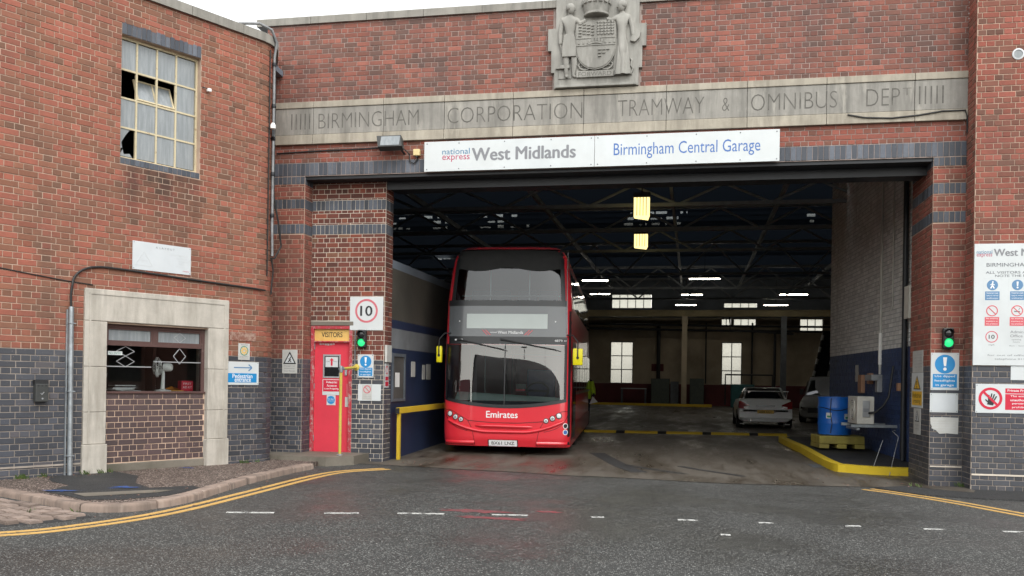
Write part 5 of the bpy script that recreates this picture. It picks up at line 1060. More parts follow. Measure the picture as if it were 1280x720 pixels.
# warning triangle by the door
ts = sign('warning_sign', FF, -7.235, -6.945, 1.57, 1.995, 'white sign with black-edged warning triangle on the brick pier beside the red door', 'sign_white_old')
T3 = [(-7.215, 1.74), (-6.965, 1.74), (-7.09, 1.965)]
build(MB().prism(FF, T3, D - .003, D), 'triangle', 'ink_black', ts); build(MB().prism(FF, [(-7.18, 1.762), (-7.0, 1.762), (-7.09, 1.922)], D - .002, D + .001), 'triangle_field', 'sign_white', ts)
m = MB(); m.disc(FF, -7.075, 1.86, 0.013, D, D + .002, 10); m.band(FF, [(-7.08, 1.845), (-7.09, 1.81), (-7.12, 1.775)], 0.018, D, D + .002); m.band(FF, [(-7.09, 1.81), (-7.06, 1.775)], 0.014, D, D + .0022); m.band(FF, [(-7.12, 1.83), (-7.085, 1.835), (-7.06, 1.81)], 0.01, D, D + .0024); build(m, 'figure', 'ink_black', ts)
for k, s_ in enumerate(('Danger of', 'slippery', 'surface')): text(ts, FF, s_, -7.19, -6.99, 1.69 - k * 0.042, 1.715 - k * 0.042, 'ink_grey', D)
# signs on the pillar
s10 = sign('speed_sign', IF, -6.10, -5.468, 2.372, 2.975, 'white ten limit sign with pale red ring on the dark brick pillar')
build(MB().ring(IF, -5.785, 2.72, 0.215, 0.178, D - .003, D, 40), 'ring', 'sign_pinkring', s10); text(s10, IF, '10', -5.90, -5.675, 2.63, 2.81, 'ink_black', D, 0.02)
def traffic_light(fr, x, z, label):
    t_ = empty('signal_light', fr.p(x, z - .17, .01), label, 'signal')
    build(MB().box(fr, x - .08, x + .08, z - .16, z + .16, 0.008, 0.10, 0.02), 'case', 'black_plastic', t_)
    for dz, mt in ((0.075, 'glass_dark'), (-0.07, 'green_lamp')):
        build(MB().lathe(fr.at(x, z + dz), [(0.068, 0.10), (0.06, 0.112), (0.03, 0.122)], 20), 'lens', mt, t_, 50)
        m = MB()
        for k in range(7): a_ = R(10 + k * 26.67); m.add([fr.p(x + .073 * math.cos(a_), z + dz + .073 * math.sin(a_), .10), fr.p(x + .073 * math.cos(a_ + .47), z + dz + .073 * math.sin(a_ + .47), .10), fr.p(x + .073 * math.cos(a_ + .47), z + dz + .073 * math.sin(a_ + .47), .15), fr.p(x + .073 * math.cos(a_), z + dz + .073 * math.sin(a_), .15)], [(0, 1, 2, 3)])
        build(m, 'hood', 'black_plastic', t_)
    for k in range(9):
        if mt: a_ = k * 0.698; 
    return t_
traffic_light(IF, -5.845, 2.215, 'black signal lamp showing green beneath the ten limit sign'); traffic_light(FF, 3.885, 2.265, 'black signal lamp showing green on the right brick pier')
build(MB().tube([IF.p(-5.99, 2.36, .02), IF.p(-5.99, 1.5, .02)], 0.012, 6), 'conduit', 'steel_pipe', garage, 40)
def mandatory(name, fr, x0, x1, z0, z1, label, words, mat='sign_blue'):
    o = sign(name, fr, x0, x1, z0, z1, label); w_ = x1 - x0; h_ = z1 - z0; cx = (x0 + x1) / 2; r_ = w_ * 0.36; cz = z1 - r_ - h_ * 0.05
    build(MB().disc(fr, cx, cz, r_, D - .004, D, 36), 'disc', mat, o)
    build(MB().prism(fr, [(cx - r_ * .20, cz + r_ * .72), (cx + r_ * .20, cz + r_ * .72), (cx + r_ * .10, cz - r_ * .22), (cx - r_ * .10, cz - r_ * .22)], D, D + .0014).disc(fr, cx, cz - r_ * .52, r_ * .17, D, D + .0014, 16), 'exclamation', 'lettering_white', o)
    p0, p1 = z0 + h_ * 0.07, z0 + h_ * 0.43; bar(o, fr, x0 + w_ * .07, x1 - w_ * .07, p0, p1, mat)
    n_ = len(words); lh = (p1 - p0) / n_
    for k, s_ in enumerate(words): ww = min(w_ * 0.8, len(s_) * lh * 0.42); text(o, fr, s_, cx - ww / 2, cx + ww / 2, p1 - lh * (k + .82), p1 - lh * (k + .22), 'lettering_white', D + .0012, 0.01)
    screws(o, fr, x0, x1, z0, z1); return o
mandatory('mandatory_sign', IF, -5.935, -5.635, 1.518, 1.935, 'white and blue exclamation sign on the pillar beneath the green signal', ('Use dipped', 'headlights', 'in garage'))
nx = sign('no_smoking_sign', IF, -5.925, -5.49, 1.10, 1.40, 'white sign with faded prohibition ring low on the brick pillar', 'sign_white')
bar(nx, IF, -5.845, -5.66, 1.115, 1.39, 'sign_white_old'); build(MB().ring(IF, -5.75, 1.305, 0.072, 0.056, D - .003, D + .002, 28), 'ring', 'sign_pinkring', nx); m = MB(); m.band(IF, [(-5.795, 1.35), (-5.705, 1.26)], 0.014, D - .002, D + .0015); build(m, 'slash', 'sign_pinkring', nx)
for k in range(3): text(nx, IF, 'no smoking on premises', -5.825, -5.68, 1.20 - k * 0.03, 1.213 - k * 0.03, 'ink_grey', D + .0012)
CF = F((IXR, YI, 0), (0, 1, 0), (0, 0, 1), (1, 0, 0))
tag(build(MB().box(CF, 0.02, 0.28, 1.80, 2.11, 0.011, 0.055, 0.004), 'junction_box', 'sign_white_old'), 'white flat box on the inner side of the brick pillar', 'box')
ns = sign('side_notice', CF, 0.03, 0.24, 1.34, 1.78, 'narrow white and red notice on the inner side of the brick pillar'); build(MB().ring(CF, 0.135, 1.66, 0.075, 0.06, D - .003, D), 'ring', 'sign_red', ns); bar(ns, CF, 0.05, 0.22, 1.47, 1.54, 'sign_red'); bar(ns, CF, 0.05, 0.22, 1.37, 1.45, 'sign_red')
# right pier signs
mandatory('headlights_sign', FF, 3.652, 4.062, 1.458, 2.04, 'white and blue Use dipped headlights in garage sign on the right pier', ('Use dipped', 'headlights', 'in garage'))
bx_ = sign('blank_sign', FF, 3.645, 4.055, 1.11, 1.41, 'weathered blank white sign beneath the blue headlights sign', 'sign_white'); bar(bx_, FF, 3.69, 4.01, 1.135, 1.385, 'sign_faded'); screws(bx_, FF, 3.645, 4.055, 1.11, 1.41)
rag = [(3.655, 1.03), (3.66, 0.93), (3.68, 0.89), (3.675, 0.86), (3.74, 0.83), (3.79, 0.775), (3.9, 0.785), (4.06, 0.775), (4.065, 1.03), (3.85, 1.035)]
tn = tag(build(MB().prism(FF, rag, 0.009, 0.015), 'torn_notice', 'sign_white_old'), 'crumpled torn white notice lowest on the right pier', 'notice')
for k in range(5): text(tn, FF, 'garage notice worn text', 3.70, 4.02, 0.985 - k * 0.04, 1.0 - k * 0.04, 'ink_faint', 0.0162)
JF = F((PRl, 0, 0), (0, -1, 0), (0, 0, 1), (-1, 0, 0))           # jamb face: x towards the street
JS = F((PRl, 0.36, 0), (0, -1.25, 0), (0, 0, 1), (-1, 0, 0))
js = sign('notice_paper', JS, -0.75, -0.06, 1.74, 2.10, 'white laminated notice with a curled corner at the top of the jamb', 'sign_white_old')
for k in range(5): text(js, JS, 'all drivers must stop here', -0.6, -0.12, 2.02 - k * 0.05, 2.04 - k * 0.05, 'ink_grey', D)
jc = sign('crossing_sign', JS, -0.80, -0.04, 1.16, 1.74 - .005, 'white and yellow Pedestrian crossing warning sign on the entrance jamb')
build(MB().prism(JS, [(-.66, 1.46), (-.18, 1.46), (-.42, 1.69)], D - .003, D), 'triangle', 'ink_black', jc); build(MB().prism(JS, [(-.60, 1.478), (-.24, 1.478), (-.42, 1.66)], D - .002, D + .001), 'triangle_field', 'sign_yellow', jc)
build(MB().prism(JS, [(-.45, 1.60), (-.39, 1.60), (-.405, 1.53), (-.435, 1.53)], D, D + .002).disc(JS, -.42, 1.503, 0.018, D, D + .002, 10), 'exclamation', 'ink_black', jc); bar(jc, JS, -.75, -.09, 1.20, 1.43, 'sign_yellow'); text(jc, JS, 'Pedestrian', -.71, -.13, 1.325, 1.405, 'ink_black', D + .001); text(jc, JS, 'crossing', -.65, -.19, 1.22, 1.30, 'ink_black', D + .001)
jd = sign('small_warning_sign', JS, -0.62, -0.16, 0.72, 1.15, 'narrow white triangle sign lowest on the entrance jamb', 'sign_white_old'); build(MB().prism(JS, [(-.54, .93), (-.24, .93), (-.39, 1.12)], D - .003, D), 'triangle', 'ink_black', jd); build(MB().prism(JS, [(-.50, .95), (-.28, .95), (-.39, 1.09)], D - .002, D + .001), 'triangle_field', 'sign_white', jd); build(MB().disc(JS, -.39, 1.045, .012, D, D + .002, 10).prism(JS, [(-.41, 1.03), (-.37, 1.03), (-.36, .96), (-.42, .96)], D, D + .002), 'figure', 'ink_black', jd)
for k in range(2): text(jd, JS, 'watch step', -.52, -.27, .86 - k * .06, .89 - k * .06, 'ink_grey', D)
# notice board and prohibition sign on the wing
nb = sign('notice_board', RF, 4.125 + .005, 5.75, 1.842, 3.665, 'big white visitor notice board with rows of safety symbols on the wing', 'sign_white', t=0.02)
ND = D + 0.014
text(nb, RF, 'national', 4.16, 4.375, 3.515, 3.57, 'ink_teal', ND); text(nb, RF, 'express', 4.16, 4.375, 3.455, 3.515, 'ink_crimson', ND); text(nb, RF, 'West Midlands', 4.40, 5.28, 3.48, 3.585, 'ink_grey', ND, 0.028)
text(nb, RF, 'BIRMINGHAM CENTRAL', 4.30, 5.35, 3.32, 3.375, 'ink_mid', ND); text(nb, RF, 'ALL VISITORS AND SUPPLIERS', 4.29, 5.35, 3.215, 3.252, 'ink_mid', ND); text(nb, RF, 'NOTE THE FOLLOWING', 4.42, 5.25, 3.165, 3.20, 'ink_mid', ND)
for c_ in range(4):
    x = 4.385 + c_ * 0.345
    for r_, (cz, cm) in enumerate(((3.045, 'sign_blue_dull'), (2.66, 'sign_red_dull'))):
        if r_ == 0:
            build(MB().disc(RF, x, cz, 0.078, ND - .004, ND, 28), 'disc', cm, nb)
            if c_ == 0: m = MB(); m.disc(RF, x + .005, cz + .045, .012, ND, ND + .001, 10); m.band(RF, [(x, cz + .03), (x, cz - .005), (x - .025, cz - .05)], .018, ND, ND + .0012); m.band(RF, [(x, cz - .005), (x + .025, cz - .05)], .016, ND, ND + .0014); m.band(RF, [(x - .03, cz + .0), (x, cz + .022), (x + .03, cz - .0)], .010, ND, ND + .0016); build(m, 'walking_figure', 'lettering_white', nb)
            else: build(MB().prism(RF, [(x - .014, cz + .05), (x + .014, cz + .05), (x + .008, cz - .015), (x - .008, cz - .015)], ND, ND + .0014).disc(RF, x, cz - .038, .013, ND, ND + .0014, 12), 'exclamation', 'lettering_white', nb)
        else:
            build(MB().ring(RF, x, cz, 0.082, 0.068, ND - .003, ND, 28), 'ring', cm, nb); m = MB(); m.band(RF, [(x - .052, cz + .052), (x + .052, cz - .052)], .013, ND - .002, ND + .0006); build(m, 'slash', cm, nb)
            if c_: m = MB(); m.band(RF, [(x - .04, cz - .01), (x + .04, cz - .01)], .012, ND - .002, ND + .0003); m.band(RF, [(x + .02, cz + .01), (x + .035, cz + .04)], .006, ND - .002, ND + .0004); build(m, 'cigarette', 'ink_mid', nb)
        bar(nb, RF, x - .10, x + .10, cz - .225, cz - .095, cm, ND)
        for k, s_ in enumerate((('Pedestrian route', 'keep to marked', 'walkways'), ('No smoking', 'anywhere on', 'the premises'))[r_]): text(nb, RF, s_, x - .08, x + .08, cz - .13 - k * .04, cz - .107 - k * .04, 'lettering_white', ND + .001)
build(MB().ring(RF, 4.385, 2.27, .088, .074, ND - .003, ND, 28), 'ring', 'sign_pinkring', nb); text(nb, RF, '10', 4.345, 4.425, 2.24, 2.30, 'ink_black', ND, .01); text(nb, RF, 'mph', 4.345, 4.425, 2.135, 2.16, 'ink_mid', ND)
text(nb, RF, 'Admin', 4.64, 4.82, 2.325, 2.365, 'ink_grey', ND); text(nb, RF, 'Office', 4.64, 4.81, 2.265, 2.305, 'ink_grey', ND); text(nb, RF, 'opening', 4.66, 4.79, 2.215, 2.24, 'ink_grey', ND); text(nb, RF, 'hours', 4.68, 4.77, 2.185, 2.205, 'ink_grey', ND); text(nb, RF, '8am - 4pm', 4.63, 4.83, 2.125, 2.145, 'ink_grey', ND)
text(nb, RF, 'for out of office enquiries', 4.33, 5.22, 1.975, 2.008, 'ink_grey', ND); text(nb, RF, 'telephone 0121 2', 4.43, 4.95, 1.92, 1.952, 'ink_grey', ND)
for c_ in range(4):
    for (z0, z1) in ((2.79, 3.145), (2.40, 2.765), (2.03, 2.38)):
        x = 4.385 + c_ * .345; m = MB()
        for a_, b_ in (((x - .12, z0), (x + .12, z0)), ((x + .12, z0), (x + .12, z1)), ((x + .12, z1), (x - .12, z1)), ((x - .12, z1), (x - .12, z0))): m.band(RF, [a_, b_], .004, ND - .004, ND - .0008)
        build(m, 'cell_outline', 'ink_faint', nb)
screws(nb, RF, 4.13, 5.75, 1.842, 3.665)
tag(build(MB().box(RF, 4.66, 4.86, 1.625, 1.838, .009, .017, .002), 'code_plate', 'sign_white'), 'small square white plate between notice board and prohibition sign', 'sign')
pv = sign('private_sign', RF, 4.178, 5.05, 1.127, 1.562, 'white and red no-entry hand sign on the blue bricks of the wing')
build(MB().ring(RF, 4.385, 1.345, .165, .128, D - .003, D + .001, 44), 'ring', 'sign_red', pv)
m = MB(); hx, hz = 4.395, 1.285
m.prism(RF, [(hx - .055, hz - .03), (hx + .03, hz - .045), (hx + .05, hz + .04), (hx - .04, hz + .055)], D - .003, D)
for a_, b_ in (((hx - .035, hz + .05), (hx - .03, hz + .115)), ((hx - .008, hz + .05), (hx + .01, hz + .135)), ((hx + .018, hz + .045), (hx + .045, hz + .125)), ((hx + .04, hz + .03), (hx + .075, hz + .095)), ((hx - .045, hz + .01), (hx - .08, hz + .045))): m.band(RF, [a_, b_], .019, D - .003, D + .0004)
build(m, 'hand', 'ink_black', pv); m = MB(); m.band(RF, [(4.285, 1.445), (4.485, 1.245)], .034, D, D + .0016); build(m, 'slash', 'sign_red', pv)
bar(pv, RF, 4.59, 5.03, 1.425, 1.50, 'sign_red'); bar(pv, RF, 4.59, 5.03, 1.18, 1.415, 'sign_red'); text(pv, RF, 'Private Property', 4.62, 5.00, 1.44, 1.487, 'lettering_white', D + .001, .012)
for k, s_ in enumerate(('The entry of', 'unauthorised', 'persons is', 'prohibited')): w_ = len(s_) * .0125; text(pv, RF, s_, 4.81 - w_, 4.81 + w_, 1.365 - k * .055, 1.40 - k * .055, 'lettering_white', D + .001, .012)
screws(pv, RF, 4.178, 5.05, 1.127, 1.562)

# ================================================================== THINGS INSIDE THE GARAGE
# yellow kerb and raised platform at the right
kq = [(3.72, 1.50), (3.2, 1.52), (2.72, 1.68), (2.52, 2.05), (2.36, 4.5), (2.22, 8.3), (2.35, 8.75)]
class KF(F):
    def __init__(s): pass
    def p(s, x, y, d=0.0): return Vector((x, y, FL(x, y) + d))
K_ = KF()
m = MB(); m.band(K_, [tuple(q) for q in smooth_path(kq, 6)], 0.16, -0.1, 0.135); yk = tag(build(m, 'yellow_kerb', 'paint_yellow_kerb', smooth=30), 'worn yellow painted kerb curving round the drum platform', 'kerb')
m = MB(); m.prism(K_, [(3.9, 1.52), (2.76, 1.72), (2.58, 2.05), (2.42, 4.5), (2.28, 8.3), (2.4, 8.8), (3.5, 9.3), (4.0, 2)], -0.1, 0.125); tag(build(m, 'raised_platform', 'tarmac_patch'), kind='structure')
sbp = empty('speed_bump', (-0.15, 10.9, FL(0, 11)), 'yellow and black speed bump across the garage floor', 'speed bump')
def hump(x0, x1, mat, name):
    m = MB(); prof = [(-.20, 0), (-.15, .045), (-.06, .066), (.06, .066), (.15, .045), (.20, 0)]; V_ = []
    for x in (x0, x1): yc = 10.9 + .22 * x; V_ += [(x, yc + q, FL(x, yc) + z) for q, z in prof]
    m.add(V_, [(i, i + 6, i + 7, i + 1) for i in range(5)] + [(0, 1, 2, 3, 4, 5), (11, 10, 9, 8, 7, 6)]); fixn(build(m, name, mat, sbp, 40))
xb = -2.95
for k in range(5):
    e_ = min(2.62, xb + random.uniform(.85, 1.05)); hump(xb, e_, 'paint_yellow_floor', 'yellow_segment')
    if k < 4: hump(e_ + .004, e_ + .24, 'black_rubber', 'black_segment')
    xb = e_ + .245
bk_ = empty('back_kerb', (-4, 33.5, FL(0, 33.5)), 'low yellow kerb along the foot of the back wall', 'kerb'); build(MB().wbox(-10, 1.0, 33.4, 33.6, FL(0, 33.5) - .02, FL(0, 33.5) + .14, .01), 'kerb', 'paint_yellow_floor', bk_)
# spill pallet and drum
PLX, PLY, PLZ = 3.05, 5.2, FL(3, 5.2) + 0.125
plt = empty('spill_pallet', (PLX, PLY, PLZ), 'dirty yellow spill pallet under the blue drum', 'pallet'); pf = F((PLX, PLY, PLZ), (1, 0.09, 0), (-0.09, 1, 0), (0, 0, 1))
build(MB().box(pf, -.46, .46, -.42, .42, .09, .26, .02), 'tray', 'pallet_yellow', plt)
for x0, x1 in ((-.46, -.26), (-.10, .10), (.26, .46)): build(MB().box(pf, x0, x1, -.42, .42, 0, .088, .008), 'runner', 'pallet_yellow', plt)
dz = PLZ + .262; df = F((PLX - .06, PLY, dz), (1, 0, 0), (0, 1, 0), (0, 0, 1))
drum = empty('blue_drum', (PLX - .06, PLY, dz), 'big blue plastic drum standing on the yellow spill pallet', 'drum')
df_s = 1.06
build(MB().lathe(df, [(0.31, 0), (0.335, .02), (0.34, .22), (0.345, .24), (0.345, .27), (0.34, .29), (0.34, .55), (0.345, .57), (0.345, .60), (0.338, .62), (0.335, .78), (0.31, .80), (0.30, .79), (0.05, .785)], 36), 'barrel', 'drum_blue', drum, 40)
build(MB().ring(df, 0, 0, .348, .30, .775, .815, 36), 'lid_ring', 'drum_blue', drum); build(MB().disc(df, .15, -.1, .04, .785, .83, 14), 'bung', 'black_plastic', drum)
lb = F((PLX - .06, PLY - .342, dz), (1, 0, 0), (0, 0, 1), (0, -1, 0))
for x_, z_ in ((-.16, .42), (.2, .40)):
    a_ = math.asin(x_ / .345); lf2 = F((PLX - .06 + .347 * math.sin(a_), PLY - .347 * math.cos(a_), dz + z_), (math.cos(a_), math.sin(a_), 0), (0, 0, 1)); build(MB().box(lf2, -.055, .055, -.06, .06, -.004, .003), 'label_sheet', 'sign_white', drum); build(MB().box(lf2, -.035, .035, -.04, .0, .003, .0045), 'label_mark', 'ink_green', drum)
m = MB(); m.tube([df.p(.347 * math.cos(a_), .347 * math.sin(a_), .56 - .03 * math.sin(a_ * 3)) for a_ in [R(t) for t in range(200, 345, 8)]], .008, 5); m.tube([df.p(-.12, -.335, .79), df.p(-.14, -.33, .5), df.p(-.10, -.345, .25), df.p(-.13, -.335, .05)], .008, 5); build(m, 'hose', 'cable_black', drum, 40)
# air-conditioning unit on its bracket (x = metres back from the jamb on the wall frame)
acx = 2.15
ac = empty('air_conditioner', RWF.p(acx + .4, 0.75, .45), 'cream air-conditioning unit on a wall bracket beside the blue drum', 'air conditioner')
build(MB().box(RWF, acx, acx + .78, 0.76, 1.30, .42, .74, .012), 'case', 'ac_cream', ac); acf = F(RWF.p(acx + .36, 1.03, .742), RWF.r, (0, 0, 1), RWF.n)
m = MB()
for r_ in (.21, .17, .13, .09, .05): m.ring(acf, 0, 0, r_ + .004, r_ - .004, 0, .012, 28)
for k in range(12): a_ = k * math.pi / 6; m.tube([acf.p(.03 * math.cos(a_), .03 * math.sin(a_), .008), acf.p(.215 * math.cos(a_), .215 * math.sin(a_), .008)], .004, 4)
build(m, 'fan_guard', 'ac_cream', ac); build(MB().disc(acf, 0, 0, .205, -.01, .002, 28), 'fan_opening', 'black_plastic', ac)
sf_ = F(RWF.p(acx - .002, 0, .58), -RWF.n * -1 if False else RWF.n * -1, (0, 0, 1), RWF.r * -1); build(MB().box(sf_, -.06, .07, .90, 1.22, -.005, .02, .006), 'service_cover', 'alu_grey', ac); m = MB()
for k in range(6): m.box(sf_, -.05, .06, 1.0 + k * .012, 1.004 + k * .012, .02, .0215)
build(m, 'cover_louvres', 'ink_mid', ac); build(MB().tube([sf_.p(.05, .98, .03), sf_.p(.16, 1.0, .12), sf_.p(.3, 1.12, .08), sf_.p(.42, 1.3, .02), sf_.p(.5, 1.9, .0)], .022, 8), 'pipe_run', 'cable_black', ac, 40)
build(MB().box(RWF, acx - .05, acx - .0, .70, .755, .004, .86).box(RWF, acx + .78, acx + .83, .70, .755, .004, .86).box(RWF, acx - .05, acx + .83, .645, .69, .70, .76), 'bracket', 'steel_galv', ac)
# things on the inner wall at the right
for k, (x, z0, z1, w_, mt, lab) in enumerate([(3.9, 1.55, 1.78, .22, 'copper_box', 'salmon coloured electrical box on the navy wall above the drum'), (4.6, 1.35, 1.75, .3, 'copper_box', 'pinkish pipe junction box on the navy wall behind the drum'), (1.75, 1.42, 1.57, .14, 'copper_box', 'small salmon socket box on the navy wall beside the black pole'), (3.2, 1.62, 1.74, .55, 'alu_grey', 'grey metal shelf bracket on the navy wall above the air conditioner')]):
    tag(build(MB().box(RWF, x, x + w_, z0, z1, .004, .09 if mt == 'copper_box' else .22, .006), 'wall_box', mt), lab, 'box')
ppn = tag(build(MB().box(RWF, 5.2, 5.5, 1.6, 1.98, .004, .009), 'paper_notice', 'sign_white_old'), 'pale notice on the navy wall behind the blue drum', 'notice')
pole = tag(build(MB().tube([RWF.p(1.45, 0.12, .08), RWF.p(1.45, 6.8, .08)], .05, 10), 'black_pole', 'steel_black', smooth=40), 'tall black pipe on the painted brick wall just inside the entrance', 'pipe')
wpi = empty('white_conduit', RWF.p(3.3, 1.3, .04), 'white conduit with a switch box running down the painted wall', 'conduit'); build(MB().tube([RWF.p(3.3, 6.5, .03), RWF.p(3.3, 1.75, .03)], .028, 8), 'pipe', 'cable_white', wpi, 40); build(MB().box(RWF, 3.2, 3.4, 1.38, 1.72, .004, .1, .01), 'switch_box', 'alu_grey', wpi); build(MB().tube([RWF.p(3.3, 2.6, .03), RWF.p(3.3, 1.95, .03)], .04, 8), 'sleeve', 'fan_white', wpi, 40)
for k, x in enumerate((0.75, 2.45)): tag(build(MB().tube([RWF.p(x, 6.6, .03), RWF.p(x, 3.1 if k else 1.9, .03), RWF.p(x + .04, 3.0 if k else 1.8, .05)], .016, 6), 'thin_conduit', 'cable_white', smooth=40), ('thin pale conduit on the painted wall nearest the jamb', 'thin pale conduit on the painted wall above the air conditioner')[k], 'conduit')
tag(build(MB().box(RWF, 1.0, 1.30, 2.75, 3.35, .01, .14, .01), 'wall_heater', 'ac_cream'), 'slim pale cabinet high on the white painted wall', 'cabinet')
lad = empty('wire_stand', (3.55, 1.75, FL(3.5, 1.7) + .13), 'bent wire stand lying by the end of the yellow kerb', 'stand')
for k, P_ in enumerate(([(3.35, 1.40, FL(3, 1.4)), (3.55, 1.70, .62)], [(3.12, 1.55, FL(3, 1.5) + .14), (3.30, 1.75, .55)], [(3.55, 1.70, .62), (3.45, 1.72, .72), (3.50, 1.71, .74)])): build(MB().tube(P_, .006, 6), 'rod', 'steel_pipe', lad)
# yellow barrier along the left inner wall
bar_ = empty('safety_barrier', (-5.15, 2.2, 0), 'yellow steel safety barrier between the pillar and the bus', 'barrier')
build(MB().wbox(-5.36, -5.30, 0.86, 0.94, FL(-5, .9), .86, .006), 'post', 'paint_yellow_steel', bar_); build(MB().wbox(-5.22, -5.16, 4.1, 4.18, FL(-5, 4.1), .9, .006), 'post', 'paint_yellow_steel', bar_)
bfm = F((-5.33, 0.8, .86), (0.16 / 3.5, 1, 0.012), (0, 0, 1)); build(MB().box(bfm, 0, 3.5, 0, .11, -.03, .03, .006), 'beam', 'paint_yellow_steel', bar_); build(MB().box(bfm, -.004, .02, .005, .105, -.035, .035), 'end_cap', 'black_plastic', bar_)
# lights
def tube_light(x0, x1, y, z, k):
    o = empty('tube_light', ((x0 + x1) / 2, y, z), ('lit fluorescent tube beside the upper deck of the bus', 'lower lit fluorescent tube just beside the bus', 'lit fluorescent tube under the truss at the middle of the hall', 'small lit tube in the middle beneath the longer tube', 'lowest lit tube above the cream crane beam', 'upper lit tube near the painted wall', 'lower lit tube near the painted wall', 'lit tube at the far side behind the bus roof')[k], 'light', 'fluorescent lights in the hall')
    build(MB().wbox(x0, x1, y - .025, y + .025, z + .02, z + .05), 'tube', 'tube_light', o); build(MB().wbox(x0 - .04, x1 + .04, y - .05, y + .05, z + .055, z + .12), 'housing', 'hall_grey', o); build(MB().tube([((x0 + x1) / 2, y, z + .12), ((x0 + x1) / 2, y, z + 1.6)], .012, 5), 'hanger', 'steel_black', o)
for k, a_ in enumerate([(-4.5, -3.45, 22, 5.62), (-5.05, -4.1, 30, 5.84), (-.18, 1.0, 22, 5.66), (-.59, .4, 30, 5.79), (-.85, .1, 30, 5.29), (4.04, 5.3, 30, 5.78), (3.31, 4.4, 30, 5.28), (-10.7, -10.1, 22, 6.65)]): tube_light(*a_, k)
def bay(x, y, z, w_, h_, label):
    o = empty('hanging_lamp', (x, y, z), label, 'light', 'yellow hanging lamps'); fr = F((x, y, z), (1, 0, 0), (0, 0, 1)); build(MB().prism(fr, [(-w_ / 2, 0), (w_ / 2 * .8, -.12 * h_), (w_ / 2, .1 * h_), (w_ / 2, h_), (-w_ / 2, h_)], -.12, .12), 'diffuser', 'bay_light', o); build(MB().wbox(x - w_ / 2 - .02, x + w_ / 2 + .02, y - .14, y + .14, z + h_ + .004, z + h_ + .12), 'gear_box', 'lamp_body', o); build(MB().tube([(x, y, z + h_ + .12), (x, y, z + h_ + 1.4)], .015, 6), 'stem', 'steel_black', o)
    m = MB()
    for k in range(1, 5): xx = x - w_ / 2 + w_ * k / 5; m.wbox(xx - .008, xx + .008, y - .125, y - .1205, z + .02, z + h_)
    build(m, 'louvre', 'lamp_body', o)
bay(-1.27, 7.0, 5.51, .37, .46, 'upper yellow lamp hanging from the dark garage roof'); bay(-1.65, 13.5, 5.735, .41, .40, 'lower yellow lamp hanging deeper in the garage')
# lockers, machines and sign along the back wall
def locker(x0, x1, z1, mt, label, y=36.0):
    o = empty('metal_cabinet', ((x0 + x1) / 2, y, FL(0, y)), label, 'cabinet'); build(MB().wbox(x0, x1, y - .3, y + .3, FL(0, y), z1, .02), 'body', mt, o); n_ = 2
    for k in range(n_): a_ = x0 + (x1 - x0) * k / n_; build(MB().wbox(a_ + .03, a_ + (x1 - x0) / n_ - .03, y - .32, y - .302, FL(0, y) + .06, z1 - .05), 'door', mt, o)
    return o
locker(-2.25, -1.25, 1.75, 'locker_green', 'grey green metal cabinet against the back wall beside the pipe'); locker(-.15, .62, 1.78, 'locker_green', 'narrow green cabinet against the back wall near the column'); locker(-1.2, -.75, 1.6, 'steel_dark', 'dark cabinet between the two green cabinets')
tag(build(MB().wbox(-2.3, -1.62, 36.95, 36.985, 2.17, 2.58), 'wall_panel', 'hall_maroon'), 'red panel sign on the cream back wall between windows', 'sign')
bnc = empty('work_bench', (-3.1, 35.8, FL(0, 35)), 'pale topped bench below the first back window', 'bench'); build(MB().wbox(-3.9, -2.5, 35.5, 36.1, 1.15, 1.2), 'top', 'alu_grey', bnc)
for x in (-3.85, -2.55): build(MB().wbox(x - .04, x + .04, 35.55, 36.05, FL(0, 35), 1.15), 'leg', 'steel_dark', bnc)
mc = empty('teal_machine', (2.6, 34.5, FL(0, 34)), 'teal machine with a dark pipe frame behind the parked car', 'machine'); build(MB().wbox(2.0, 3.2, 34.2, 34.9, FL(0, 34), 1.5, .05), 'body', 'teal_machine', mc); build(MB().tube([(1.7, 34.3, .4), (1.7, 34.3, 2.0), (4.1, 34.3, 2.0), (4.1, 34.3, .4)], .05, 8), 'frame', 'steel_black', mc, 40)

# ------------------------------------------------------------------ double-decker bus
BO = Vector((-3.61, 2.35, 0.0)); BT = R(4.4); Brt = Vector((math.cos(BT), math.sin(BT), 0)); Bbk = Vector((-math.sin(BT), math.cos(BT), 0)); BL = 10.8
def Bp(x, y, z): return BO + Brt * x + Bbk * y + Vector((0, 0, z))
def lerp_tab(tab, z):
    for (a, va), (b, vb) in zip(tab, tab[1:]):
        if z <= b: t_ = max(0.0, (z - a) / (b - a)); return va + (vb - va) * t_
    return tab[-1][1]
WTAB = [(0.2, 1.262), (0.45, 1.278), (2.0, 1.282), (3.1, 1.255), (3.7, 1.19), (4.0, 1.14), (4.14, 1.06), (4.21, 0.96), (4.25, 0.80)]
YTAB = [(0.2, 0.05), (0.35, 0.0), (0.62, -0.01), (1.0, 0.0), (2.2, 0.055), (3.05, 0.12), (3.75, 0.205), (4.0, 0.27), (4.14, 0.36), (4.21, 0.50), (4.25, 0.80)]
bw_ = lambda z: lerp_tab(WTAB, z); by0 = lambda z: lerp_tab(YTAB, z); NE = 3.5; DE = 0.36
def byf(x, z):
    t_ = min(0.9995, abs(x) / bw_(z)); return by0(z) + DE * (1 - (1 - t_ ** NE) ** (1 / NE))
bus = empty('double_decker_bus', BO + Bbk * 5, 'red double-decker bus standing in the garage entrance', 'bus')
scr_lo = lambda x: 1.005 + 0.135 * (abs(x + .02) / 1.2) ** 2
def in_screen(x, z, e=0.0): return abs(x + .03) < 1.195 - e and scr_lo(x) + e < z < 2.215 - e
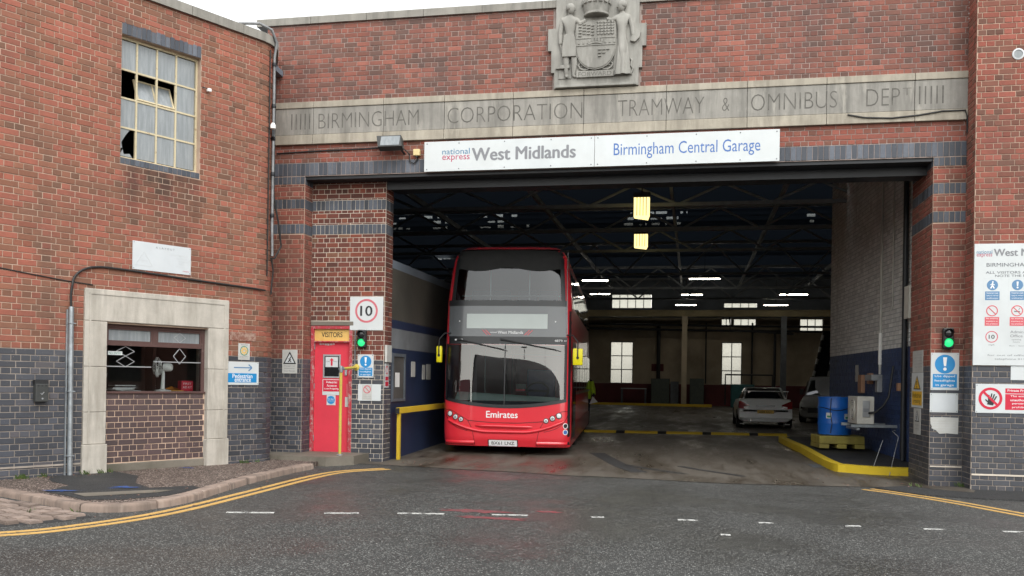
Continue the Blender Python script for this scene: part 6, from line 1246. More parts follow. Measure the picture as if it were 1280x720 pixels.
def upx(z): return (-1.105 + (z - 3.1) * 0.085, 1.09 - (z - 3.1) * 0.06)
def in_deck(x, z, e=0.0): a_, b_ = upx(z); return a_ + e < x < b_ - e and 3.09 + e < z < 4.12 - e
zl = sorted(set([round(0.2 + k * 0.05, 3) for k in range(80)] + [4.17, 4.19, 4.21, 4.23, 4.25])); th_ = [R(-90 + 180 * k / 72) for k in range(73)]
V_ = []; rings = []
for z in zl:
    w_ = bw_(z); ring = []
    for t_ in th_: x = w_ * math.copysign(abs(math.sin(t_)) ** (2 / NE), t_); y = by0(z) + DE * (1 - abs(math.cos(t_)) ** (2 / NE)); ring.append((x, y))
    ring += [(w_, y) for y in (1.5, 4, 7, 9.8)] + [(w_ - .03, 10.5), (w_ - .15, 10.74), (w_ - .45, 10.8), (0, 10.82), (-w_ + .45, 10.8), (-w_ + .15, 10.74), (-w_ + .03, 10.5)] + [(-w_, y) for y in (9.8, 7, 4, 1.5)]
    rings.append(ring); V_ += [Bp(x, y, z) for x, y in ring]
NR = len(rings[0]); fs = []
for j in range(len(zl) - 1):
    zc = (zl[j] + zl[j + 1]) / 2
    for i in range(NR):
        k = (i + 1) % NR
        if i < 72:
            xc = (rings[j][i][0] + rings[j][k][0] + rings[j + 1][i][0] + rings[j + 1][k][0]) / 4
            if in_screen(xc, zc) or in_deck(xc, zc): continue
        fs.append((j * NR + i, j * NR + k, (j + 1) * NR + k, (j + 1) * NR + i))
fs.append(tuple(range((len(zl) - 1) * NR, len(zl) * NR))); fs.append(tuple(range(NR - 1, -1, -1)))
m = MB(); m.add(V_, fs); body = build(m, 'body', 'bus_red', bus, 40)
def fpatch(name, xl, xr, zlo, zhi, mat, nx=28, nz=8, off=0.006, parent=bus, sm=40):
    def fn(u, v):
        x_ = None; zc = 0.5 * (zlo(0) + zhi(0))
        for _ in range(3): x_ = (xl(zc) if callable(xl) else xl) * (1 - u) + (xr(zc) if callable(xr) else xr) * u; zc = zlo(x_) * (1 - v) + zhi(x_) * v
        return Bp(x_, byf(x_, zc) - off, zc)
    m = MB(); m.grid(fn, nx, nz); return build(m, name, mat, parent, sm)
c0 = lambda v: (lambda x: v)
ws = fpatch('windscreen', -1.235, 1.175, lambda x: scr_lo(x) - .02, c0(2.225), 'glass_screen', 40, 12, 0.008)
for nm, a_, b_, lo, hi in (('screen_gasket', -1.25, 1.19, lambda x: scr_lo(x) - .045, lambda x: scr_lo(x) + .02), ('screen_gasket', -1.25, -1.20, lambda x: scr_lo(x) + .02, c0(2.225)), ('screen_gasket', 1.14, 1.19, lambda x: scr_lo(x) + .02, c0(2.225)), ('screen_divider', -.042, -.022, lambda x: scr_lo(x), c0(2.225))): fpatch(nm, a_, b_, lo, hi, 'bus_black', 30 if b_ - a_ > .1 else 2, 3 if b_ - a_ > .1 else 8, 0.0115, ws)
wb = fpatch('wiper_panel', -1.25, 1.19, c0(2.225), c0(2.375), 'bus_black', 30, 3, 0.007)
text_z = 2.285
def ftext(s_, x0, x1, z0, z1, mat, off=0.010, bold=0.0, parent=bus, name='lettering'):
    V2, F2 = text2d(s_, 0.0); a_ = np.array(V2); lo, hi = a_.min(0), a_.max(0); m = MB()
    for k, (ox, oy) in enumerate(((0, 0), (-1, 0), (1, 0), (0, -.6), (0, .6)) if bold else ((0, 0),)): m.add([(lambda x, z: Bp(x, byf(x, z) - off - k * .0002, z))(x0 + (p[0] - lo[0]) / (hi[0] - lo[0]) * (x1 - x0) + ox * bold * (z1 - z0), z0 + (p[1] - lo[1]) / (hi[1] - lo[1]) * (z1 - z0) + oy * bold * (z1 - z0)) for p in V2], F2)
    return build(m, name, mat, parent)
ftext('4879 ••', 0.94, 1.17, 2.28, 2.325, 'lettering_white', parent=wb)
for a_, b_ in ((-1.06, -1.02), (-.93, -.89)): fpatch('washer_jet', a_, b_, c0(2.29), c0(2.32), 'lettering_white', 2, 2, .012, wb)
dst = fpatch('destination_panel', -1.20, 1.165, c0(2.375), c0(2.985), 'bus_grey', 30, 6, 0.008)
fpatch('destination_blind', -.82, .795, c0(2.535), c0(2.825), 'bus_blind', 20, 3, 0.012, dst)
ftext('national', -.345, -.21, 2.445, 2.475, 'lettering_white', .0125, .01, dst); ftext('West Midlands', -.19, .315, 2.432, 2.487, 'lettering_white', .0125, .025, dst)
for sx in (-1, 1):
    for k in (0, 1):
        m = MB(); pts_ = [(sx * (.34 + k * .06) - .01, 2.405), (sx * (.34 + k * .06) + .015, 2.405), (sx * (.44 + k * .06) + .015, 2.505), (sx * (.44 + k * .06) - .01, 2.505)]; m.add([Bp(x, byf(x, z) - .012, z) for x, z in pts_], [(0, 1, 2, 3)]); build(m, 'red_flash', 'sign_red_dull', dst)
for x in (-.97, .95): fpatch('bolt', x - .012, x + .012, c0(2.665), c0(2.69), 'lettering_white', 2, 2, .012, dst)
fpatch('dividing_bar', -1.215, 1.175, c0(2.985), c0(3.10), 'bus_black', 30, 3, 0.010)
ud = fpatch('upper_windscreen', lambda z: upx(z)[0] - .03, lambda z: upx(z)[1] + .03, c0(3.09), c0(4.145), 'glass_deck', 36, 12, 0.006)
fpatch('lintel_reflection_band', lambda z: upx(z)[0] - .03, lambda z: upx(z)[1] + .03, lambda x: 3.72 + 0.035 * math.cos(x * 5.2) * (1 if abs(x) < 1 else .6), c0(4.15), 'black_rubber', 36, 6, 0.0095, ud)  # dark wavy reflection of the lintel, painted over the top of the glass
for nm, a_, b_, lo, hi in (('gasket', lambda z: upx(z)[0] - .05, lambda z: upx(z)[0] + .03, c0(3.09), c0(4.14)), ('gasket', lambda z: upx(z)[1] - .03, lambda z: upx(z)[1] + .05, c0(3.09), c0(4.14))): fpatch(nm, a_, b_, lo, hi, 'bus_black', 2, 10, 0.0125, ud)
fpatch('chrome_strip', lambda z: 1.172 - (z - 2.4) * .018, lambda z: 1.19 - (z - 2.4) * .018, c0(2.4), c0(4.12), 'alu_grey', 1, 16, 0.013, bus)
for nm, pv, tip in (('wiper', (-1.0, 2.315), (-.06, 2.115)), ('wiper', (-.13, 2.32), (.98, 2.12))):
    P2 = [(pv[0] + (tip[0] - pv[0]) * k / 8, pv[1] + (tip[1] - pv[1]) * k / 8) for k in range(9)]; wpr = build(MB().tube([Bp(x, byf(x, z) - .035, z) for x, z in P2], .014, 6, radii=[.02, .016, .013, .011, .010, .010, .009, .009, .008]), nm, 'black_plastic', bus, 40)
    P3 = [(pv[0] + (tip[0] - pv[0]) * k, pv[1] + (tip[1] - pv[1]) * k - .012) for k in (.35, .5, .65, .8, .95, 1.08)]; build(MB().tube([Bp(x, byf(x, z) - .018, z) for x, z in P3], .008, 5), 'blade', 'black_rubber', wpr)
# lower front: seams, recess, lamps
def fline(name, pts_, wd=.010, mat='red_shadowline', off=.004, parent=None):
    P2 = smooth_path(pts_, 6); L_ = offset(P2, wd / 2); R_ = offset(P2, -wd / 2); n_ = len(P2); m = MB()
    m.add([Bp(q.x, byf(q.x, q.y) - off, q.y) for q in L_] + [Bp(q.x, byf(q.x, q.y) - off, q.y) for q in R_], [(n_ + i, n_ + i + 1, i + 1, i) for i in range(n_ - 1)]); return build(m, name, mat, parent or bus)
for sx in (-1, 1):
    fline('panel_seam', [(sx * 1.25, .93), (sx * 1.22, .91), (sx * 1.10, .90), (sx * .92, .80), (sx * .76, .71)]); fline('panel_seam', [(sx * .76, .71), (sx * .70, .60), (sx * .655, .48), (sx * .61, .22)]); fline('panel_seam', [(sx * 1.235, .93), (sx * 1.20, .78), (sx * 1.10, .64), (sx * .95, .55), (sx * .76, .50)]); fline('panel_seam', [(sx * 1.225, .93), (sx * 1.24, 1.15)])
fline('panel_seam', [(-.76, .705), (-.3, .672), (0, .668), (.3, .672), (.74, .705)], .014)
m = MB()
def rec(u, v):
    x = -.60 + 1.14 * u; zc = .60 + .006 * math.cos(u * 3.14) ; z = zc + (v - .5) * .10 * (1 - abs(2 * u - 1) ** 6 * .7); return Bp(x, byf(x, z) - .004 - .045 * math.sin(math.pi * v) * (1 - abs(2 * u - 1) ** 8), z)
m.grid(rec, 30, 8); build(m, 'grille_lip', 'bus_red', bus, 60)
m = MB()
def lip(u, v):
    x = -1.16 + 2.30 * u; z0 = .49 + .32 * max(0, abs(x + .02) - .35) ** 1.8; z = z0 + (v - .5) * .075; return Bp(x, byf(x, z) - .003 - .03 * math.sin(math.pi * v), z)
m.grid(lip, 40, 6); build(m, 'bumper_crease', 'bus_red', bus, 60)
def lowlip(sx):
    m = MB(); m.grid(lambda u, v: (lambda x, z: Bp(x, byf(x, z) - .002 - .03 * math.sin(math.pi * v), z))(sx * (.62 + .60 * u), .26 + (v - .5) * .09), 16, 6); fixn(build(m, 'corner_lip', 'bus_red', bus, 60))
lowlip(-1); lowlip(1)
for xs_, zs_ in (((-1.124, -1.01, -.896), (.83, .768, .722)), ((1.05, .925, .80), (.824, .77, .722))):
    for k, (x, z) in enumerate(zip(xs_, zs_)):
        e_ = .02; nn = (Bp(x + e_, byf(x + e_, z), z) - Bp(x - e_, byf(x - e_, z), z)).normalized(); fr = F(Bp(x, byf(x, z), z), nn, (0, 0, 1)); r_ = .052 - k * .004
        hl = build(MB().lathe(fr, [(r_ + .008, -.02), (r_ + .008, .012), (r_, .014), (r_ - .006, .004)], 20), 'headlight', 'black_plastic', bus, 40); build(MB().lathe(fr, [(r_ - .003, 0), (r_ - .006, .010), (r_ * .5, .016)], 18), 'lens', 'lens_clear', hl, 50)
        if k: build(MB().lathe(fr, [(r_ * .6, .012), (r_ * .5, .0185)], 14), 'inner_lens', 'lens_grey', hl)
ftext('Emirates', -.385, .24, .765, .895, 'lettering_white', .006, .022)
pb = fpatch('number_plate', -.325, .235, c0(.205), c0(.325), 'lettering_white', 8, 2, .022); ftext('BX61 LNZ', -.27, .18, .235, .298, 'ink_black', .024, .012, pb)
fpatch('plate_frame', -.345, .255, c0(.195), c0(.335), 'red_shadowline', 8, 2, .014, pb)
for x, z in ((1.175, .625), (1.175, .50)):
    fr = F(Bp(x, byf(x, z), z), (Bp(x + .02, byf(x + .02, z), z) - Bp(x - .02, byf(x - .02, z), z)), (0, 0, 1)); so2 = build(MB().disc(fr, 0, 0, .055, .0, .008, 20), 'round_sticker', 'lettering_white', bus); build(MB().disc(fr, 0, 0, .042, .0, .0095, 18), 'sticker_mark', 'ink_blue' if z < .55 else 'ink_black', so2)
# mirrors
for sx, x, z in ((-1, -1.37, 2.01), (1, 1.40, 1.99)):
    mf = F(Bp(x, .12, z), Brt, (0, 0, 1)); hw = .055 if sx < 0 else .098
    mr = build(MB().box(mf, -hw, hw, -.165, .165, -.06, .05, .02), 'mirror', 'mirror_yellow', bus, 30); build(MB().disc(mf, .0, -.02, .028, .05, .058, 14), 'pivot', 'black_plastic', mr); build(MB().tube([mf.p(0, -.02, .058), mf.p(0, .12, .06), mf.p(-sx * .0, .30, .03), mf.p(-sx * .10, .42, .0), mf.p(-sx * .22, .43, -.06)], .013, 6), 'arm', 'black_plastic', mr, 40)
# sides
def spatch(name, y0, y1, z0, z1, mat, sx=1, off=.006, parent=bus, nz=6):
    m = MB(); m.grid(lambda u, v: (lambda y, z: Bp(sx * (bw_(z) + off), y, z))(y0 + (y1 - y0) * u, z0 + (z1 - z0) * v), 6, nz); return fixn(build(m, name, mat, parent))
for sx in (1, -1):
    lw_ = spatch('lower_windows', .55, 10.1, 1.30, 2.20, 'glass_dark', sx); uw_ = spatch('upper_windows', .75, 10.3, 3.0, 3.78, 'glass_dark', sx)
    for y in (2.0, 3.5, 5.0, 6.5, 8.0): spatch('pillar', y - .04, y + .04, 1.30, 2.20, 'bus_black', sx, .010, lw_); spatch('pillar', y - .04, y + .04, 3.0, 3.78, 'bus_black', sx, .010, uw_)
    spatch('skirt', 1.9, 10.3, .24, .62, 'bus_red_dark', sx, .012); spatch('waist_rail', .6, 10.3, 1.22, 1.28, 'bus_black', sx, .010)
    for y in (2.75, 8.4):
        fr = F(Bp(sx * (bw_(.5) - .02), y, .52), Bbk * sx * 1.0, (0, 0, 1)); fr = F(fr.o, fr.r, fr.u, Brt * sx); wh_ = build(MB().lathe(fr, [(.30, -.28), (.47, -.27), (.485, -.2), (.485, -.06), (.46, -.0), (.30, .005)], 28), 'wheel', 'tyre', bus, 40); build(MB().lathe(fr, [(.30, .0), (.29, .01), (.2, -.03), (.1, -.01), (.08, .03)], 24), 'rim', 'rim', wh_, 40); build(MB().disc(fr, 0, 0, .56, .02, .030, 30), 'wheel_arch', 'bus_black', wh_) if False else None
dr = spatch('entrance_door', .52, 1.72, .34, 2.30, 'bus_black', 1, .012)
for a_, b_ in ((.58, 1.08), (1.16, 1.66)): spatch('door_glass', a_, b_, .55, 2.2, 'glass_dark', 1, .016, dr)
fpatch('side_trim', 1.215, 1.262, c0(.25), c0(2.9), 'bus_black', 3, 12, .010)
# inside the cab and upper deck
inn = build(MB().add([Bp(x, y, 2.30) for x, y in ((-1.22, .32), (1.22, .32), (1.22, 10.5), (-1.22, 10.5))], [(0, 1, 2, 3), (3, 2, 1, 0)]), 'deck_floor', 'bus_interior', bus)
m = MB(); m.grid(lambda u, v: (lambda x: Bp(x, byf(x, 1.1) + .06 + .46 * v, 1.10 + (.17 - .10 * u) * math.sin(v * 1.6)))(-1.05 + 2.1 * u), 20, 6); ds = build(m, 'dashboard', 'bus_dash', bus, 50)
bfr = F(Bp(0, 0, 0), Brt, (0, 0, 1)); 
build(MB().box(bfr, -1.1, 1.1, .3, 1.08, -.60, -.56), 'dash_front', 'bus_interior', bus)
fr = F(Bp(.55, .85, 1.30), Brt, Vector((0, 0, .72)) - Bbk * -.6); build(MB().ring(fr, 0, 0, .24, .21, -.015, .015, 28).box(fr, -.22, .22, -.02, .02, -.012, .012), 'steering_wheel', 'black_plastic', bus, 40)
build(MB().box(bfr, .25, .85, .8, 1.75, -1.75, -1.60, .03), 'driver_seat', 'bus_seat', bus); build(MB().box(bfr, .02, .05, .4, 2.2, -1.9, -.75), 'cab_partition', 'glass_booth', bus)
build(MB().box(bfr, .12, .32, 1.28, 1.44, -.80, -.72), 'fare_machine', 'black_plastic', bus); build(MB().box(F(Bp(.2, .66, 1.3), Brt, (0.3, 0, 1)), -.09, .11, 0, .03, -.02, .02), 'red_handle', 'sign_red', bus)
for x in (-.6, -.9): build(MB().tube([Bp(x, 1.2, .4), Bp(x, 1.2, 2.28)], .018, 6), 'grab_pole', 'bus_interior', bus)
for x in (-.75, -.3, .25, .7): build(MB().box(bfr, x - .2, x + .2, 2.7, 3.42, -1.5, -1.38, .04), 'upper_seat', 'bus_seat', bus)
build(MB().tube([Bp(-1.0, .55, 3.22), Bp(1.0, .55, 3.22)], .018, 8), 'grab_rail', 'alu_grey', bus, 40)
for x in (-.42, .38): build(MB().tube([Bp(x, .55, 2.4), Bp(x, .62, 3.75)], .016, 6), 'grab_pole', 'alu_grey', bus, 40)

# ------------------------------------------------------------------ car, van, ramp, person
def loft(fr, st, half):
    V_ = []; n_ = None
    for s_ in st:
        h_ = half(*s_[1:]); pts_ = h_ + [(-x, z) for x, z in h_[::-1] if x > 1e-6]; n_ = len(pts_); V_ += [fr.p(x, z, 0) + fr.n * s_[0] for x, z in pts_]
    fs = [(j * n_ + i, (j + 1) * n_ + i, (j + 1) * n_ + (i + 1) % n_, j * n_ + (i + 1) % n_) for j in range(len(st) - 1) for i in range(n_)] + [tuple(range(n_)), tuple(range((len(st) - 1) * n_ + n_ - 1, (len(st) - 1) * n_ - 1, -1))]
    m = MB(); m.add(V_, fs); return m
def wheel(par, c, ax, r_=.31, w_=.2):
    ax = Vector(ax).normalized(); fr = F(c, Vector((0, 0, 1)).cross(ax), (0, 0, 1), ax); o = build(MB().lathe(fr, [(r_ * .6, -w_ / 2), (r_ * .96, -w_ / 2), (r_, -w_ / 3), (r_, w_ / 3), (r_ * .96, w_ / 2), (r_ * .62, w_ / 2)], 24), 'wheel', 'tyre', par, 40); build(MB().lathe(fr, [(r_ * .62, w_ / 2 - .01), (r_ * .55, w_ / 2 + .005), (r_ * .2, w_ / 2 - .03), (r_ * .1, w_ / 2)], 20), 'rim', 'rim', o, 40)
CY, CX = 15.3, 2.33; CZ = FL(CX, CY + 2)
cf = F((CX, CY, CZ), (1, 0, 0), (0, 0, 1), (0, 1, 0)); car = empty('parked_car', (CX, CY + 2.2, CZ), 'silver saloon car with a rear wing parked facing away inside the garage', 'car')
def chalf(w_, zb, zt): return [(w_ * .80, zb), (w_ * .95, zb + .08), (w_, zb + .28), (w_ * .985, zt - .16), (w_ * .93, zt - .03), (w_ * .6, zt), (0, zt + .012)]
fixn(build(loft(cf, [(0, .70, .34, .62), (.03, .78, .30, .68), (.06, .83, .24, .86), (.12, .85, .22, .955), (.35, .86, .21, .985), (.8, .865, .2, .98), (1.5, .87, .18, .96), (3.0, .87, .18, .93), (3.7, .86, .2, .86), (4.15, .82, .22, .76), (4.32, .72, .28, .62)], chalf), 'body', 'car_silver', car, 35))
def ghalf(wb, zb, wt, zt): return [(wb, zb), (wt + (wb - wt) * .45, zb + (zt - zb) * .6), (wt, zt - .03), (wt * .6, zt), (0, zt + .01)]
fixn(build(loft(cf, [(.52, .66, .955, .62, .985), (1.12, .72, .955, .54, 1.30), (1.5, .74, .95, .55, 1.335), (2.3, .74, .93, .55, 1.335), (3.15, .70, .91, .62, .96)], ghalf), 'cabin_glass', 'glass_car', car, 35))
build(MB().add([cf.p(x, z, y) for x, z, y in ((-.55, 1.312, 1.10), (.55, 1.312, 1.10), (.565, 1.35, 1.5), (.565, 1.35, 2.35), (-.565, 1.35, 2.35), (-.565, 1.35, 1.5))], [(0, 1, 2, 5), (5, 2, 3, 4), (5, 2, 1, 0), (4, 3, 2, 5)]), 'roof', 'car_silver', car)
for sx in (-1, 1):
    build(MB().tube([cf.p(sx * .66, .965, .50), cf.p(sx * .55, 1.315, 1.12)], .035, 6), 'pillar', 'car_silver', car, 40); build(MB().add([cf.p(sx * x * 1.015, z, y - .035) for x, z, y in ((.83, .66, .045), (.845, .70, .2), (.83, .88, .16), (.77, .90, .09), (.50, .78, .04), (.50, .70, .03), (.66, .64, .02))], [(0, 1, 2, 3), (0, 3, 4, 5, 6), (3, 2, 1, 0), (6, 5, 4, 3, 0)]), 'tail_light', 'lens_red', car)
    build(MB().add([cf.p(sx * x, z, y - .045) for x, z, y in ((.52, .695, .03), (.68, .66, .02), (.68, .72, .04), (.52, .74, .036))], [(0, 1, 2, 3), (3, 2, 1, 0)]), 'reverse_light', 'lens_clear', car)
    for y in (.75, 3.35): wheel(car, cf.p(sx * .78, .31, y), (sx, 0, 0))
    build(MB().add([cf.p(sx * .66, .97, y) for y in (.08, .30)] + [cf.p(sx * .70, 1.22, y) for y in (.30, .06)], [(0, 1, 2, 3), (3, 2, 1, 0)]), 'wing_support', 'car_silver', car)
build(MB().box(cf, -.72, .72, 1.205, 1.235, .04, .32, .012), 'rear_wing', 'car_silver', car); build(MB().box(cf, -.84, .84, .33, .56, -.035, .10, .035), 'rear_bumper', 'car_silver', car)
npl = build(MB().box(cf, -.26, .26, .50, .61, -.05, -.036), 'number_plate', 'plate_yellow', car); NF = F(cf.p(0, 0, -.0515), (1, 0, 0), (0, 0, 1)); text(npl, NF, 'SR05 OLC', -.21, .21, .525, .585, 'ink_black', 0.0, .01)
build(MB().tube([cf.p(-.45, .27, -.04), cf.p(-.45, .27, .3)], .045, 10), 'exhaust', 'chrome', car, 40); build(MB().box(cf, -.30, .30, .74, .76, .015, .05), 'boot_trim', 'chrome', car)
for x in (-.70, .72): build(MB().box(cf, x - .08, x + .08, .13, .16, .35, .37), 'mud_flap', 'sign_white_old', car)

VX, VYy = 4.75, 20.4; VZ_ = FL(VX, VYy); va = R(-16); vf = F((VX, VYy, VZ_), (math.cos(va), math.sin(va), 0), (0, 0, 1), (-math.sin(va), math.cos(va), 0))
van = empty('small_van', (VX, VYy + 1.5, VZ_), 'silver van facing the entrance behind the blue drum', 'van')
fixn(build(loft(vf, [(0, .66, .32, .62), (.05, .78, .24, .78), (.15, .84, .2, .88), (.8, .88, .18, 1.0), (1.2, .89, .18, 1.06), (4.2, .89, .2, 1.06)], chalf), 'body', 'van_silver', van, 35))
fixn(build(loft(vf, [(.85, .80, .99, .74, 1.03), (1.5, .84, 1.03, .70, 1.66), (1.9, .86, 1.04, .74, 1.78), (4.2, .86, 1.04, .76, 1.80)], ghalf), 'cab', 'van_silver', van, 35))
m = MB(); m.grid(lambda u, v: vf.p((-.70 + 1.4 * u) * (1 - .10 * v), 1.06 + .57 * v, .875 + .60 * v), 8, 6); build(m, 'windscreen', 'glass_screen', van, 40)
for sx in (-1, 1):
    build(MB().add([vf.p(sx * x, z, y) for x, z, y in ((.50, .62, .035), (.74, .64, .07), (.80, .76, .13), (.60, .74, .045))], [(0, 1, 2, 3), (3, 2, 1, 0)]), 'headlight', 'lens_clear', van); build(MB().box(vf, sx * .96 - .07, sx * .96 + .07, 1.06, 1.28, 1.3, 1.4, .02), 'mirror', 'black_plastic', van)
    for y in (.75, 3.4): wheel(van, vf.p(sx * .80, .31, y), vf.r * sx)
    build(MB().add([vf.p(sx * x, z, y) for x, z, y in ((.865, 1.08, 1.2), (.865, 1.08, 2.2), (.80, 1.6, 2.2), (.80, 1.6, 1.65))], [(0, 1, 2, 3), (3, 2, 1, 0)]), 'side_window', 'glass_car', van)
build(MB().box(vf, -.5, .5, .40, .58, -.02, .03, .01), 'grille', 'black_plastic', van)
rm = empty('loading_ramp', (5.2, 24.4, FL(5, 24)), 'dark raised ramp with black and white striped rails behind the silver van', 'ramp')
ra, rbv = Vector((4.75, 24.0, 1.25)), Vector((5.35, 24.6, 3.75)); rd_ = (rbv - ra)
for off_ in (0.0, .62):
    rl = build(MB().tube([ra + Vector((off_, 0, 0)), rbv + Vector((off_ * .8, 0, 0))], .05, 8), 'rail', 'black_plastic', rm, 40)
    for k in range(5): a_ = ra + Vector((off_, 0, 0)); b_ = rbv + Vector((off_ * .8, 0, 0)); p0 = a_.lerp(b_, .05 + k * .2); p1 = a_.lerp(b_, .14 + k * .2); build(MB().tube([p0, p1], .056, 8), 'white_band', 'sign_white', rl, 40)
build(MB().add([ra, ra + Vector((.62, 0, 0)), rbv + Vector((.5, 0, 0)), rbv], [(0, 1, 2, 3), (3, 2, 1, 0)]), 'deck', 'steel_black', rm); build(MB().wbox(4.7, 5.8, 24.0, 25.0, FL(5, 24), 1.25, .05), 'base', 'steel_black', rm)

# person in a hi-vis vest behind the rear of the bus, only an arm and a side showing
PX, PY = -3.40, 14.05; PZ = FL(PX, PY)
J = [(0, 0, .95), (0, 0, 1.12), (0, 0, 1.38), (0, 0, 1.50), (0, -.01, 1.60), (0, -.03, 1.68), (.09, 0, .90), (.10, .02, .50), (.10, .03, .08), (.10, -.12, .05), (-.09, 0, .90), (-.10, .02, .50), (-.10, .03, .08), (-.10, -.12, .05), (.19, 0, 1.42), (.27, .02, 1.16), (.30, -.14, .98), (-.19, 0, 1.42), (-.26, .02, 1.16), (-.24, -.12, .97), (.30, -.20, .94), (-.23, -.18, .93)]
E_ = [(0, 1), (1, 2), (2, 3), (3, 4), (4, 5), (0, 6), (6, 7), (7, 8), (8, 9), (0, 10), (10, 11), (11, 12), (12, 13), (2, 14), (14, 15), (15, 16), (2, 17), (17, 18), (18, 19), (16, 20), (19, 21)]
rr = [.15, .15, .17, .06, .095, .085, .10, .07, .05, .04, .10, .07, .05, .04, .07, .05, .036, .07, .05, .036, .03, .03]
V_, f_ = skin_mesh([(PX + a, PY + b, PZ + c) for a, b, c in J], E_, rr, 2)
m = MB(); m.add(V_, f_); person = tag(build(m, 'person', 'trousers', smooth=60), 'person in a yellow hi-vis vest half hidden behind the rear of the bus', 'person')
m = MB(); pr_ = [(.17, .86), (.185, 1.0), (.19, 1.2), (.20, 1.38), (.15, 1.46), (.08, 1.50)]; seg = 20
m.add([(PX + r * 1.12 * math.cos(2 * math.pi * k / seg), PY + r * .85 * math.sin(2 * math.pi * k / seg), PZ + z) for r, z in pr_ for k in range(seg)], [(i * seg + k, i * seg + (k + 1) % seg, (i + 1) * seg + (k + 1) % seg, (i + 1) * seg + k) for i in range(len(pr_) - 1) for k in range(seg)]); build(m, 'vest', 'hivis', person, 60)
build(MB().tube([(PX + .19, PY, PZ + 1.42), (PX + .27, PY + .02, PZ + 1.16), (PX + .295, PY - .10, PZ + 1.02)], .06, 10, radii=[.085, .068, .058]), 'sleeve', 'hivis', person, 60)
m = MB(); m.lathe(F((PX, PY - .02, PZ + 1.56), (1, 0, 0), (0, 1, 0), (0, 0, 1)), [(.05, -.02), (.075, .03), (.088, .09), (.09, .14), (.075, .20), (.03, .235)], 16); build(m, 'head', 'skin', person, 60); build(MB().lathe(F((PX, PY + .005, PZ + 1.66), (1, 0, 0), (0, 1, 0), (0, 0, 1)), [(.093, 0), (.099, .05), (.085, .12), (.03, .15)], 16), 'hair', 'hair', person, 60)
m = MB(); hb = Vector((PX + .30, PY - .21, PZ + .93))
for k in range(4): m.tube([hb + Vector((-.03 + k * .02, 0, 0)), hb + Vector((-.03 + k * .02, -.035, -.02)), hb + Vector((-.03 + k * .02, -.03, -.055 - .006 * (k % 2)))], .009, 6)
m.tube([hb + Vector((-.035, .02, .0)), hb + Vector((-.06, -.02, -.02)), hb + Vector((-.055, -.04, -.04))], .010, 6); build(m, 'fingers', 'skin', person, 60)
tag(build(MB().prism(F((PX + .30, PY - .27, PZ + .70), (1, .2, 0), (0, 0, 1)), [(-.12, 0), (.14, .07), (-.02, .25)], -.002, .002), 'paper_sheet', 'paper'), 'white paper held in the hand of the hi-vis person', 'paper')

# ================================================================== ACROSS THE ROAD (seen only as reflections in the bus glass, except the added terrace)
shed = empty('barrel_roof_shed', (2, -52, 0), 'long grey shed with a barrel roof across the road, mirrored in the windscreen', 'building')
sfr = F((-12.0, -39, 0), (0.34, 0.94, 0), (0, 0, 1), (0.94, -0.34, 0)); prof = [(-7, 0), (-7, 3.9)] + [(-7 * math.cos(R(t)), 3.9 + 2.8 * math.sin(R(t))) for t in range(15, 180, 15)] + [(7, 3.9), (7, 0)]
build(MB().prism(sfr, prof, 0, 46), 'wall', 'opp_clad', shed); m = MB()
arc_ = [(-7.25 * math.cos(R(t)), 3.95 + 2.95 * math.sin(R(t))) for t in range(0, 181, 9)]
for k in range(46):
    for (a_, b_) in zip(arc_, arc_[1:]): m.add([sfr.p(*a_, k - .4), sfr.p(*b_, k - .4), sfr.p(*b_, k + .55), sfr.p(*a_, k + .55)], [(0, 1, 2, 3), (3, 2, 1, 0)])
build(m, 'roof', 'opp_roof', shed)
for k in range(7): build(MB().box(F(sfr.p(-7.02, 0, 3 + k * 6), sfr.n, (0, 0, 1)), 0, 2.6, 1.6, 3.6, -.03, .03), 'window', 'glass_dark', shed)
ter = empty('added_brick_terrace', (31, -5, 0), 'unseen brick terrace added to darken the reflection in the service window', 'building'); build(MB().wbox(27, 36, -16, 8, -.3, 8.5), 'wall', 'brick_plain', ter); build(MB().wbox(26.8, 36.2, -16.2, 8.2, 8.5, 8.8), 'roof', 'hall_roof', ter)  # out of view, added to darken what the service window glass mirrors
for k in range(6):
    for z in (1.2, 4.6): build(MB().wbox(26.94, 27.02, -14.5 + k * 3.7, -13.0 + k * 3.7, z, z + 1.9), 'window', 'glass_dark', ter)
lowb = empty('low_brick_shed', (-24, -40, 0), 'low dark brick shed across the road, mirrored low in the windscreen', 'building'); build(MB().wbox(-34, -15.5, -46, -38, -.2, 3.4), 'wall', 'opp_clad', lowb); build(MB().prism(F((-34.3, 0, 0), (0, 1, 0), (0, 0, 1), (1, 0, 0)), [(-46.5, 3.4), (-37.5, 3.4), (-42, 5.6)], 0, 19), 'roof', 'hall_maroon', lowb)
for x, y, lab in ((-3.5, -34, 'tall grey street lamp across the road in front of the shed doors'), (3.2, -33, 'second grey street lamp across the road farther along the shed')):
    o = empty('street_lamp', (x, y, -.1), lab, 'street lamp', 'street lamps across the road'); build(MB().tube([(x, y, -.1), (x, y, 7.2)], .07, 8, radii=[.09, .05]), 'post', 'steel_pipe', o, 40); build(MB().wbox(x - .5, x + .5, y - .12, y + .12, 7.2, 7.32, .03), 'lantern', 'lamp_body', o)

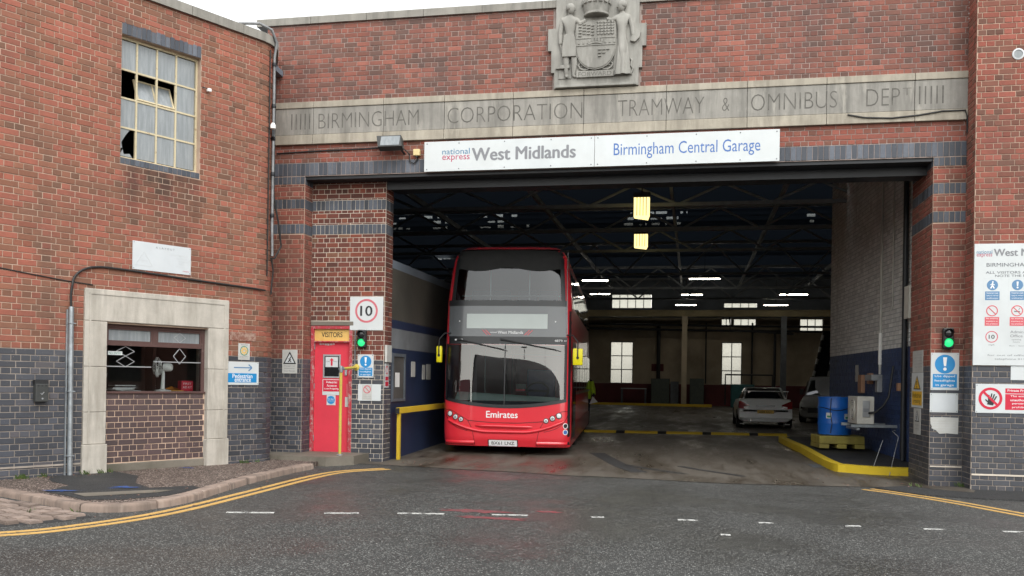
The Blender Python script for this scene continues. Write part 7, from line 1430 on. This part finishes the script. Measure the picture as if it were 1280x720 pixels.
# ================================================================== SMALL GROWTH AND LITTER
def tufts(name, spots, n, h, mat='weed', label=None):
    m = MB()
    for (x, y, z, r_) in spots:
        for k in range(n):
            a_ = random.uniform(0, 6.28); q = random.uniform(0, r_); bx, by = x + q * math.cos(a_), y + q * math.sin(a_); hh = h * random.uniform(.4, 1.1); l = random.uniform(0, 6.28); lx, ly = math.cos(l) * hh * .6, math.sin(l) * hh * .6; wd = .006
            m.add([(bx - wd, by, z), (bx + wd, by, z), (bx + lx * .5 + wd, by + ly * .5, z + hh * .7), (bx + lx, by + ly, z + hh)], [(0, 1, 2, 3)])
    return tag(build(m, name, mat), kind='stuff')
sp = []
for k in range(26): s_ = random.choice([random.uniform(-4.6, -2.9), random.uniform(-4.2, -3.4), random.uniform(-2.6, -2.2), random.uniform(-0.3, 0.3)]); q = LF.p(s_, 0, random.uniform(.02, .07)); sp.append((q.x, q.y, PV, .07))
sp += [(4.09, -.06, G(4) + .02, .08), (4.1, -.15, G(4) + .02, .06), (3.4, -.35, G(4) + .02, .12), (-6.9, -6.75, 0.0, .06), (-6.45, -6.62, .0, .05), (-7.6, -6.9, 0.0, .06)]
tufts('weeds', sp, 12, .07)
m = MB()
for k in range(150):
    if k < 60: q = LF.p(random.uniform(-4.2, .2), 0, random.uniform(.02, .35)); x, y, z = q.x, q.y, PV + .006
    elif k < 95: x, y = random.uniform(-6.6, -5.6), random.uniform(-6.9, -1.2); z = (PV + .012) if x < -6.15 and y > -6.1 else G(x) + .006
    elif k < 120: x, y = random.uniform(-5.5, -4.4), random.uniform(-.2, .5); z = FL(x, y) + .012
    else: x, y = random.uniform(2.0, 4.0), random.uniform(-.6, 1.3); z = FL(x, max(y, 0)) + .014
    a_ = random.uniform(0, 6.28); l = random.uniform(.008, .028); m.add([(x - l * math.cos(a_), y - l * math.sin(a_), z), (x + l * math.sin(a_) * .5, y - l * math.cos(a_) * .5, z + .006), (x + l * math.cos(a_), y + l * math.sin(a_), z + .002), (x - l * math.sin(a_) * .5, y + l * math.cos(a_) * .5, z + .008)], [(0, 1, 2, 3)])
tag(build(m, 'litter', 'paint_plate_brown'), kind='stuff')
